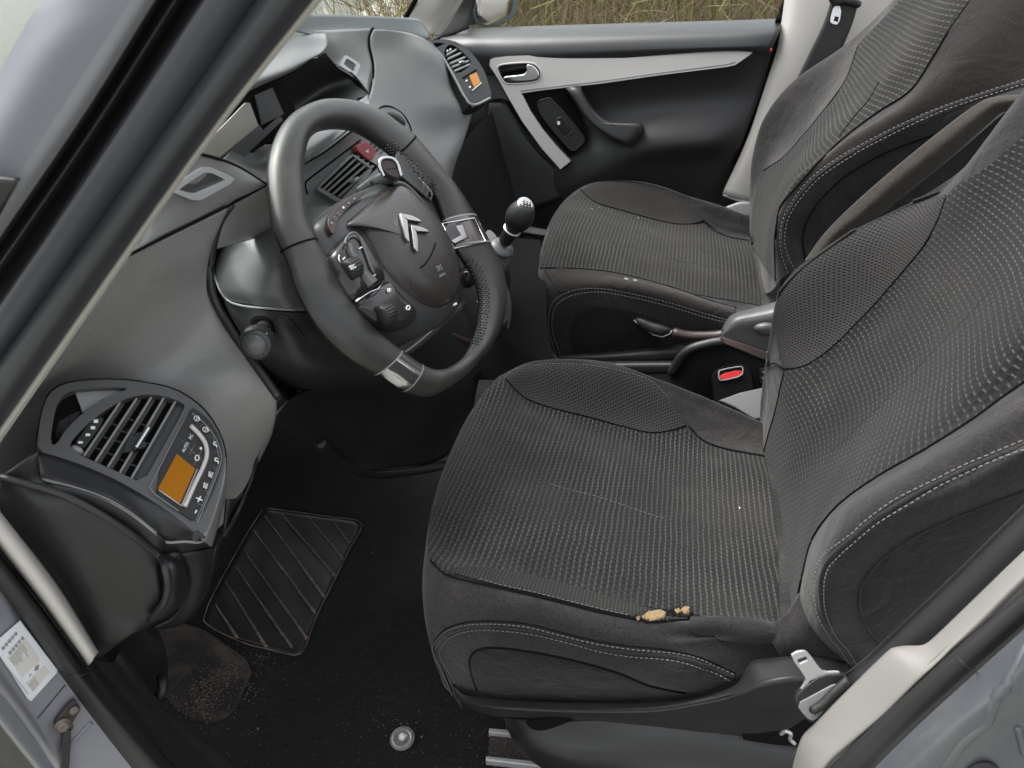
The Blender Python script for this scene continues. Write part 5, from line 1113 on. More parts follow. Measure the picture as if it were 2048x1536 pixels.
# hinge cover behind, rising under the driver backrest
surf('hinge_cover', [[(1442, 660, .44), (1460, 632, .44), (1490, 620, .44), (1545, 605, .44), (1600, 590, .44)], [(1445, 665, .40), (1470, 640, .40), (1510, 632, .40), (1550, 625, .40), (1600, 610, .4)],
                     [(1443, 675, .395), (1480, 672, .395), (1520, 672, .395), (1560, 672, .395), (1600, 665, .395)], [(1445, 690, .395), (1480, 700, .395), (1520, 712, .395), (1560, 722, .395), (1600, 725, .395)]], 14, 20, M['midgrey'], ps, 0.003)
surf('hinge_cover_lower', [[(1440, 672, .39), (1480, 685, .39), (1540, 705, .39), (1590, 715, .39)], [(1443, 685, .385), (1480, 700, .385), (1535, 722, .385), (1590, 730, .385)]], 5, 14, M['rustplastic'] if 'rustplastic' in M else M['rust'], ps, 0.003)
dome('hinge_knob', chaikin(W([(1505, 655, .385), (1520, 646, .385), (1545, 645, .385), (1560, 660, .385), (1545, 675, .385), (1515, 670, .385)]), 2), (0, -1, .3), 0.01, M['midgrey'], ps, 5)

# ================================================================== centre console
cc = empty('centre_console', T(1400, 740, .38), 'black plastic console between the two front seats', 'console')
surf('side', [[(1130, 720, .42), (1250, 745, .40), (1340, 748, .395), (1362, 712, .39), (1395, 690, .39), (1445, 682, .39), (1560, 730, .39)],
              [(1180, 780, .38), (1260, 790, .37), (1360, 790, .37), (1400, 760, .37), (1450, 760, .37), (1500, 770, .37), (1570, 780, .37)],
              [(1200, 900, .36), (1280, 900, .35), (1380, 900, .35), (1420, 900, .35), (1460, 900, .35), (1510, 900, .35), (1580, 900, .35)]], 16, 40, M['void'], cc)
tube('edge', cr(W([(1342, 746, .39), (1352, 730, .388), (1365, 710, .386), (1385, 696, .385), (1420, 686, .385), (1445, 682, .385)]), 24), 0.008, M['dashdark'], cc)
bk_ = empty('belt_buckle', T(1462, 745, .36), 'black belt buckle with a red release button between the seats', 'belt buckle')
KP = Pl(T(1462, 745, .36), (.15, -.8, .6))
prism('housing', chaikin(KP.hs([(1425, 735), (1495, 722), (1510, 770), (1500, 850), (1440, 850), (1430, 780)], -0.004), 2), KP.n, 0.02, M['void'], bk_, bevel=0.002)
tube('button_frame', chaikin(KP.hs([(1437, 745), (1440, 740), (1482, 732), (1486, 736), (1485, 752), (1442, 762), (1438, 758)]), 1), 0.0012, M['dash'], bk_, 6, True)
prism('button', chaikin(KP.hs([(1438, 749), (1484, 738), (1485, 752), (1442, 761)]), 1), KP.n, 0.004, M['redb'] if 'redb' in M else M['red'], bk_, bevel=0.0008)
sw = tag(prism('window_rocker', W([(1520, 738, .365), (1535, 736, .365), (1535, 765, .365), (1522, 766, .365)]), (0, -1, .4), .01, M['black']), 'small black rocker switch beside the red belt buckle', 'switch')
for (a, b) in ((1527, 744), (1526, 756)):
    prism('mark', W([(a-3, b-2, .364), (a+3, b-2, .364), (a+3, b+2, .364), (a-3, b+2, .364)]), (0, -1, .4), .001, M['greyprint'], sw)


# ================================================================== steering wheel
WP = Pl((-0.319, 0.0, 0.67), (0.828, -0.0705, 0.5556))
sw_ = empty('steering_wheel', WP.o, 'worn black leather steering wheel with fixed centre hub and two chrome clasps', 'steering wheel')
RIM = [((535, 342), (606, 350)), ((544, 290), (612, 298)), ((564, 246), (622, 277)), ((591, 219), (638, 265)), ((626, 202), (658, 260)), ((660, 197), (682, 259)), ((708, 202), (712, 264)), ((759, 222), (740, 279)),
       ((793, 246), (765, 297)), ((827, 273), (788, 316)), ((878, 335), (832, 357)), ((913, 379), (866, 392)), ((950, 434), (885, 440)), ((978, 485), (905, 492)), ((1001, 534), (938, 538)), ((1010, 575), (955, 577)),
       ((1008, 619), (960, 612)), ((995, 670), (952, 662)), ((960, 722), (931, 708)), ((913, 766), (900, 732)), ((860, 794), (868, 739)), ((810, 783), (835, 727)), ((766, 756), (805, 706)), ((708, 725), (771, 678)),
       ((656, 681), (735, 645)), ((619, 633), (705, 602)), ((591, 578), (673, 558)), ((574, 523), (643, 503)), ((550, 469), (618, 455)), ((540, 421), (609, 405))]
NR = len(RIM)
def rimpart(name, t0, t1, mat, ext=0.0, n=None, parent=sw_, up=0.0, fat=1.0):
    n = n or max(4, int((t1-t0)*5)); seg = 20; G = []
    def ctl(k):
        o, i = RIM[int(k) % NR]; o = WP.h(*o); i = WP.h(*i); return (o+i)/2, (o-i)
    for s in range(n+1):
        t = t0+(t1-t0)*s/n; k = math.floor(t); f = t-k
        C4_ = [ctl(k+j) for j in (-1, 0, 1, 2)]
        def cc_(a, b, c, d): return ((b*2)+(c-a)*f+(a*2-b*5+c*4-d)*f*f+(b*3-a-c*3+d)*f*f*f)*0.5
        c = cc_(*[q[0] for q in C4_]); w_ = cc_(*[q[1] for q in C4_])
        a = w_.length/2*0.93*fat+ext; b = min(0.0148, a*0.88)*fat+ext; x = w_.normalized()
        G.append([c+x*(math.cos(2*math.pi*j/seg)*a)+WP.n*(math.sin(2*math.pi*j/seg)*b+up) for j in range(seg+1)])
    return gridmesh(name, G, mat, parent)
rimpart('rim_leather', 27.4, 39.0, M['leather'])
rimpart('rim_grip', 39.0, 42.05, M['grip2'] if 'grip2' in M else M['grip'])
rimpart('rim_leather', 43.05, 51.0, M['leather'])
rimpart('rim_grip', 52.2, 57.4, M['leather'])
rimpart('chrome_clasp', 42.03, 43.07, M['chromedark'] if 'chromedark' in M else M['chrome'], 0.0004, 8)
rimpart('chrome_clasp', 50.98, 52.22, M['chrome'], 0.0006, 10)
for t_ in (27.4, 39.0): rimpart('rim_seam', t_-0.04, t_+0.04, M['void'], 0.0006, 3)
for t_ in (42.03, 43.07, 50.98, 52.22): rimpart('rim_seam', t_-0.03, t_+0.03, M['dash'], 0.0009, 3)
# thumb recess texture (perforated inner side)
def rimbumps(t0, t1):
    bm = bmesh.new()
    for s in range(int((t1-t0)*9)):
        t = t0+s/9; k = math.floor(t); f = t-k
        o = Vector(RIM[k % NR][1]).lerp(Vector(RIM[(k+1) % NR][1]), f); u = Vector(RIM[k % NR][0]).lerp(Vector(RIM[(k+1) % NR][0]), f)
        for j in range(3):
            q = o.lerp(u, 0.05+0.14*j+(0.07 if s % 2 else 0)); p = WP.h(q.x, q.y, 0.0165*math.sin(math.pi*(0.05+0.14*j+0.05))**0.5)
            bmesh.ops.create_icosphere(bm, subdivisions=1, radius=0.0016, matrix=Matrix.Translation(p))
    bmobj('grip_perforation', bm, M['black'], sw_)
rimbumps(38.2, 41.0); rimbumps(43.6, 47.6)
# window and rim of the right-hand clasp; glint is a bright chrome shape laid on
prism('clasp_window', WP.hs([(889, 452), (925, 447), (938, 476), (902, 487)], 0.0175), WP.n, 0.002, M['gloss'], sw_)
tube('clasp_rim', WP.hs([(885, 448), (948, 436), (972, 484), (908, 497)], 0.0165), 0.0012, M['chrome'], sw_, 6, True)
prism('clasp_glint', WP.hs([(912, 452), (925, 449), (934, 474), (910, 486), (903, 481), (922, 470)], 0.0185), WP.n, 0.001, M['chrome'], sw_)
# hub body
def w4(pts, up=0.0): return WP.hs(V(C4, pts), up)
def w5(pts, up=0.0): return WP.hs(V(D5, pts), up)
hub = [(655, 610), (690, 540), (770, 470), (900, 400), (1000, 362), (1110, 318), (1190, 330), (1290, 420), (1390, 550), (1470, 690), (1520, 840), (1535, 1000), (1490, 1110), (1400, 1185), (1270, 1235), (1120, 1215), (1000, 1130), (890, 1010), (790, 880), (715, 740)]
dome('hub_body', chaikin(w4(hub, 0.004), 2), WP.n, 0.010, M['hubd'], sw_, 6, 0.05, 4.0)
# airbag pad with a raised ridge
pad = [(822, 592), (900, 520), (1020, 430), (1128, 350), (1165, 352), (1240, 400), (1340, 510), (1440, 650), (1500, 800), (1515, 920), (1492, 1010), (1440, 1060), (1370, 1082), (1290, 1062), (1180, 980), (1090, 890), (1020, 790), (980, 700), (940, 630), (880, 612)]
pa, pb = w4([(1130, 350)], 0)[0], w4([(930, 625)], 0)[0]; pc = w4([(825, 590)], 0)[0]
rd = (pb-pa).normalized(); out_ = (pc-pa)-rd*((pc-pa).dot(rd)); out_.normalize()
def padh(q, h):
    d = (q-pa).dot(out_)
    return min(h, 0.020-max(0.0, d)*0.42) if d > 0 else h
ap = dome('airbag_pad', chaikin(w4(pad, 0.010), 2), WP.n, 0.020, M['pad'], sw_, 20, 0.010, 3.0, hf=padh)
tube('pad_gap', chaikin(w4(pad, 0.009), 2), 0.0012, M['void'], sw_, 5, True)
AB = base_of(ap)
def onpad(c, pts, off): return [pick(AB, *p, off)[0] for p in V(c, pts)]
NN = WP.n
for up_, lo_ in (([(890, 570), (1010, 590), (1095, 628), (1135, 668), (1050, 655), (975, 642), (930, 612)], [(890, 570), (930, 612), (968, 648), (975, 740), (992, 895), (945, 840), (915, 700)]),
                 ([(1008, 698), (1110, 715), (1180, 745), (1222, 782), (1150, 775), (1075, 772), (1040, 735)], [(1008, 698), (1040, 735), (1068, 778), (1088, 880), (1086, 1008), (1042, 955), (1025, 820)])):
    tag(prism('chevron', onpad(D5, up_, 0.0045), NN, 0.004, M['emblem'], sw_, bevel=0.0007))
    tag(prism('chevron', onpad(D5, lo_, 0.0045), NN, 0.004, M['emblem'], sw_, bevel=0.0007))
tube('pad_crease', on(AB, V(D5, [(1312, 890), (1290, 960), (1240, 1060), (1190, 1130), (1140, 1172)]), 16, 0.0002), 0.0010, M['void'], sw_, 6)
tdir = WP.h(920, 560)-WP.h(880, 520)
pp, _, pn = pick(AB, *V(D5, [(1372, 1225)])[0], 0.0004)
tdir = pick(AB, *V(D5, [(1400, 1330)])[0], 0)[0]-pick(AB, *V(D5, [(1372, 1130)])[0], 0)[0]
tv = pick(AB, *V(D5, [(1430, 1200)])[0], 0)[0]-pick(AB, *V(D5, [(1320, 1260)])[0], 0)[0]
yd = pn.cross(tv).normalized()
text('lettering', 'SRS', pp+yd*0.0055+pn*.0006, tv, pn, 0.0095, M['greyprint'], sw_)
text('lettering', 'AIRBAG', pp-yd*0.0035+pn*.0006, tv, pn, 0.0048, M['greyprint'], sw_)
# slim warning-lamp window along the top left of the hub
cres = [(748, 575), (756, 530), (790, 485), (860, 430), (985, 372), (960, 405), (900, 455), (835, 520), (800, 580), (790, 645), (762, 620)]
cw = prism('indicator_window', chaikin(w4(cres, 0.0165), 1), WP.n, 0.006, M['brownpl'] if 'brownpl' in M else M['gloss'], sw_, bevel=0.001)
for k, (x, y) in enumerate(((772, 575), (790, 545), (812, 520), (840, 483), (872, 458), (905, 432))):
    if k in (1, 2): tube('symbol', chaikin(w4([(x-8, y-8), (x+8, y-8), (x+9, y+6), (x-7, y+8)], 0.0172), 1), 0.0004, M['greyprint'], cw, 4, True)
    else: dome('symbol', w4([(x-8, y), (x, y-9), (x+8, y), (x, y+9)], 0.017), WP.n, 0.0004, M['greyprint'] if k != 3 else M['white'], cw, 2, 0.0003)
# left control pods
pod1 = [(770, 770), (782, 730), (812, 690), (850, 645), (885, 618), (925, 622), (960, 660), (1000, 730), (1045, 810), (1088, 885), (1070, 925), (990, 975), (912, 1036), (860, 960), (800, 860)]
p1o = dome('button_pod', chaikin(w4(pod1, 0.016), 2), WP.n, 0.007, M['gloss'], sw_, 6, 0.012, 4.0)
pod2 = [(912, 1036), (990, 975), (1070, 925), (1100, 905), (1160, 985), (1220, 1045), (1272, 1075), (1262, 1130), (1240, 1160), (1200, 1188), (1110, 1190), (1010, 1130)]
p2o = dome('button_pod', chaikin(w4(pod2, 0.0155), 2), WP.n, 0.006, M['gloss'], sw_, 6, 0.012, 4.0)
P1B = WP
tube('pod_ridge', cr(w4([(848, 700), (858, 660), (890, 632), (925, 645), (960, 720), (1000, 830), (1020, 870)], 0.0245), 24), 0.0016, M['shell'], p1o, 6)
surf('pod_rocker', [w4([(852, 700), (870, 760), (920, 850), (985, 950)], 0.0225), w4([(880, 690), (905, 770), (960, 850), (1015, 925)], 0.028), w4([(905, 690), (935, 770), (985, 850), (1040, 905)], 0.0235)], 8, 16, M['shell'], p1o)
tube('silver_line', w4([(912, 1034), (960, 1000), (995, 978), (1040, 962), (1078, 915)], 0.0235), 0.0012, M['chrome'], sw_, 6)
def wheelroll(c, r, name='thumb_roller'):
    o = w4([c], 0.022)[0]; ax = (w4([(c[0]+60, c[1]-30)], .022)[0]-w4([(c[0]-60, c[1]+30)], .022)[0]).normalized()
    ob = lathe(name, o-ax*0.010, ax, [(0, r*0.75), (0.002, r), (0.018, r), (0.020, r*0.75)], M['black'], sw_, 20)
    for k in range(20):
        a = 2*math.pi*k/20; x = ax.orthogonal().normalized(); y = ax.cross(x); d = x*math.cos(a)+y*math.sin(a)
        tube('roller_rib', [o-ax*0.008+d*r, o+ax*0.008+d*r], 0.0008, M['dashdark'], ob, 4)
    return ob
r1 = wheelroll((885, 842), 0.011); r2_ = wheelroll((1085, 1108), 0.011)
text('lettering', 'SEG', w4([(893, 832)], 0.0345)[0], w4([(960, 800)], .0)[0]-w4([(830, 850)], .0)[0], WP.n, 0.0065, M['white'], r1)
for (x, y, a, b) in ((842, 780, 9, 9), (940, 718, 14, 7), (1022, 878, 9, 6)):
    prism('mark', w4([(x-a, y+b*.6), (x+a*.4, y-b), (x+a, y-b*.5), (x-a*.3, y+b)], 0.0245), WP.n, 0.0005, M['white'], p1o)
tube('mark', cr(w4([(816, 760), (812, 775), (814, 792), (822, 802)], 0.0225), 8), 0.0006, M['white'], p1o, 5)
for s_ in (-1, 1):
    tube('mark', w4([(1107+s_*5-3, 956), (1107+s_*5-2, 980)], 0.0225), 0.0006, M['white'], p2o, 5)
    tube('mark', w4([(1095, 968+s_*5), (1119, 965+s_*5)], 0.0225), 0.0006, M['white'], p2o, 5)
tube('mark', chaikin(w4([(1208, 1062), (1222, 1056), (1230, 1068), (1222, 1082), (1208, 1080)], 0.0222), 1), 0.0008, M['white'], p2o, 5, True)
dome('mark', chaikin(w4([(1492, 1042), (1502, 1036), (1506, 1050), (1496, 1054)], 0.0185), 1), WP.n, 0.0004, M['white'], sw_, 2)
# small top nub and right hand switch edge of the hub
tube('pad_edge', cr(w4([(1135, 338), (1185, 345), (1240, 385), (1300, 450), (1360, 530), (1420, 620), (1480, 740)], 0.016), 30), 0.0028, M['shell'], sw_, 6)
# things between hub and grip on the right: switch paddle, cable sleeve
surf('spoke', [w4([(1150, 330), (1250, 380), (1330, 470), (1400, 570), (1480, 690), (1540, 850)], -0.004), w4([(1170, 260), (1290, 330), (1390, 440), (1450, 540), (1560, 690), (1600, 800)], -0.006)], 4, 24, M['black'], sw_, 0.01)

# ================================================================== steering column shroud, stalks, key
sc_ = empty('steering_column', T(480, 560, -.05), 'grey plastic shroud of the steering column behind the wheel', 'steering column')
surf('upper_shroud', [
    [(452, 455, .03), (520, 412, .04), (580, 402, .05), (630, 408, .06), (690, 415, .07)],
    [(434, 480, -.02), (480, 438, -.02), (550, 415, .0), (630, 418, .01), (690, 425, .03)],
    [(426, 515, -.06), (465, 475, -.08), (540, 455, -.07), (620, 450, -.05), (700, 450, -.02)],
    [(428, 545, -.085), (470, 530, -.11), (540, 520, -.115), (610, 515, -.09), (690, 510, -.05)],
    [(438, 578, -.10), (480, 580, -.13), (540, 580, -.13), (600, 580, -.11), (680, 570, -.06)],
    [(452, 600, -.105), (486, 607, -.13), (536, 617, -.135), (600, 620, -.12), (690, 620, -.07)]], 40, 40, M['shell'], sc_, 0.004)
tube('shroud_gap', cr(W([(427, 545, -.088), (440, 580, -.104), (455, 600, -.108), (478, 610, -.128), (520, 616, -.138), (590, 620, -.125)]), 30), 0.0014, M['dash'], sc_)
surf('lower_shroud', [
    [(428, 548, -.08), (455, 600, -.10), (486, 610, -.125), (536, 618, -.13), (600, 622, -.115), (690, 625, -.07)],
    [(440, 590, -.08), (462, 630, -.11), (500, 660, -.135), (560, 670, -.14), (620, 680, -.12), (720, 690, -.07)],
    [(465, 640, -.08), (490, 680, -.11), (530, 720, -.135), (590, 730, -.14), (660, 740, -.11), (760, 740, -.04)],
    [(510, 710, -.07), (530, 750, -.09), (570, 768, -.11), (630, 770, -.11), (700, 770, -.07), (800, 760, .0)],
    [(540, 760, -.03), (560, 775, -.04), (600, 780, -.05), (660, 780, -.04), (730, 780, .0), (800, 770, .05)]], 36, 40, M['dashdark'], sc_, 0.004)
dome('stalk_opening', chaikin(W([(498, 640, -.142), (515, 630, -.143), (540, 635, -.145), (552, 660, -.146), (548, 678, -.146), (528, 684, -.145), (505, 660, -.143)]), 2), (0.5, -.8, .3), 0.001, M['void'], sc_, 3, 0.003)
tube('shroud_line', cr(W([(540, 652, -.145), (556, 632, -.145), (575, 632, -.143), (610, 672, -.14)]), 16), 0.0005, M['void'], sc_, 5)
stk = empty('light_stalk', T(513, 684, -.2), 'grey ribbed light stalk poking out of the column toward the door', 'stalk', 'column stalks')
a0, a1 = T(530, 655, -.14), T(511, 693, -.232); ax = (a1-a0).normalized()
lathe('stem', a0-ax*.02, ax, [(0, .009), (.05, .010), (.06, .012)], M['black'], stk, 20)
L0 = a1-ax*0.036
lathe('knob', L0, ax, [(0, .010), (.002, .0165), (.012, .0185), (.020, .018), (.024, .0165), (.028, .0150), (.029, .0135), (.030, .0125)], M['knobg'] if 'knobg' in M else M['dash'], stk, 32)
lathe('end_button', L0+ax*0.029, ax, [(0, .0118), (.003, .0115), (.006, .009), (.0075, .005), (.008, .001)], M['shell'], stk, 28)
lathe('ring', L0+ax*0.0262, ax, [(0, .0163), (.0016, .0158)], M['black'], stk, 32)
x_ = ax.orthogonal().normalized(); y_ = ax.cross(x_)
for k in range(22):
    d = x_*math.cos(2*math.pi*k/22)+y_*math.sin(2*math.pi*k/22)
    tube('ridge', [L0+ax*.004+d*.0172, L0+ax*.012+d*.0186], 0.0006, M['shell'], stk, 4)
for k in (4, 6, 7): 
    d = (T(535, 670, -.23)-T(515, 690, -.23)).normalized()
    c = L0+ax*(.006+.004*(k-4)); dome('mark', [c+d*.0186+y_*.001, c+d*.0186+ax*.0015, c+d*.0186-y_*.001, c+d*.0186-ax*.0015], d, .0003, M['white'], stk, 2)
ky = empty('car_key', T(780, 330, .08), 'brown car key fob with a pale metal rim behind the steering wheel', 'key')
KP2 = Pl(T(778, 330, .03), (.75, -.45, .5))
prism('fob', chaikin(KP2.hs(V(C4, [(1052, 210), (1075, 195), (1150, 205), (1175, 290), (1165, 320), (1080, 280)]), 0), 1), KP2.n, 0.012, M['brownpl'] if 'brownpl' in M else M['dashdark'], ky, bevel=0.002)
tube('metal_rim', chaikin(KP2.hs(V(C4, [(1075, 300), (1050, 250), (1050, 205), (1080, 190), (1150, 200), (1178, 300)]), 0.001), 2, False), 0.0022, M['chrome'], ky)
tube('button_line', KP2.hs(V(C4, [(1095, 258), (1150, 250)]), 0.0005), 0.0005, M['black'], ky)
rs_ = empty('wiper_stalk', T(765, 360, .05), 'grey wiper stalk above the steering wheel hub', 'stalk', 'column stalks')
tube('arm', cr(W([(715, 385, .03), (745, 366, .04), (775, 352, .05), (790, 352, .055)]), 14), [0.006+.0045*(k/14) for k in range(15)], M['shell'], rs_, 14)
dome('tip', chaikin(W([(772, 345, .04), (790, 342, .04), (800, 352, .045), (795, 365, .045), (776, 362, .04)]), 2), (.5, -.6, .6), .005, M['shell'], rs_, 5, .008)
tube('collar', cr(W([(742, 362, .03), (750, 372, .03), (757, 380, .03)]), 8), 0.0022, M['dashdark'], rs_, 6)
ph = empty('column_trim', T(860, 360, .12), 'dark glossy trim pod between the wheel hub and its right grip', 'trim')
surf('body', [[(795, 300, .10), (830, 330, .12), (865, 365, .14)], [(790, 330, .07), (825, 360, .09), (858, 392, .11)], [(800, 350, .06), (830, 375, .08), (862, 400, .10)]], 8, 12, M['dashdark'], ph, .004)
for k in range(3):
    tube('rib', cr(W([(838+k*8, 355+k*9, .09), (848+k*8, 372+k*8, .085), (844+k*8, 388+k*7, .08)]), 8), 0.0014, M['midgrey'], ph, 5)

# ================================================================== gear lever
gl_ = empty('gear_lever', T(1000, 510, .38), 'short black gear lever with a silver topped knob', 'gear lever')
g0, g1 = T(1000, 500, .38), T(1040, 432, .365); ax = (g1-g0).normalized()
lathe('knob', g0+ax*.02, ax, [(0, .011), (.012, .0120), (.034, .0135), (.038, .0165), (.046, .0212), (.057, .0238), (.068, .0230), (.077, .0195), (.083, .0160), (.086, .013)], M['leatherblack'] if 'leatherblack' in M else M['black'], gl_, 40)
KT = g0+ax*(.02+.083)
en = (ax+Vector((0.35, -0.45, 0.1))).normalized()
lathe('emblem_plate', KT-en*.0035, en, [(0, .0165), (.003, .0168), (.006, .0150), (.0075, .010), (.0078, .001)], M['chrome'], gl_, 32)
pc_ = KT+en*.0046
xx = (RT-en*RT.dot(en)).normalized(); yy = en.cross(xx)
for i in (-1, 0, 1):
    tube('shift_pattern', [pc_+xx*(i*.006)+yy*.006, pc_+xx*(i*.006)-yy*.006], .0011, M['amberline'] if 'amberline' in M else M['rust'], gl_, 5)
tube('shift_pattern', [pc_-xx*.006, pc_+xx*.006], .0011, M['amberline'] if 'amberline' in M else M['rust'], gl_, 5)
lathe('ring', g0+ax*.048, ax, [(0, .0158), (.002, .0160)], M['steel'], gl_, 32)
lathe('collar', g0-ax*.005, ax, [(-.02, .026), (-.006, .024), (.0, .019), (.006, .018), (.01, .0235), (.014, .022), (.02, .012)], M['shell'], gl_, 28)
lathe('boot', g0-ax*.05, ax, [(-.03, .055), (0, .045), (.02, .032), (.035, .026)], M['black'], gl_, 28)
cv = prism('parking_card', chaikin(W([(968, 468, .42), (978, 458, .42), (990, 468, .42), (996, 480, .42), (985, 486, .42), (975, 480, .42)]), 1), (.3, -.6, .7), .003, M['white'])
tag(cv, 'small pale card standing beside the gear lever', 'card')
lc_ = empty('lower_console', T(960, 640, .32), 'dark console pod under the gear lever beside the wheel', 'console')
surf('side', [[(890, 520, .27), (940, 530, .3), (985, 545, .32), (1010, 560, .34)], [(890, 590, .25), (950, 600, .28), (995, 600, .31), (1024, 600, .34)],
              [(900, 650, .24), (950, 660, .27), (1000, 660, .30), (1022, 640, .34)], [(900, 700, .25), (950, 700, .28), (985, 690, .31), (1005, 670, .34)]], 16, 20, M['black'], lc_, .004)
surf('edge', [[(985, 530, .31), (1000, 545, .33), (1008, 560, .34)], [(1005, 575, .305), (1014, 582, .33), (1022, 595, .34)], [(1008, 610, .3), (1016, 612, .32), (1024, 620, .34)], [(1004, 650, .3), (1012, 655, .32), (1018, 660, .33)]], 14, 8, M['shell'], lc_, .004)
tube('chrome_bezel', cr(W([(918, 592, .27), (930, 598, .275), (945, 603, .28), (956, 603, .285)]), 10), .003, M['rosegold'] if 'rosegold' in M else M['chrome'], lc_)
dome('knob', chaikin(W([(922, 545, .26), (935, 540, .26), (950, 550, .265), (950, 570, .265), (935, 578, .262), (923, 570, .26)]), 2), (.4, -.7, .5), .01, M['gloss'], lc_)
tube('lower_edge', cr(W([(860, 650, .2), (890, 662, .22), (930, 680, .25), (960, 690, .28)]), 16), .005, M['brownpl'] if 'brownpl' in M else M['dashdark'], lc_)

# ================================================================== passenger door
pdr = empty('passenger_door', T(1200, 250, 1.15), 'closed far front door with silver trim strip and black pull handle', 'car door')
def c3(pts): return V(C3, pts)
surf('window_ledge', [
    [(900, 62, 1.24), (940, 57, 1.24), (1100, 51, 1.24), (1300, 45, 1.24), (1480, 40, 1.24), (1560, 37, 1.24)],
    [(888, 72, 1.19), (945, 64, 1.19), (1100, 59, 1.19), (1300, 53, 1.19), (1480, 48, 1.19), (1562, 45, 1.19)],
    [(880, 82, 1.155), (950, 82, 1.145), (1100, 78, 1.14), (1300, 71, 1.14), (1480, 65, 1.14), (1560, 60, 1.145)],
    [(905, 100, 1.14), (965, 108, 1.125), (1100, 104, 1.12), (1300, 96, 1.12), (1480, 91, 1.12), (1548, 88, 1.13)],
    [(950, 150, 1.14), (985, 150, 1.13), (1100, 130, 1.125), (1300, 112, 1.125), (1460, 102, 1.125), (1535, 108, 1.13)]], 24, 60, M['ledge'], pdr, .004)
surf('front_panel', [[(905, 100, 1.14), (940, 120, 1.135), (985, 112, 1.13)], [(950, 150, 1.13), (975, 160, 1.13), (1000, 160, 1.13)], [(975, 196, 1.12), (995, 195, 1.12), (1020, 200, 1.12)], [(985, 200, 1.12), (1010, 198, 1.12), (1035, 215, 1.12)]], 12, 10, M['doorgrey'] if 'doorgrey' in M else M['dashdark'], pdr, .003)
surf('door_card', [
    [(975, 195, 1.135), (1060, 180, 1.14), (1200, 155, 1.14), (1350, 135, 1.14), (1460, 120, 1.14), (1548, 88, 1.15)],
    [(975, 260, 1.14), (1060, 260, 1.15), (1200, 230, 1.15), (1350, 210, 1.15), (1450, 200, 1.15), (1520, 190, 1.15)],
    [(960, 330, 1.13), (1060, 320, 1.13), (1180, 310, 1.10), (1300, 285, 1.09), (1420, 280, 1.10), (1490, 270, 1.13)],
    [(950, 400, 1.12), (1040, 400, 1.12), (1160, 380, 1.09), (1300, 340, 1.10), (1420, 330, 1.12), (1470, 330, 1.14)],
    [(940, 470, 1.12), (1040, 470, 1.12), (1160, 460, 1.12), (1300, 440, 1.12), (1400, 430, 1.13), (1450, 420, 1.14)]], 40, 50, M['doorblack'] if 'doorblack' in M else M['black'], pdr, .004)
tube('pocket_edge', cr(W(c3([(400, 505, 1.13), (470, 620, 1.125), (560, 745, 1.12), (690, 868, 1.115), (800, 950, 1.11), (860, 985, 1.11)])), 30), .003, M['black'], pdr)
surf('map_pocket', [W(c3([(330, 530, 1.11), (410, 520, 1.125)])), W(c3([(300, 720, 1.10), (430, 700, 1.11), (540, 730, 1.12)])), W(c3([(250, 900, 1.09), (450, 920, 1.10), (690, 880, 1.11)])), W(c3([(220, 1060, 1.08), (500, 1080, 1.09), (820, 970, 1.10)]))], 20, 16, M['doorblack'] if 'doorblack' in M else M['black'], pdr, .004)
DP = Pl(T(1200, 150, 1.125), (0.02, -1, 0.12))
trim = [(330, 335), (334, 305), (355, 296), (420, 288), (700, 276), (1000, 266), (1400, 252), (1712, 244), (1650, 290), (1590, 332), (1550, 342), (1200, 385), (900, 428), (720, 448), (600, 462), (492, 478), (505, 500), (540, 570), (600, 660), (670, 745), (745, 825), (720, 845), (693, 866), (600, 762), (500, 625), (430, 505), (375, 405)]
hole = [(368, 352), (378, 334), (420, 326), (520, 319), (560, 325), (588, 350), (598, 385), (585, 412), (545, 424), (430, 432), (400, 418), (385, 392)]
tr_ = prism('silver_trim', DP.hs(c3(trim), .006), DP.n, .012, M['satin'], pdr, holes=[chaikin(DP.hs(c3(hole), .006), 2)])
tube('trim_line', DP.hs(c3([(490, 466), (720, 436), (900, 416), (1200, 374), (1550, 330), (1590, 318)]), .0065), .0012, M['dash'], tr_)
prism('handle_well', DP.hs(c3([(360, 345), (380, 325), (520, 312), (600, 350), (605, 400), (545, 432), (420, 440), (380, 400)]), -.012), DP.n, .003, M['void'], tr_)
tube('handle_rim', chaikin(DP.hs(c3(hole), .0062), 2), .0022, M['satin'], tr_, 6, True)
hd = prism('door_handle', chaikin(DP.hs(c3([(516, 326), (556, 334), (580, 360), (588, 388), (575, 408), (540, 416), (440, 420), (402, 410), (398, 392), (460, 386), (520, 378)]), .012), 1), DP.n, .012, M['chrome'], pdr, bevel=.003)
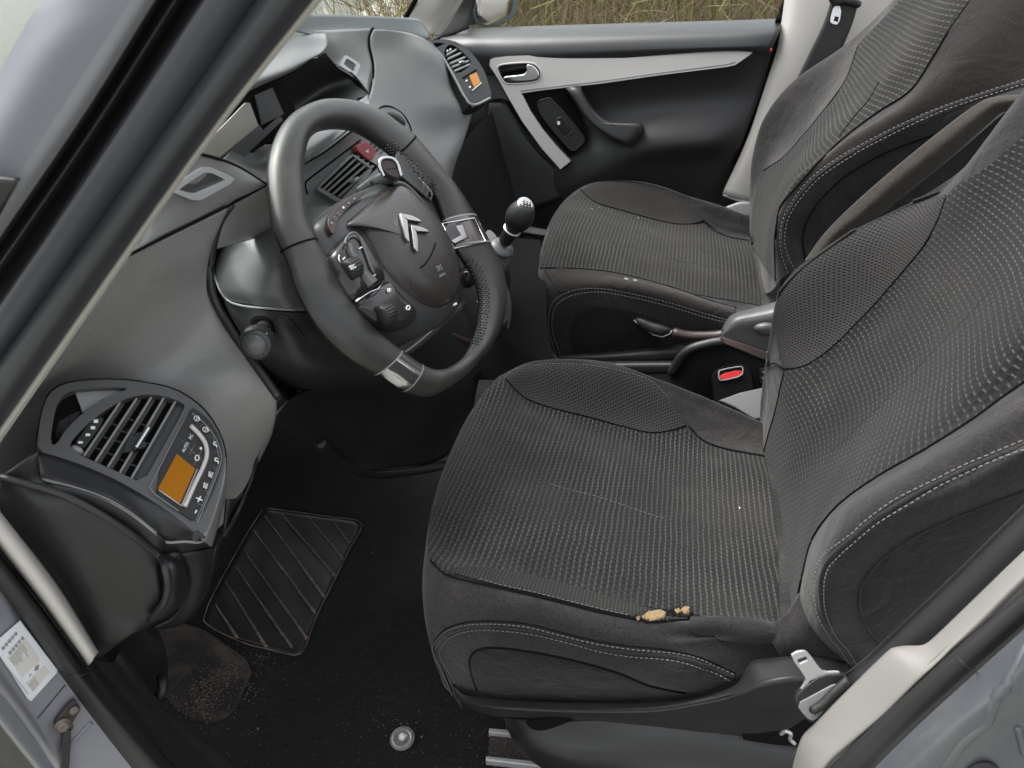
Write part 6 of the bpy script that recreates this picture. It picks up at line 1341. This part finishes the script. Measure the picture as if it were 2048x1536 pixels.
# pull grip
gx = [(720, 448), (755, 440), (790, 438), (800, 465), (818, 498), (850, 547), (880, 580), (905, 602), (940, 622), (975, 632), (1020, 636), (1070, 635), (1112, 634), (1116, 655), (1105, 680), (1090, 708), (1066, 748), (1025, 738), (985, 722), (940, 700), (900, 672), (860, 640), (825, 605), (795, 570), (765, 520), (740, 480)]
GP = Pl(T(1200, 240, 1.07), (0.0, -1, 0.25))
dome('pull_handle', GP.hs(c3(gx), 0.0), GP.n, .010, M['pull'] if 'pull' in M else M['dashdark'], pdr, 8, .05, 6.0, center=GP.h(*c3([(885, 630)])[0]))
sp_ = prism('switch_recess', rounded(DP.hs(c3([(505, 482), (700, 452), (730, 500), (800, 600), (832, 705), (760, 792), (735, 800), (640, 680), (560, 580)]), .001)), DP.n, .006, M['void'], pdr)
pd2 = prism('switch_pod', rounded(DP.hs(c3([(575, 530), (590, 512), (640, 500), (700, 560), (760, 630), (815, 700), (815, 725), (770, 770), (745, 770), (640, 650), (590, 580)]), .012)), DP.n, .01, M['black'], pdr, bevel=.002)
tube('pod_edge', rounded(DP.hs(c3([(575, 530), (590, 512), (640, 500), (700, 560), (760, 630), (815, 700), (815, 725), (770, 770), (745, 770), (640, 650), (590, 580)]), .0125)), .0014, M['doorgrey'] if 'doorgrey' in M else M['dashdark'], pd2, 6, True)
s3 = prism('window_switch', chaikin(DP.hs(c3([(664, 620), (680, 600), (708, 598), (735, 640), (748, 668), (712, 700)]), .018), 1), DP.n, .006, M['gloss'], pdr, bevel=.0015)
prism('mark', DP.hs(c3([(676, 622), (690, 620), (692, 638), (679, 640)]), .0185), DP.n, .001, M['white'], s3)
tube('pod_line', DP.hs(c3([(712, 702), (752, 672)]), .013), .0006, M['greyprint'], pd2, 5)
surf('door_edge', [[(1548, 84, 1.16), (1562, 60, 1.17)], [(1520, 170, 1.155), (1545, 140, 1.16)], [(1480, 290, 1.15), (1502, 260, 1.16)], [(1440, 410, 1.14), (1450, 390, 1.15)]], 16, 3, M['void'], pdr)
surf('quarter_cover', [[W([(930, -10, 1.2)])[0], W([(945, -10, 1.2)])[0], W([(955, -10, 1.2)])[0]], [W([(905, 30, 1.2)])[0], W([(930, 25, 1.2)])[0], W([(945, 20, 1.2)])[0]], [W([(862, 84, 1.17)])[0], W([(900, 72, 1.18)])[0], W([(937, 57, 1.19)])[0]]], 10, 6, M['black'], pdr, .004)
tube('window_frame', cr(W([(1590, -30, 1.2), (1568, 20, 1.2), (1560, 45, 1.19)]), 10), .012, M['void'], pdr)
gs = gridmesh('window_glass', [[T(880, 78, 1.225), T(1575, 55, 1.225)], [T(1000, -160, 1.17), T(1690, -160, 1.17)]], M['glass'], pdr)
tube('edge_marker', [T(1543, 97, 1.13), T(1541, 103, 1.13)], .003, M['red'], pdr)
gridmesh('outer_panel', [[Vector((-1.15, 1.215, -.05)), Vector((.3, 1.215, -.05))], [Vector((-1.15, 1.215, .70)), Vector((.3, 1.215, .72))]], M['black'], pdr, .004)
gridmesh('front_corner', [[Vector((-.62, 1.16, .40)), Vector((-.36, 1.16, .40))], [Vector((-.66, 1.16, .74)), Vector((-.44, 1.16, .72))]], M['black'], pdr, .004)
# wing mirror outside
wm = empty('wing_mirror', T(990, 20, 1.38), 'dark wing mirror outside the far front window', 'wing mirror')
MP = Pl(T(990, 20, 1.36), (0.75, -.62, .1))
dome('glass', chaikin(MP.hs([(953, -20), (952, 25), (956, 38), (968, 50), (982, 50), (1015, 34), (1024, 22), (1028, -20)], 0.004), 2), MP.n, .001, plastic('mirror_glass', (0.42, 0.38, 0.36), 0.18, 20, 0.02, 0.1, 0.9), wm, 3, .004)
prism('housing', chaikin(MP.hs([(945, -30), (945, 30), (952, 48), (975, 56), (1000, 52), (1030, 36), (1036, 20), (1044, -30)], 0.0), 2), MP.n, .07, plastic('mirror_housing', (0.10, 0.13, 0.135), 0.45), wm, bevel=.006)
surf('arm', [[(935, 0, 1.25), (940, 50, 1.25)], [(948, -5, 1.33), (952, 50, 1.33)]], 6, 6, M['rubber'], wm, .01)

# ================================================================== far pillars and belt
pa_ = tag(surf('far_front_pillar', [
    [(845, -20, 1.08), (830, 12, 1.06), (818, 34, 1.05), (812, 40, 1.05)],
    [(890, -20, 1.09), (868, 20, 1.08), (850, 50, 1.07), (840, 66, 1.05)],
    [(915, -20, 1.11), (893, 15, 1.105), (872, 50, 1.09), (858, 70, 1.07)],
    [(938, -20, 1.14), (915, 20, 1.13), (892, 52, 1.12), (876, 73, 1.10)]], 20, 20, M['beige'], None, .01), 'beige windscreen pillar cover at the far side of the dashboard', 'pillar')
tube('cover_line', cr(W([(922, -10, 1.105), (900, 18, 1.10), (880, 46, 1.085), (866, 68, 1.07)]), 12), .0012, M['dash'], pa_)
tag(tube('windscreen_seal', cr(W([(852, -40, 1.07), (833, -4, 1.06), (811, 36, 1.05)]), 10), .006, M['void']), 'black windscreen edge seal beside the far beige pillar', 'seal')
bp_ = empty('far_centre_pillar', T(1550, 250, 1.2), 'beige pillar cover behind the far door', 'pillar')
surf('cover', [
    [(1572, -20, 1.19), (1553, 90, 1.17), (1500, 262, 1.14), (1445, 386, 1.11)],
    [(1600, -20, 1.16), (1575, 90, 1.145), (1520, 262, 1.12), (1458, 393, 1.10)],
    [(1660, -20, 1.155), (1625, 90, 1.14), (1560, 262, 1.12), (1480, 400, 1.10)],
    [(1740, -20, 1.16), (1700, 100, 1.15), (1610, 262, 1.13), (1500, 403, 1.11)],
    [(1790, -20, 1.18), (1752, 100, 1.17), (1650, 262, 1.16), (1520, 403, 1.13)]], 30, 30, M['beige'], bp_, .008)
surf('lower_cover', [[(1445, 386, 1.12), (1478, 402, 1.12), (1520, 405, 1.12)], [(1432, 415, 1.13), (1465, 430, 1.12), (1520, 435, 1.12)]], 5, 8, M['black'], bp_, .006)
tube('cover_edge', cr(W([(1446, 390, 1.105), (1475, 401, 1.10), (1502, 405, 1.10)]), 8), .0025, M['dash'], bp_)
fb = empty('far_seat_belt', T(1650, 60, 1.1), 'black seat belt hanging in front of the far beige pillar', 'seat belt', 'front seat belts')
surf('webbing', [[(1668, -20, 1.10), (1694, -16, 1.10), (1722, -12, 1.10)], [(1650, 40, 1.09), (1678, 48, 1.09), (1704, 50, 1.09)], [(1622, 100, 1.08), (1650, 115, 1.08), (1675, 120, 1.08)], [(1585, 175, 1.07), (1615, 190, 1.07), (1645, 200, 1.07)]], 20, 8, M['belt'], fb, .0015)
dome('tongue_grip', chaikin(W([(1655, -12, 1.08), (1664, -14, 1.08), (1722, -2, 1.08), (1724, 12, 1.08), (1712, 17, 1.08), (1690, 8, 1.08), (1668, 14, 1.08), (1658, 2, 1.08)]), 2), (-.1, -1, .3), .008, M['dashdark'], fb, 5, .006)
BP = Pl(T(1672, 32, 1.075), (-.1, -1, .3))
prism('tongue', chaikin(BP.hs([(1668, 10), (1684, 14), (1678, 50), (1662, 47), (1660, 38)]), 1), BP.n, .002, M['steel'], fb, holes=[BP.hs([(1670, 32), (1678, 34), (1676, 44), (1667, 42)])])
tag(surf('seat_side_bar', [[(1448, 415, 1.05), (1480, 404, 1.05), (1510, 405, 1.05)], [(1470, 432, 1.04), (1490, 435, 1.04), (1515, 432, 1.04)]], 5, 8, M['dash'], None, .004), 'grey plastic bar between the far seat and the beige pillar', 'trim')
sl = surf('far_sill', [[(900, 415, 1.08), (1000, 440, 1.06), (1060, 452, 1.05), (1110, 460, 1.05)], [(900, 430, 1.06), (1000, 456, 1.04), (1060, 468, 1.03), (1110, 474, 1.03)]], 5, 20, M['doorgrey2'] if 'doorgrey2' in M else M['dashdark'], None, .01)
tag(sl, 'dark grey sill strip at the foot of the far door', 'sill')
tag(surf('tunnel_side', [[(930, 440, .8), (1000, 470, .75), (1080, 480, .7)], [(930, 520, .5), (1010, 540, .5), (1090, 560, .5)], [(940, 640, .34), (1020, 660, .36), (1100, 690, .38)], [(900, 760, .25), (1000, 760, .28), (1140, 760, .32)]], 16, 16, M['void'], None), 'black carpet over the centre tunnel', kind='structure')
# rear side window edge beyond the far pillar
tag(surf('rear_door_ledge', [[(1752, 60, 1.22), (1800, 55, 1.22), (1860, 52, 1.22)], [(1745, 72, 1.2), (1800, 72, 1.2), (1860, 72, 1.2)], [(1735, 110, 1.18), (1800, 110, 1.18), (1860, 110, 1.18)]], 10, 10, M['ledge'], None, .004), 'grey window ledge of the far rear door', 'door ledge')

tag(gridmesh('rear_door_panel', [[Vector((.3, 1.215, -.05)), Vector((1.7, 1.215, -.05))], [Vector((.3, 1.215, .72)), Vector((1.7, 1.215, .76))]], M['black'], None, .004), 'dark inner panel of the far rear door behind the passenger seat', 'door panel')
# ================================================================== windscreen and near pillar
ws = gridmesh('windscreen', [[Vector((-0.98, -0.52, 0.72)), Vector((-1.08, 0.35, 0.70)), Vector((-0.98, 1.16, 0.72))], [T(85, 0, -.5)+Vector((.1, 0, .1)), Vector((-.25, .35, 1.12)), T(852, -40, 1.07)+Vector((.06, 0, .05))]], M['glass'])
tag(ws, 'large raked windscreen above the dashboard', 'windscreen')
np_ = empty('near_front_pillar', T(300, 400, -.47), 'grey painted windscreen pillar crossing the upper left corner', 'pillar')
def band(name, lines, mat, n=6, nv=24, thick=0.0, parent=np_):
    return surf(name, lines, n, nv, mat, parent, thick)
# lines run lower left -> upper right: (t0 px at py=600ish ... top)
def ln(a, b, c, y0, y1, e=0.0):
    """a = point near the left frame edge, b = middle, c = top frame edge"""
    A = (a[0]+(a[0]-b[0])*0.8, a[1]+(a[1]-b[1])*0.8); Cc = (c[0]+(c[0]-b[0])*1.0, c[1]+(c[1]-b[1])*1.0)
    return [(A[0], A[1], y0), (a[0], a[1], y0), (b[0], b[1], (y0+y1)/2), (c[0], c[1], y1), (Cc[0], Cc[1], y1)]
band('outer_skin', [ln((-60, 250), (52, 48), (85, 0), -.50, -.49), ln((-40, 330), (90, 110), (160, 0), -.512, -.50), ln((0, 405), (137, 195), (262, 0), -.512, -.50)], M['paintlav'] if 'paintlav' in M else M['paint'], 10)
band('skin_edge', [ln((0, 405), (137, 195), (262, 0), -.512, -.50), ln((0, 440), (158, 210), (290, 0), -.51, -.498), ln((0, 474), (172, 222), (310, 0), -.502, -.49)], M['paint'], 6)
band('gutter', [ln((0, 474), (172, 222), (310, 0), -.502, -.49), ln((0, 500), (180, 240), (330, 0), -.48, -.47), ln((0, 540), (190, 262), (360, 0), -.475, -.465), ln((0, 570), (198, 282), (380, 0), -.478, -.468), ln((0, 604), (205, 297), (402, 0), -.49, -.48)], M['gutter'] if 'gutter' in M else M['rubber'], 12)
band('gutter_seal', [ln((0, 510), (184, 245), (338, 0), -.489, -.479), ln((0, 528), (188, 254), (350, 0), -.492, -.482), ln((0, 545), (193, 266), (362, 0), -.487, -.477)], M['dashdark'], 6)
band('door_frame', [ln((0, 604), (205, 297), (402, 0), -.49, -.48), ln((0, 616), (212, 304), (412, 0), -.494, -.484), ln((0, 650), (248, 290), (445, 0), -.49, -.48), ln((0, 690), (290, 272), (480, 0), -.484, -.474), ln((0, 718), (328, 260), (510, 0), -.477, -.467)], M['paintdark'], 16)
band('weatherstrip', [ln((0, 718), (328, 260), (510, 0), -.477, -.467), ln((0, 732), (336, 264), (522, 0), -.484, -.474), ln((0, 760), (352, 276), (552, 0), -.487, -.477), ln((0, 800), (368, 290), (585, 0), -.484, -.474), ln((0, 830), (380, 298), (608, 0), -.476, -.466), ln((0, 858), (390, 303), (626, 0), -.462, -.452)], M['sealblue'] if 'sealblue' in M else M['rubber'], 24)
band('inner_cover', [ln((0, 856), (389, 303), (624, 0), -.462, -.452), ln((0, 872), (396, 305), (634, 0), -.462, -.452), ln((0, 886), (402, 308), (645, 0), -.455, -.445)], M['beige'], 6)
surf('sail_cover', [[(-90, 352, -.522), (-20, 356, -.522), (38, 362, -.518)], [(-90, 420, -.522), (-25, 410, -.522), (14, 405, -.518)], [(-120, 560, -.522), (-60, 500, -.522), (-12, 455, -.516)]], 8, 12, M['dashdark'], np_, .003)
# lower left: hinge post, seal, inner cover
hpz = empty('near_hinge_post', T(60, 1350, -.5), 'silver painted door post at the lower left with sticker and door strap', 'door post')
def lb(name, rows, mat, n=10, nv=24, thick=0.0, parent=hpz): return surf(name, rows, n, nv, mat, parent, thick)
lb('inner_cover', [[(-60, 1022, -.468), (0, 1106, -.468), (90, 1220, -.466), (174, 1334, -.464)], [(-60, 985, -.486), (0, 1070, -.486), (95, 1195, -.484), (183, 1322, -.482)], [(-60, 945, -.480), (0, 1032, -.480), (104, 1172, -.478), (194, 1308, -.475)], [(-60, 935, -.460), (0, 1022, -.460), (112, 1164, -.458), (198, 1304, -.456)]], M['beige'], 8, 24, .003)
lb('weatherstrip', [[(-60, 1010, -.46), (0, 1100, -.46), (90, 1216, -.458), (180, 1335, -.455), (270, 1440, -.455), (360, 1545, -.455)],
                    [(-60, 1040, -.485), (0, 1120, -.485), (80, 1225, -.483), (165, 1345, -.48), (250, 1448, -.48), (340, 1552, -.48)],
                    [(-60, 1070, -.492), (0, 1150, -.492), (70, 1245, -.49), (150, 1355, -.488), (230, 1455, -.488), (315, 1560, -.488)],
                    [(-60, 1100, -.485), (0, 1180, -.485), (60, 1265, -.483), (130, 1362, -.482), (205, 1462, -.482), (290, 1570, -.482)]], M['rubber'], 20, 40)
for (a, b) in (((168, 1350), (184, 1334)),):
    tube('seal_joint', cr(W([(186, 1334, -.463), (175, 1346, -.482), (150, 1354, -.491), (132, 1352, -.486)]), 12), .0004, M['dashdark'], hpz)
lb('post_face', [[(-60, 1095, -.482), (0, 1178, -.482), (60, 1265, -.482), (130, 1362, -.482), (205, 1462, -.482), (290, 1570, -.482)],
                 [(-60, 1130, -.488), (0, 1205, -.488), (45, 1275, -.49), (110, 1375, -.49), (180, 1475, -.49), (260, 1580, -.49)],
                 [(-60, 1190, -.505), (-20, 1260, -.505), (20, 1320, -.505), (75, 1400, -.505), (130, 1490, -.505), (200, 1590, -.505)],
                 [(-60, 1280, -.515), (-30, 1330, -.515), (0, 1365, -.515), (50, 1430, -.515), (100, 1505, -.515), (150, 1600, -.515)],
                 [(-80, 1290, -.50), (-40, 1345, -.50), (-5, 1385, -.50), (45, 1450, -.50), (92, 1520, -.50), (140, 1610, -.50)]], M['paintsilver'] if 'paintsilver' in M else M['paint'], 24, 40)
PPB = base_of(bpy.data.objects['post_face'])
tube('post_seam', on(PPB, [(130, 1370), (105, 1400), (75, 1436)], 12, .0002), .0007, M['dashdark'], hpz)
tube('post_crease', on(PPB, [(182, 1444), (165, 1462), (140, 1490)], 10, -.001), .003, M['paintsilver'] if 'paintsilver' in M else M['paint'], hpz)
lb('door_edge', [[(-80, 1285, -.53), (-40, 1340, -.53), (-5, 1382, -.53), (45, 1448, -.53), (112, 1540, -.53)], [(-100, 1320, -.535), (-50, 1375, -.535), (-20, 1410, -.535), (30, 1475, -.535), (88, 1545, -.535)], [(-100, 1340, -.53), (-50, 1390, -.53), (-20, 1425, -.53), (25, 1482, -.53), (80, 1550, -.53)]], M['paintdark2'] if 'paintdark2' in M else M['paintdark'], 8, 24, 0)
lb('door_inner', [[(-120, 1330, -.52), (-20, 1422, -.52), (30, 1485, -.52), (86, 1560, -.52)], [(-150, 1500, -.515), (-50, 1560, -.515), (0, 1620, -.515), (60, 1700, -.515)]], M['black'], 6, 12)
# sticker
def stick(pts): return [pick(PPB, a, b, .0008)[0] for a, b in pts]
sn = pick(PPB, 50, 1320)[2]
SPL = Pl(pick(PPB, 50, 1320)[0]+sn*.0022, sn)
def d6(pts, up=0.0): return SPL.hs(V(D6, pts), up)
st = prism('sticker', chaikin(d6([(185, 190), (525, 640), (520, 665), (285, 925), (250, 900), (0, 510), (-80, 480), (-60, 400), (0, 350)]), 0), sn, .0006, plastic('sticker_paper', (0.62, 0.63, 0.66), 0.4, 100, 0.02, 0.03), hpz)
prism('grey_field', d6([(235, 350), (365, 550), (205, 710), (65, 520)], .0003), sn, .0002, M['stickgrey'] if 'stickgrey' in M else M['satin'], st)
prism('grey_field', d6([(405, 595), (455, 660), (305, 840), (235, 760)], .0003), sn, .0002, M['stickgrey'] if 'stickgrey' in M else M['satin'], st)
rr = random.Random(3)
def dd(a, b, t): return (a[0]+(b[0]-a[0])*t, a[1]+(b[1]-a[1])*t)
def line(a, b, w=7, col='stickdark'):
    v = Vector((b[0]-a[0], b[1]-a[1])); q = Vector((-v.y, v.x)).normalized()*w/2
    return prism('print_line', d6([(a[0]-q.x, a[1]-q.y), (b[0]-q.x, b[1]-q.y), (b[0]+q.x, b[1]+q.y), (a[0]+q.x, a[1]+q.y)], .0006), sn, .0002, M.get(col, M['greyprint']), st)
for k in range(9):
    t_ = k/9; a = dd((90, 530), (215, 385), t_); L_ = 60+rr.random()*80
    line(a, (a[0]+L_*.58, a[1]+L_*.81), 6)
for k in range(5):
    a = dd((262, 770), (320, 690), k/5); line(a, (a[0]+45, a[1]+62), 5)
for k in range(5):
    x, y = 30+k*28, 440-k*32
    tube('print_mark', chaikin(d6([(x-14, y), (x, y-18), (x+14, y), (x, y+18)], .0006), 1), .0004, M.get('stickdark', M['greyprint']), st, 4, True)
    x += 62; y += 40
    tube('print_mark', chaikin(d6([(x-13, y), (x, y-16), (x+13, y), (x, y+16)], .0006), 1), .0004, M.get('stickdark', M['greyprint']), st, 4, True)
prism('print_mark', d6([(330, 600), (358, 592), (350, 640), (312, 650)], .0006), sn, .0002, M.get('stickdark', M['greyprint']), st)
line((270, 700), (285, 678), 10)
for k in range(22):
    a = dd((20, 560), (262, 862), k/22); line(a, (a[0]+5, a[1]+7), 9)
# door strap with bolts
def pk(a, b, off): return pick(PPB, a, b, off)[0]
ds_ = empty('door_strap', pk(125, 1440, .0), 'rusty metal door check strap bolted to the silver post', 'door strap')
sn2 = pick(PPB, 125, 1440)[2]; SP2 = Pl(pk(125, 1440, .006), sn2)
def s6(pts, up=0.0): return SP2.hs(V(D6, pts), up)
prism('bracket', chaikin(s6([(690, 905), (700, 950), (735, 980), (735, 1010), (690, 1085), (660, 1130), (680, 1170), (650, 1200), (600, 1240), (560, 1245), (505, 1170), (500, 1120), (560, 1040), (600, 990), (640, 950)]), 1), sn2, .004, M['rustdark'] if 'rustdark' in M else M['rust'], ds_, bevel=.0008)
prism('strap', s6([(610, 1180), (655, 1190), (645, 1400), (625, 1700), (545, 1700), (560, 1400), (575, 1230)], .002), sn2, .005, M['strapm'] if 'strapm' in M else M['dashdark'], ds_, bevel=.0012)
q = s6([(570, 1145)], .001)[0]; lathe('bolt', q, sn2, [(0, .0075), (.0012, .0075), (.0014, .005), (.004, .0048), (.0045, .003), (.004, .002)], M['boltm'], ds_, 24)
q = s6([(675, 1005)], .001)[0]; lathe('bolt', q, sn2, [(0, .0042), (.0012, .0042), (.002, .003), (.0018, .0015)], M['boltm'], ds_, 20)

# ================================================================== near centre pillar and belt, lower right
npb = empty('near_centre_pillar', T(1900, 1300, -.44), 'beige and grey pillar behind the driver seat at the lower right', 'pillar')
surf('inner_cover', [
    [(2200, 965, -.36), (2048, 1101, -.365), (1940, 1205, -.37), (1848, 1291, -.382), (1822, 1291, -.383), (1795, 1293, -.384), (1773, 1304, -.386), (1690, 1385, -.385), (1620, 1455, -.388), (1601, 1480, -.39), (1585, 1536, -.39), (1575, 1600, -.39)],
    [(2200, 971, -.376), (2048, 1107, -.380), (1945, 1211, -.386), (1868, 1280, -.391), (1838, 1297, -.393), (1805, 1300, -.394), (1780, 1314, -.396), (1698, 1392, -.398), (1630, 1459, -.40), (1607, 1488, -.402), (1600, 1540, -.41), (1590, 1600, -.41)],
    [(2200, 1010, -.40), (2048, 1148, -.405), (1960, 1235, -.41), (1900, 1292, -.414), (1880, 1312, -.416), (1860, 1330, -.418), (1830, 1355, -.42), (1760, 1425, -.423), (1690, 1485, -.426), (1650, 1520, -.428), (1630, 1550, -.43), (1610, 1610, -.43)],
    [(2200, 1045, -.40), (2048, 1186, -.405), (1970, 1262, -.41), (1910, 1300, -.414), (1890, 1318, -.416), (1870, 1335, -.418), (1840, 1362, -.42), (1780, 1420, -.422), (1715, 1482, -.424), (1680, 1515, -.426), (1658, 1540, -.43), (1630, 1610, -.43)]], 20, 80, M['beigeshaded'], npb, .004)
surf('weatherstrip', [
    [(2200, 1040, -.402), (2048, 1181, -.407), (1906, 1300, -.414), (1780, 1415, -.42), (1658, 1536, -.43), (1600, 1600, -.43)],
    [(2200, 1046, -.412), (2048, 1187, -.417), (1911, 1306, -.424), (1786, 1420, -.43), (1667, 1538, -.438), (1610, 1603, -.438)],
    [(2200, 1080, -.418), (2048, 1220, -.423), (1926, 1327, -.430), (1805, 1440, -.436), (1705, 1542, -.444), (1650, 1605, -.444)],
    [(2200, 1114, -.420), (2048, 1252, -.425), (1940, 1347, -.432), (1834, 1443, -.438), (1742, 1536, -.446), (1686, 1600, -.446)],
    [(2200, 1120, -.43), (2048, 1258, -.433), (1944, 1352, -.438), (1840, 1447, -.443), (1749, 1536, -.45), (1690, 1600, -.45)]], 24, 40, M['rubber'], npb)
tube('seal_joint', cr(W([(1908, 1298, -.416), (1914, 1312, -.442), (1930, 1330, -.45), (1955, 1347, -.44)]), 14), .0004, M['dashdark'], npb)
post = surf('post_skin', [
    [(2200, 1118, -.43), (2048, 1258, -.433), (1944, 1352, -.438), (1840, 1447, -.443), (1749, 1536, -.45), (1690, 1600, -.45)],
    [(2200, 1200, -.452), (2070, 1290, -.455), (2000, 1365, -.458), (1900, 1450, -.463), (1810, 1545, -.468), (1760, 1610, -.47)],
    [(2200, 1240, -.455), (2110, 1290, -.46), (2030, 1380, -.463), (1935, 1480, -.468), (1880, 1555, -.473), (1840, 1610, -.475)],
    [(2250, 1280, -.449), (2150, 1340, -.455), (2075, 1420, -.458), (2000, 1510, -.463), (1960, 1575, -.468), (1920, 1640, -.47)],
    [(2300, 1360, -.46), (2230, 1420, -.465), (2160, 1500, -.47), (2100, 1580, -.475), (2050, 1640, -.48), (2000, 1700, -.48)]], 40, 50, M['paintpost'], npb)
PKB = base_of(post)
tube('post_crease', on(PKB, [(2060, 1270), (2020, 1345), (1985, 1420), (1975, 1450), (1930, 1485), (1890, 1540)], 40, -.0022), .004, M['paintpost'], npb, 10)
tube('post_crease', on(PKB, [(2035, 1455), (2042, 1480), (2049, 1510)], 10, -.001), .003, M['paintpost'], npb, 8)
lathe('striker_washer', pick(PKB, 1962, 1545, .0)[0], pick(PKB, 1962, 1545)[2], [(0, .012), (.003, .012), (.004, .008), (.002, .006)], M['rubber'], npb, 24)
nb = empty('near_seat_belt', T(1660, 1360, -.36), 'black seat belt with steel tongue beside the driver seat', 'seat belt', 'front seat belts')
wb = surf('webbing', [
    [(2300, 790, -.335), (2180, 895, -.34), (2048, 1014, -.345), (1900, 1160, -.35), (1765, 1288, -.355), (1714, 1333, -.36), (1660, 1368, -.365), (1626, 1402, -.368)],
    [(2300, 850, -.345), (2180, 955, -.35), (2048, 1072, -.355), (1910, 1205, -.36), (1790, 1312, -.365), (1745, 1352, -.368), (1700, 1390, -.372), (1640, 1425, -.372)],
    [(2320, 900, -.35), (2200, 1005, -.355), (2060, 1125, -.36), (1925, 1245, -.365), (1815, 1335, -.37), (1770, 1375, -.373), (1730, 1420, -.376), (1655, 1445, -.374)]], 10, 60, M['belt'], nb, .0014)
tube('webbing_edge', cr(W([(2180, 893, -.341), (2048, 1012, -.346), (1900, 1158, -.351), (1765, 1286, -.356), (1714, 1331, -.361), (1640, 1385, -.366)]), 60), .0009, M['webedge'] if 'webedge' in M else M['dashdark'], nb, 6)
TP = Pl(T(1640, 1360, -.372), (.25, -1, .35))
def t3(pts, up=0.0): return TP.hs(V(D3, pts), up)
prism('tongue', chaikin(t3([(520, 900), (550, 875), (600, 866), (625, 880), (690, 970), (715, 990), (800, 985), (800, 996), (715, 1005), (690, 1010), (620, 1040), (625, 1055), (575, 1120), (565, 1110), (610, 1045), (605, 1015)], .003), 1), TP.n, .0025, M['steel'], nb, holes=[t3([(556, 915), (608, 896), (622, 922), (572, 945)], .003)])
prism('tongue_grip', chaikin(t3([(545, 1130), (620, 1060), (700, 1005), (850, 1000), (840, 1050), (790, 1090), (700, 1190), (700, 1250), (660, 1282), (620, 1275), (560, 1190)], .0045), 1), TP.n, .006, M['tgrip'] if 'tgrip' in M else M['dashdark'], nb, bevel=.0012)
prism('grip_face', chaikin(t3([(552, 1172), (650, 1120), (790, 1045), (770, 1090), (735, 1150), (690, 1240), (650, 1270), (610, 1250)], .0055), 1), TP.n, .002, M['gripface'] if 'gripface' in M else M['dash'], nb, bevel=.0005)
prism('grip_slot', t3([(625, 1205), (700, 1155), (745, 1130), (735, 1160), (640, 1225)], .0065), TP.n, .001, M['void'], nb)
tube('webbing_fold', cr(t3([(640, 1210), (700, 1170), (760, 1110), (850, 1030)], .007), 12), .004, M['belt'], nb, 8)
# dark inside of the car behind the seats so the gap is not open
tag(gridmesh('rear_cabin_floor', [[Vector((0.45, -0.45, 0.02)), Vector((0.45, 1.15, 0.02))], [Vector((1.6, -0.45, 0.02)), Vector((1.6, 1.15, 0.02))]], M['carpet']), 'dark carpet behind the front seats', kind='structure')
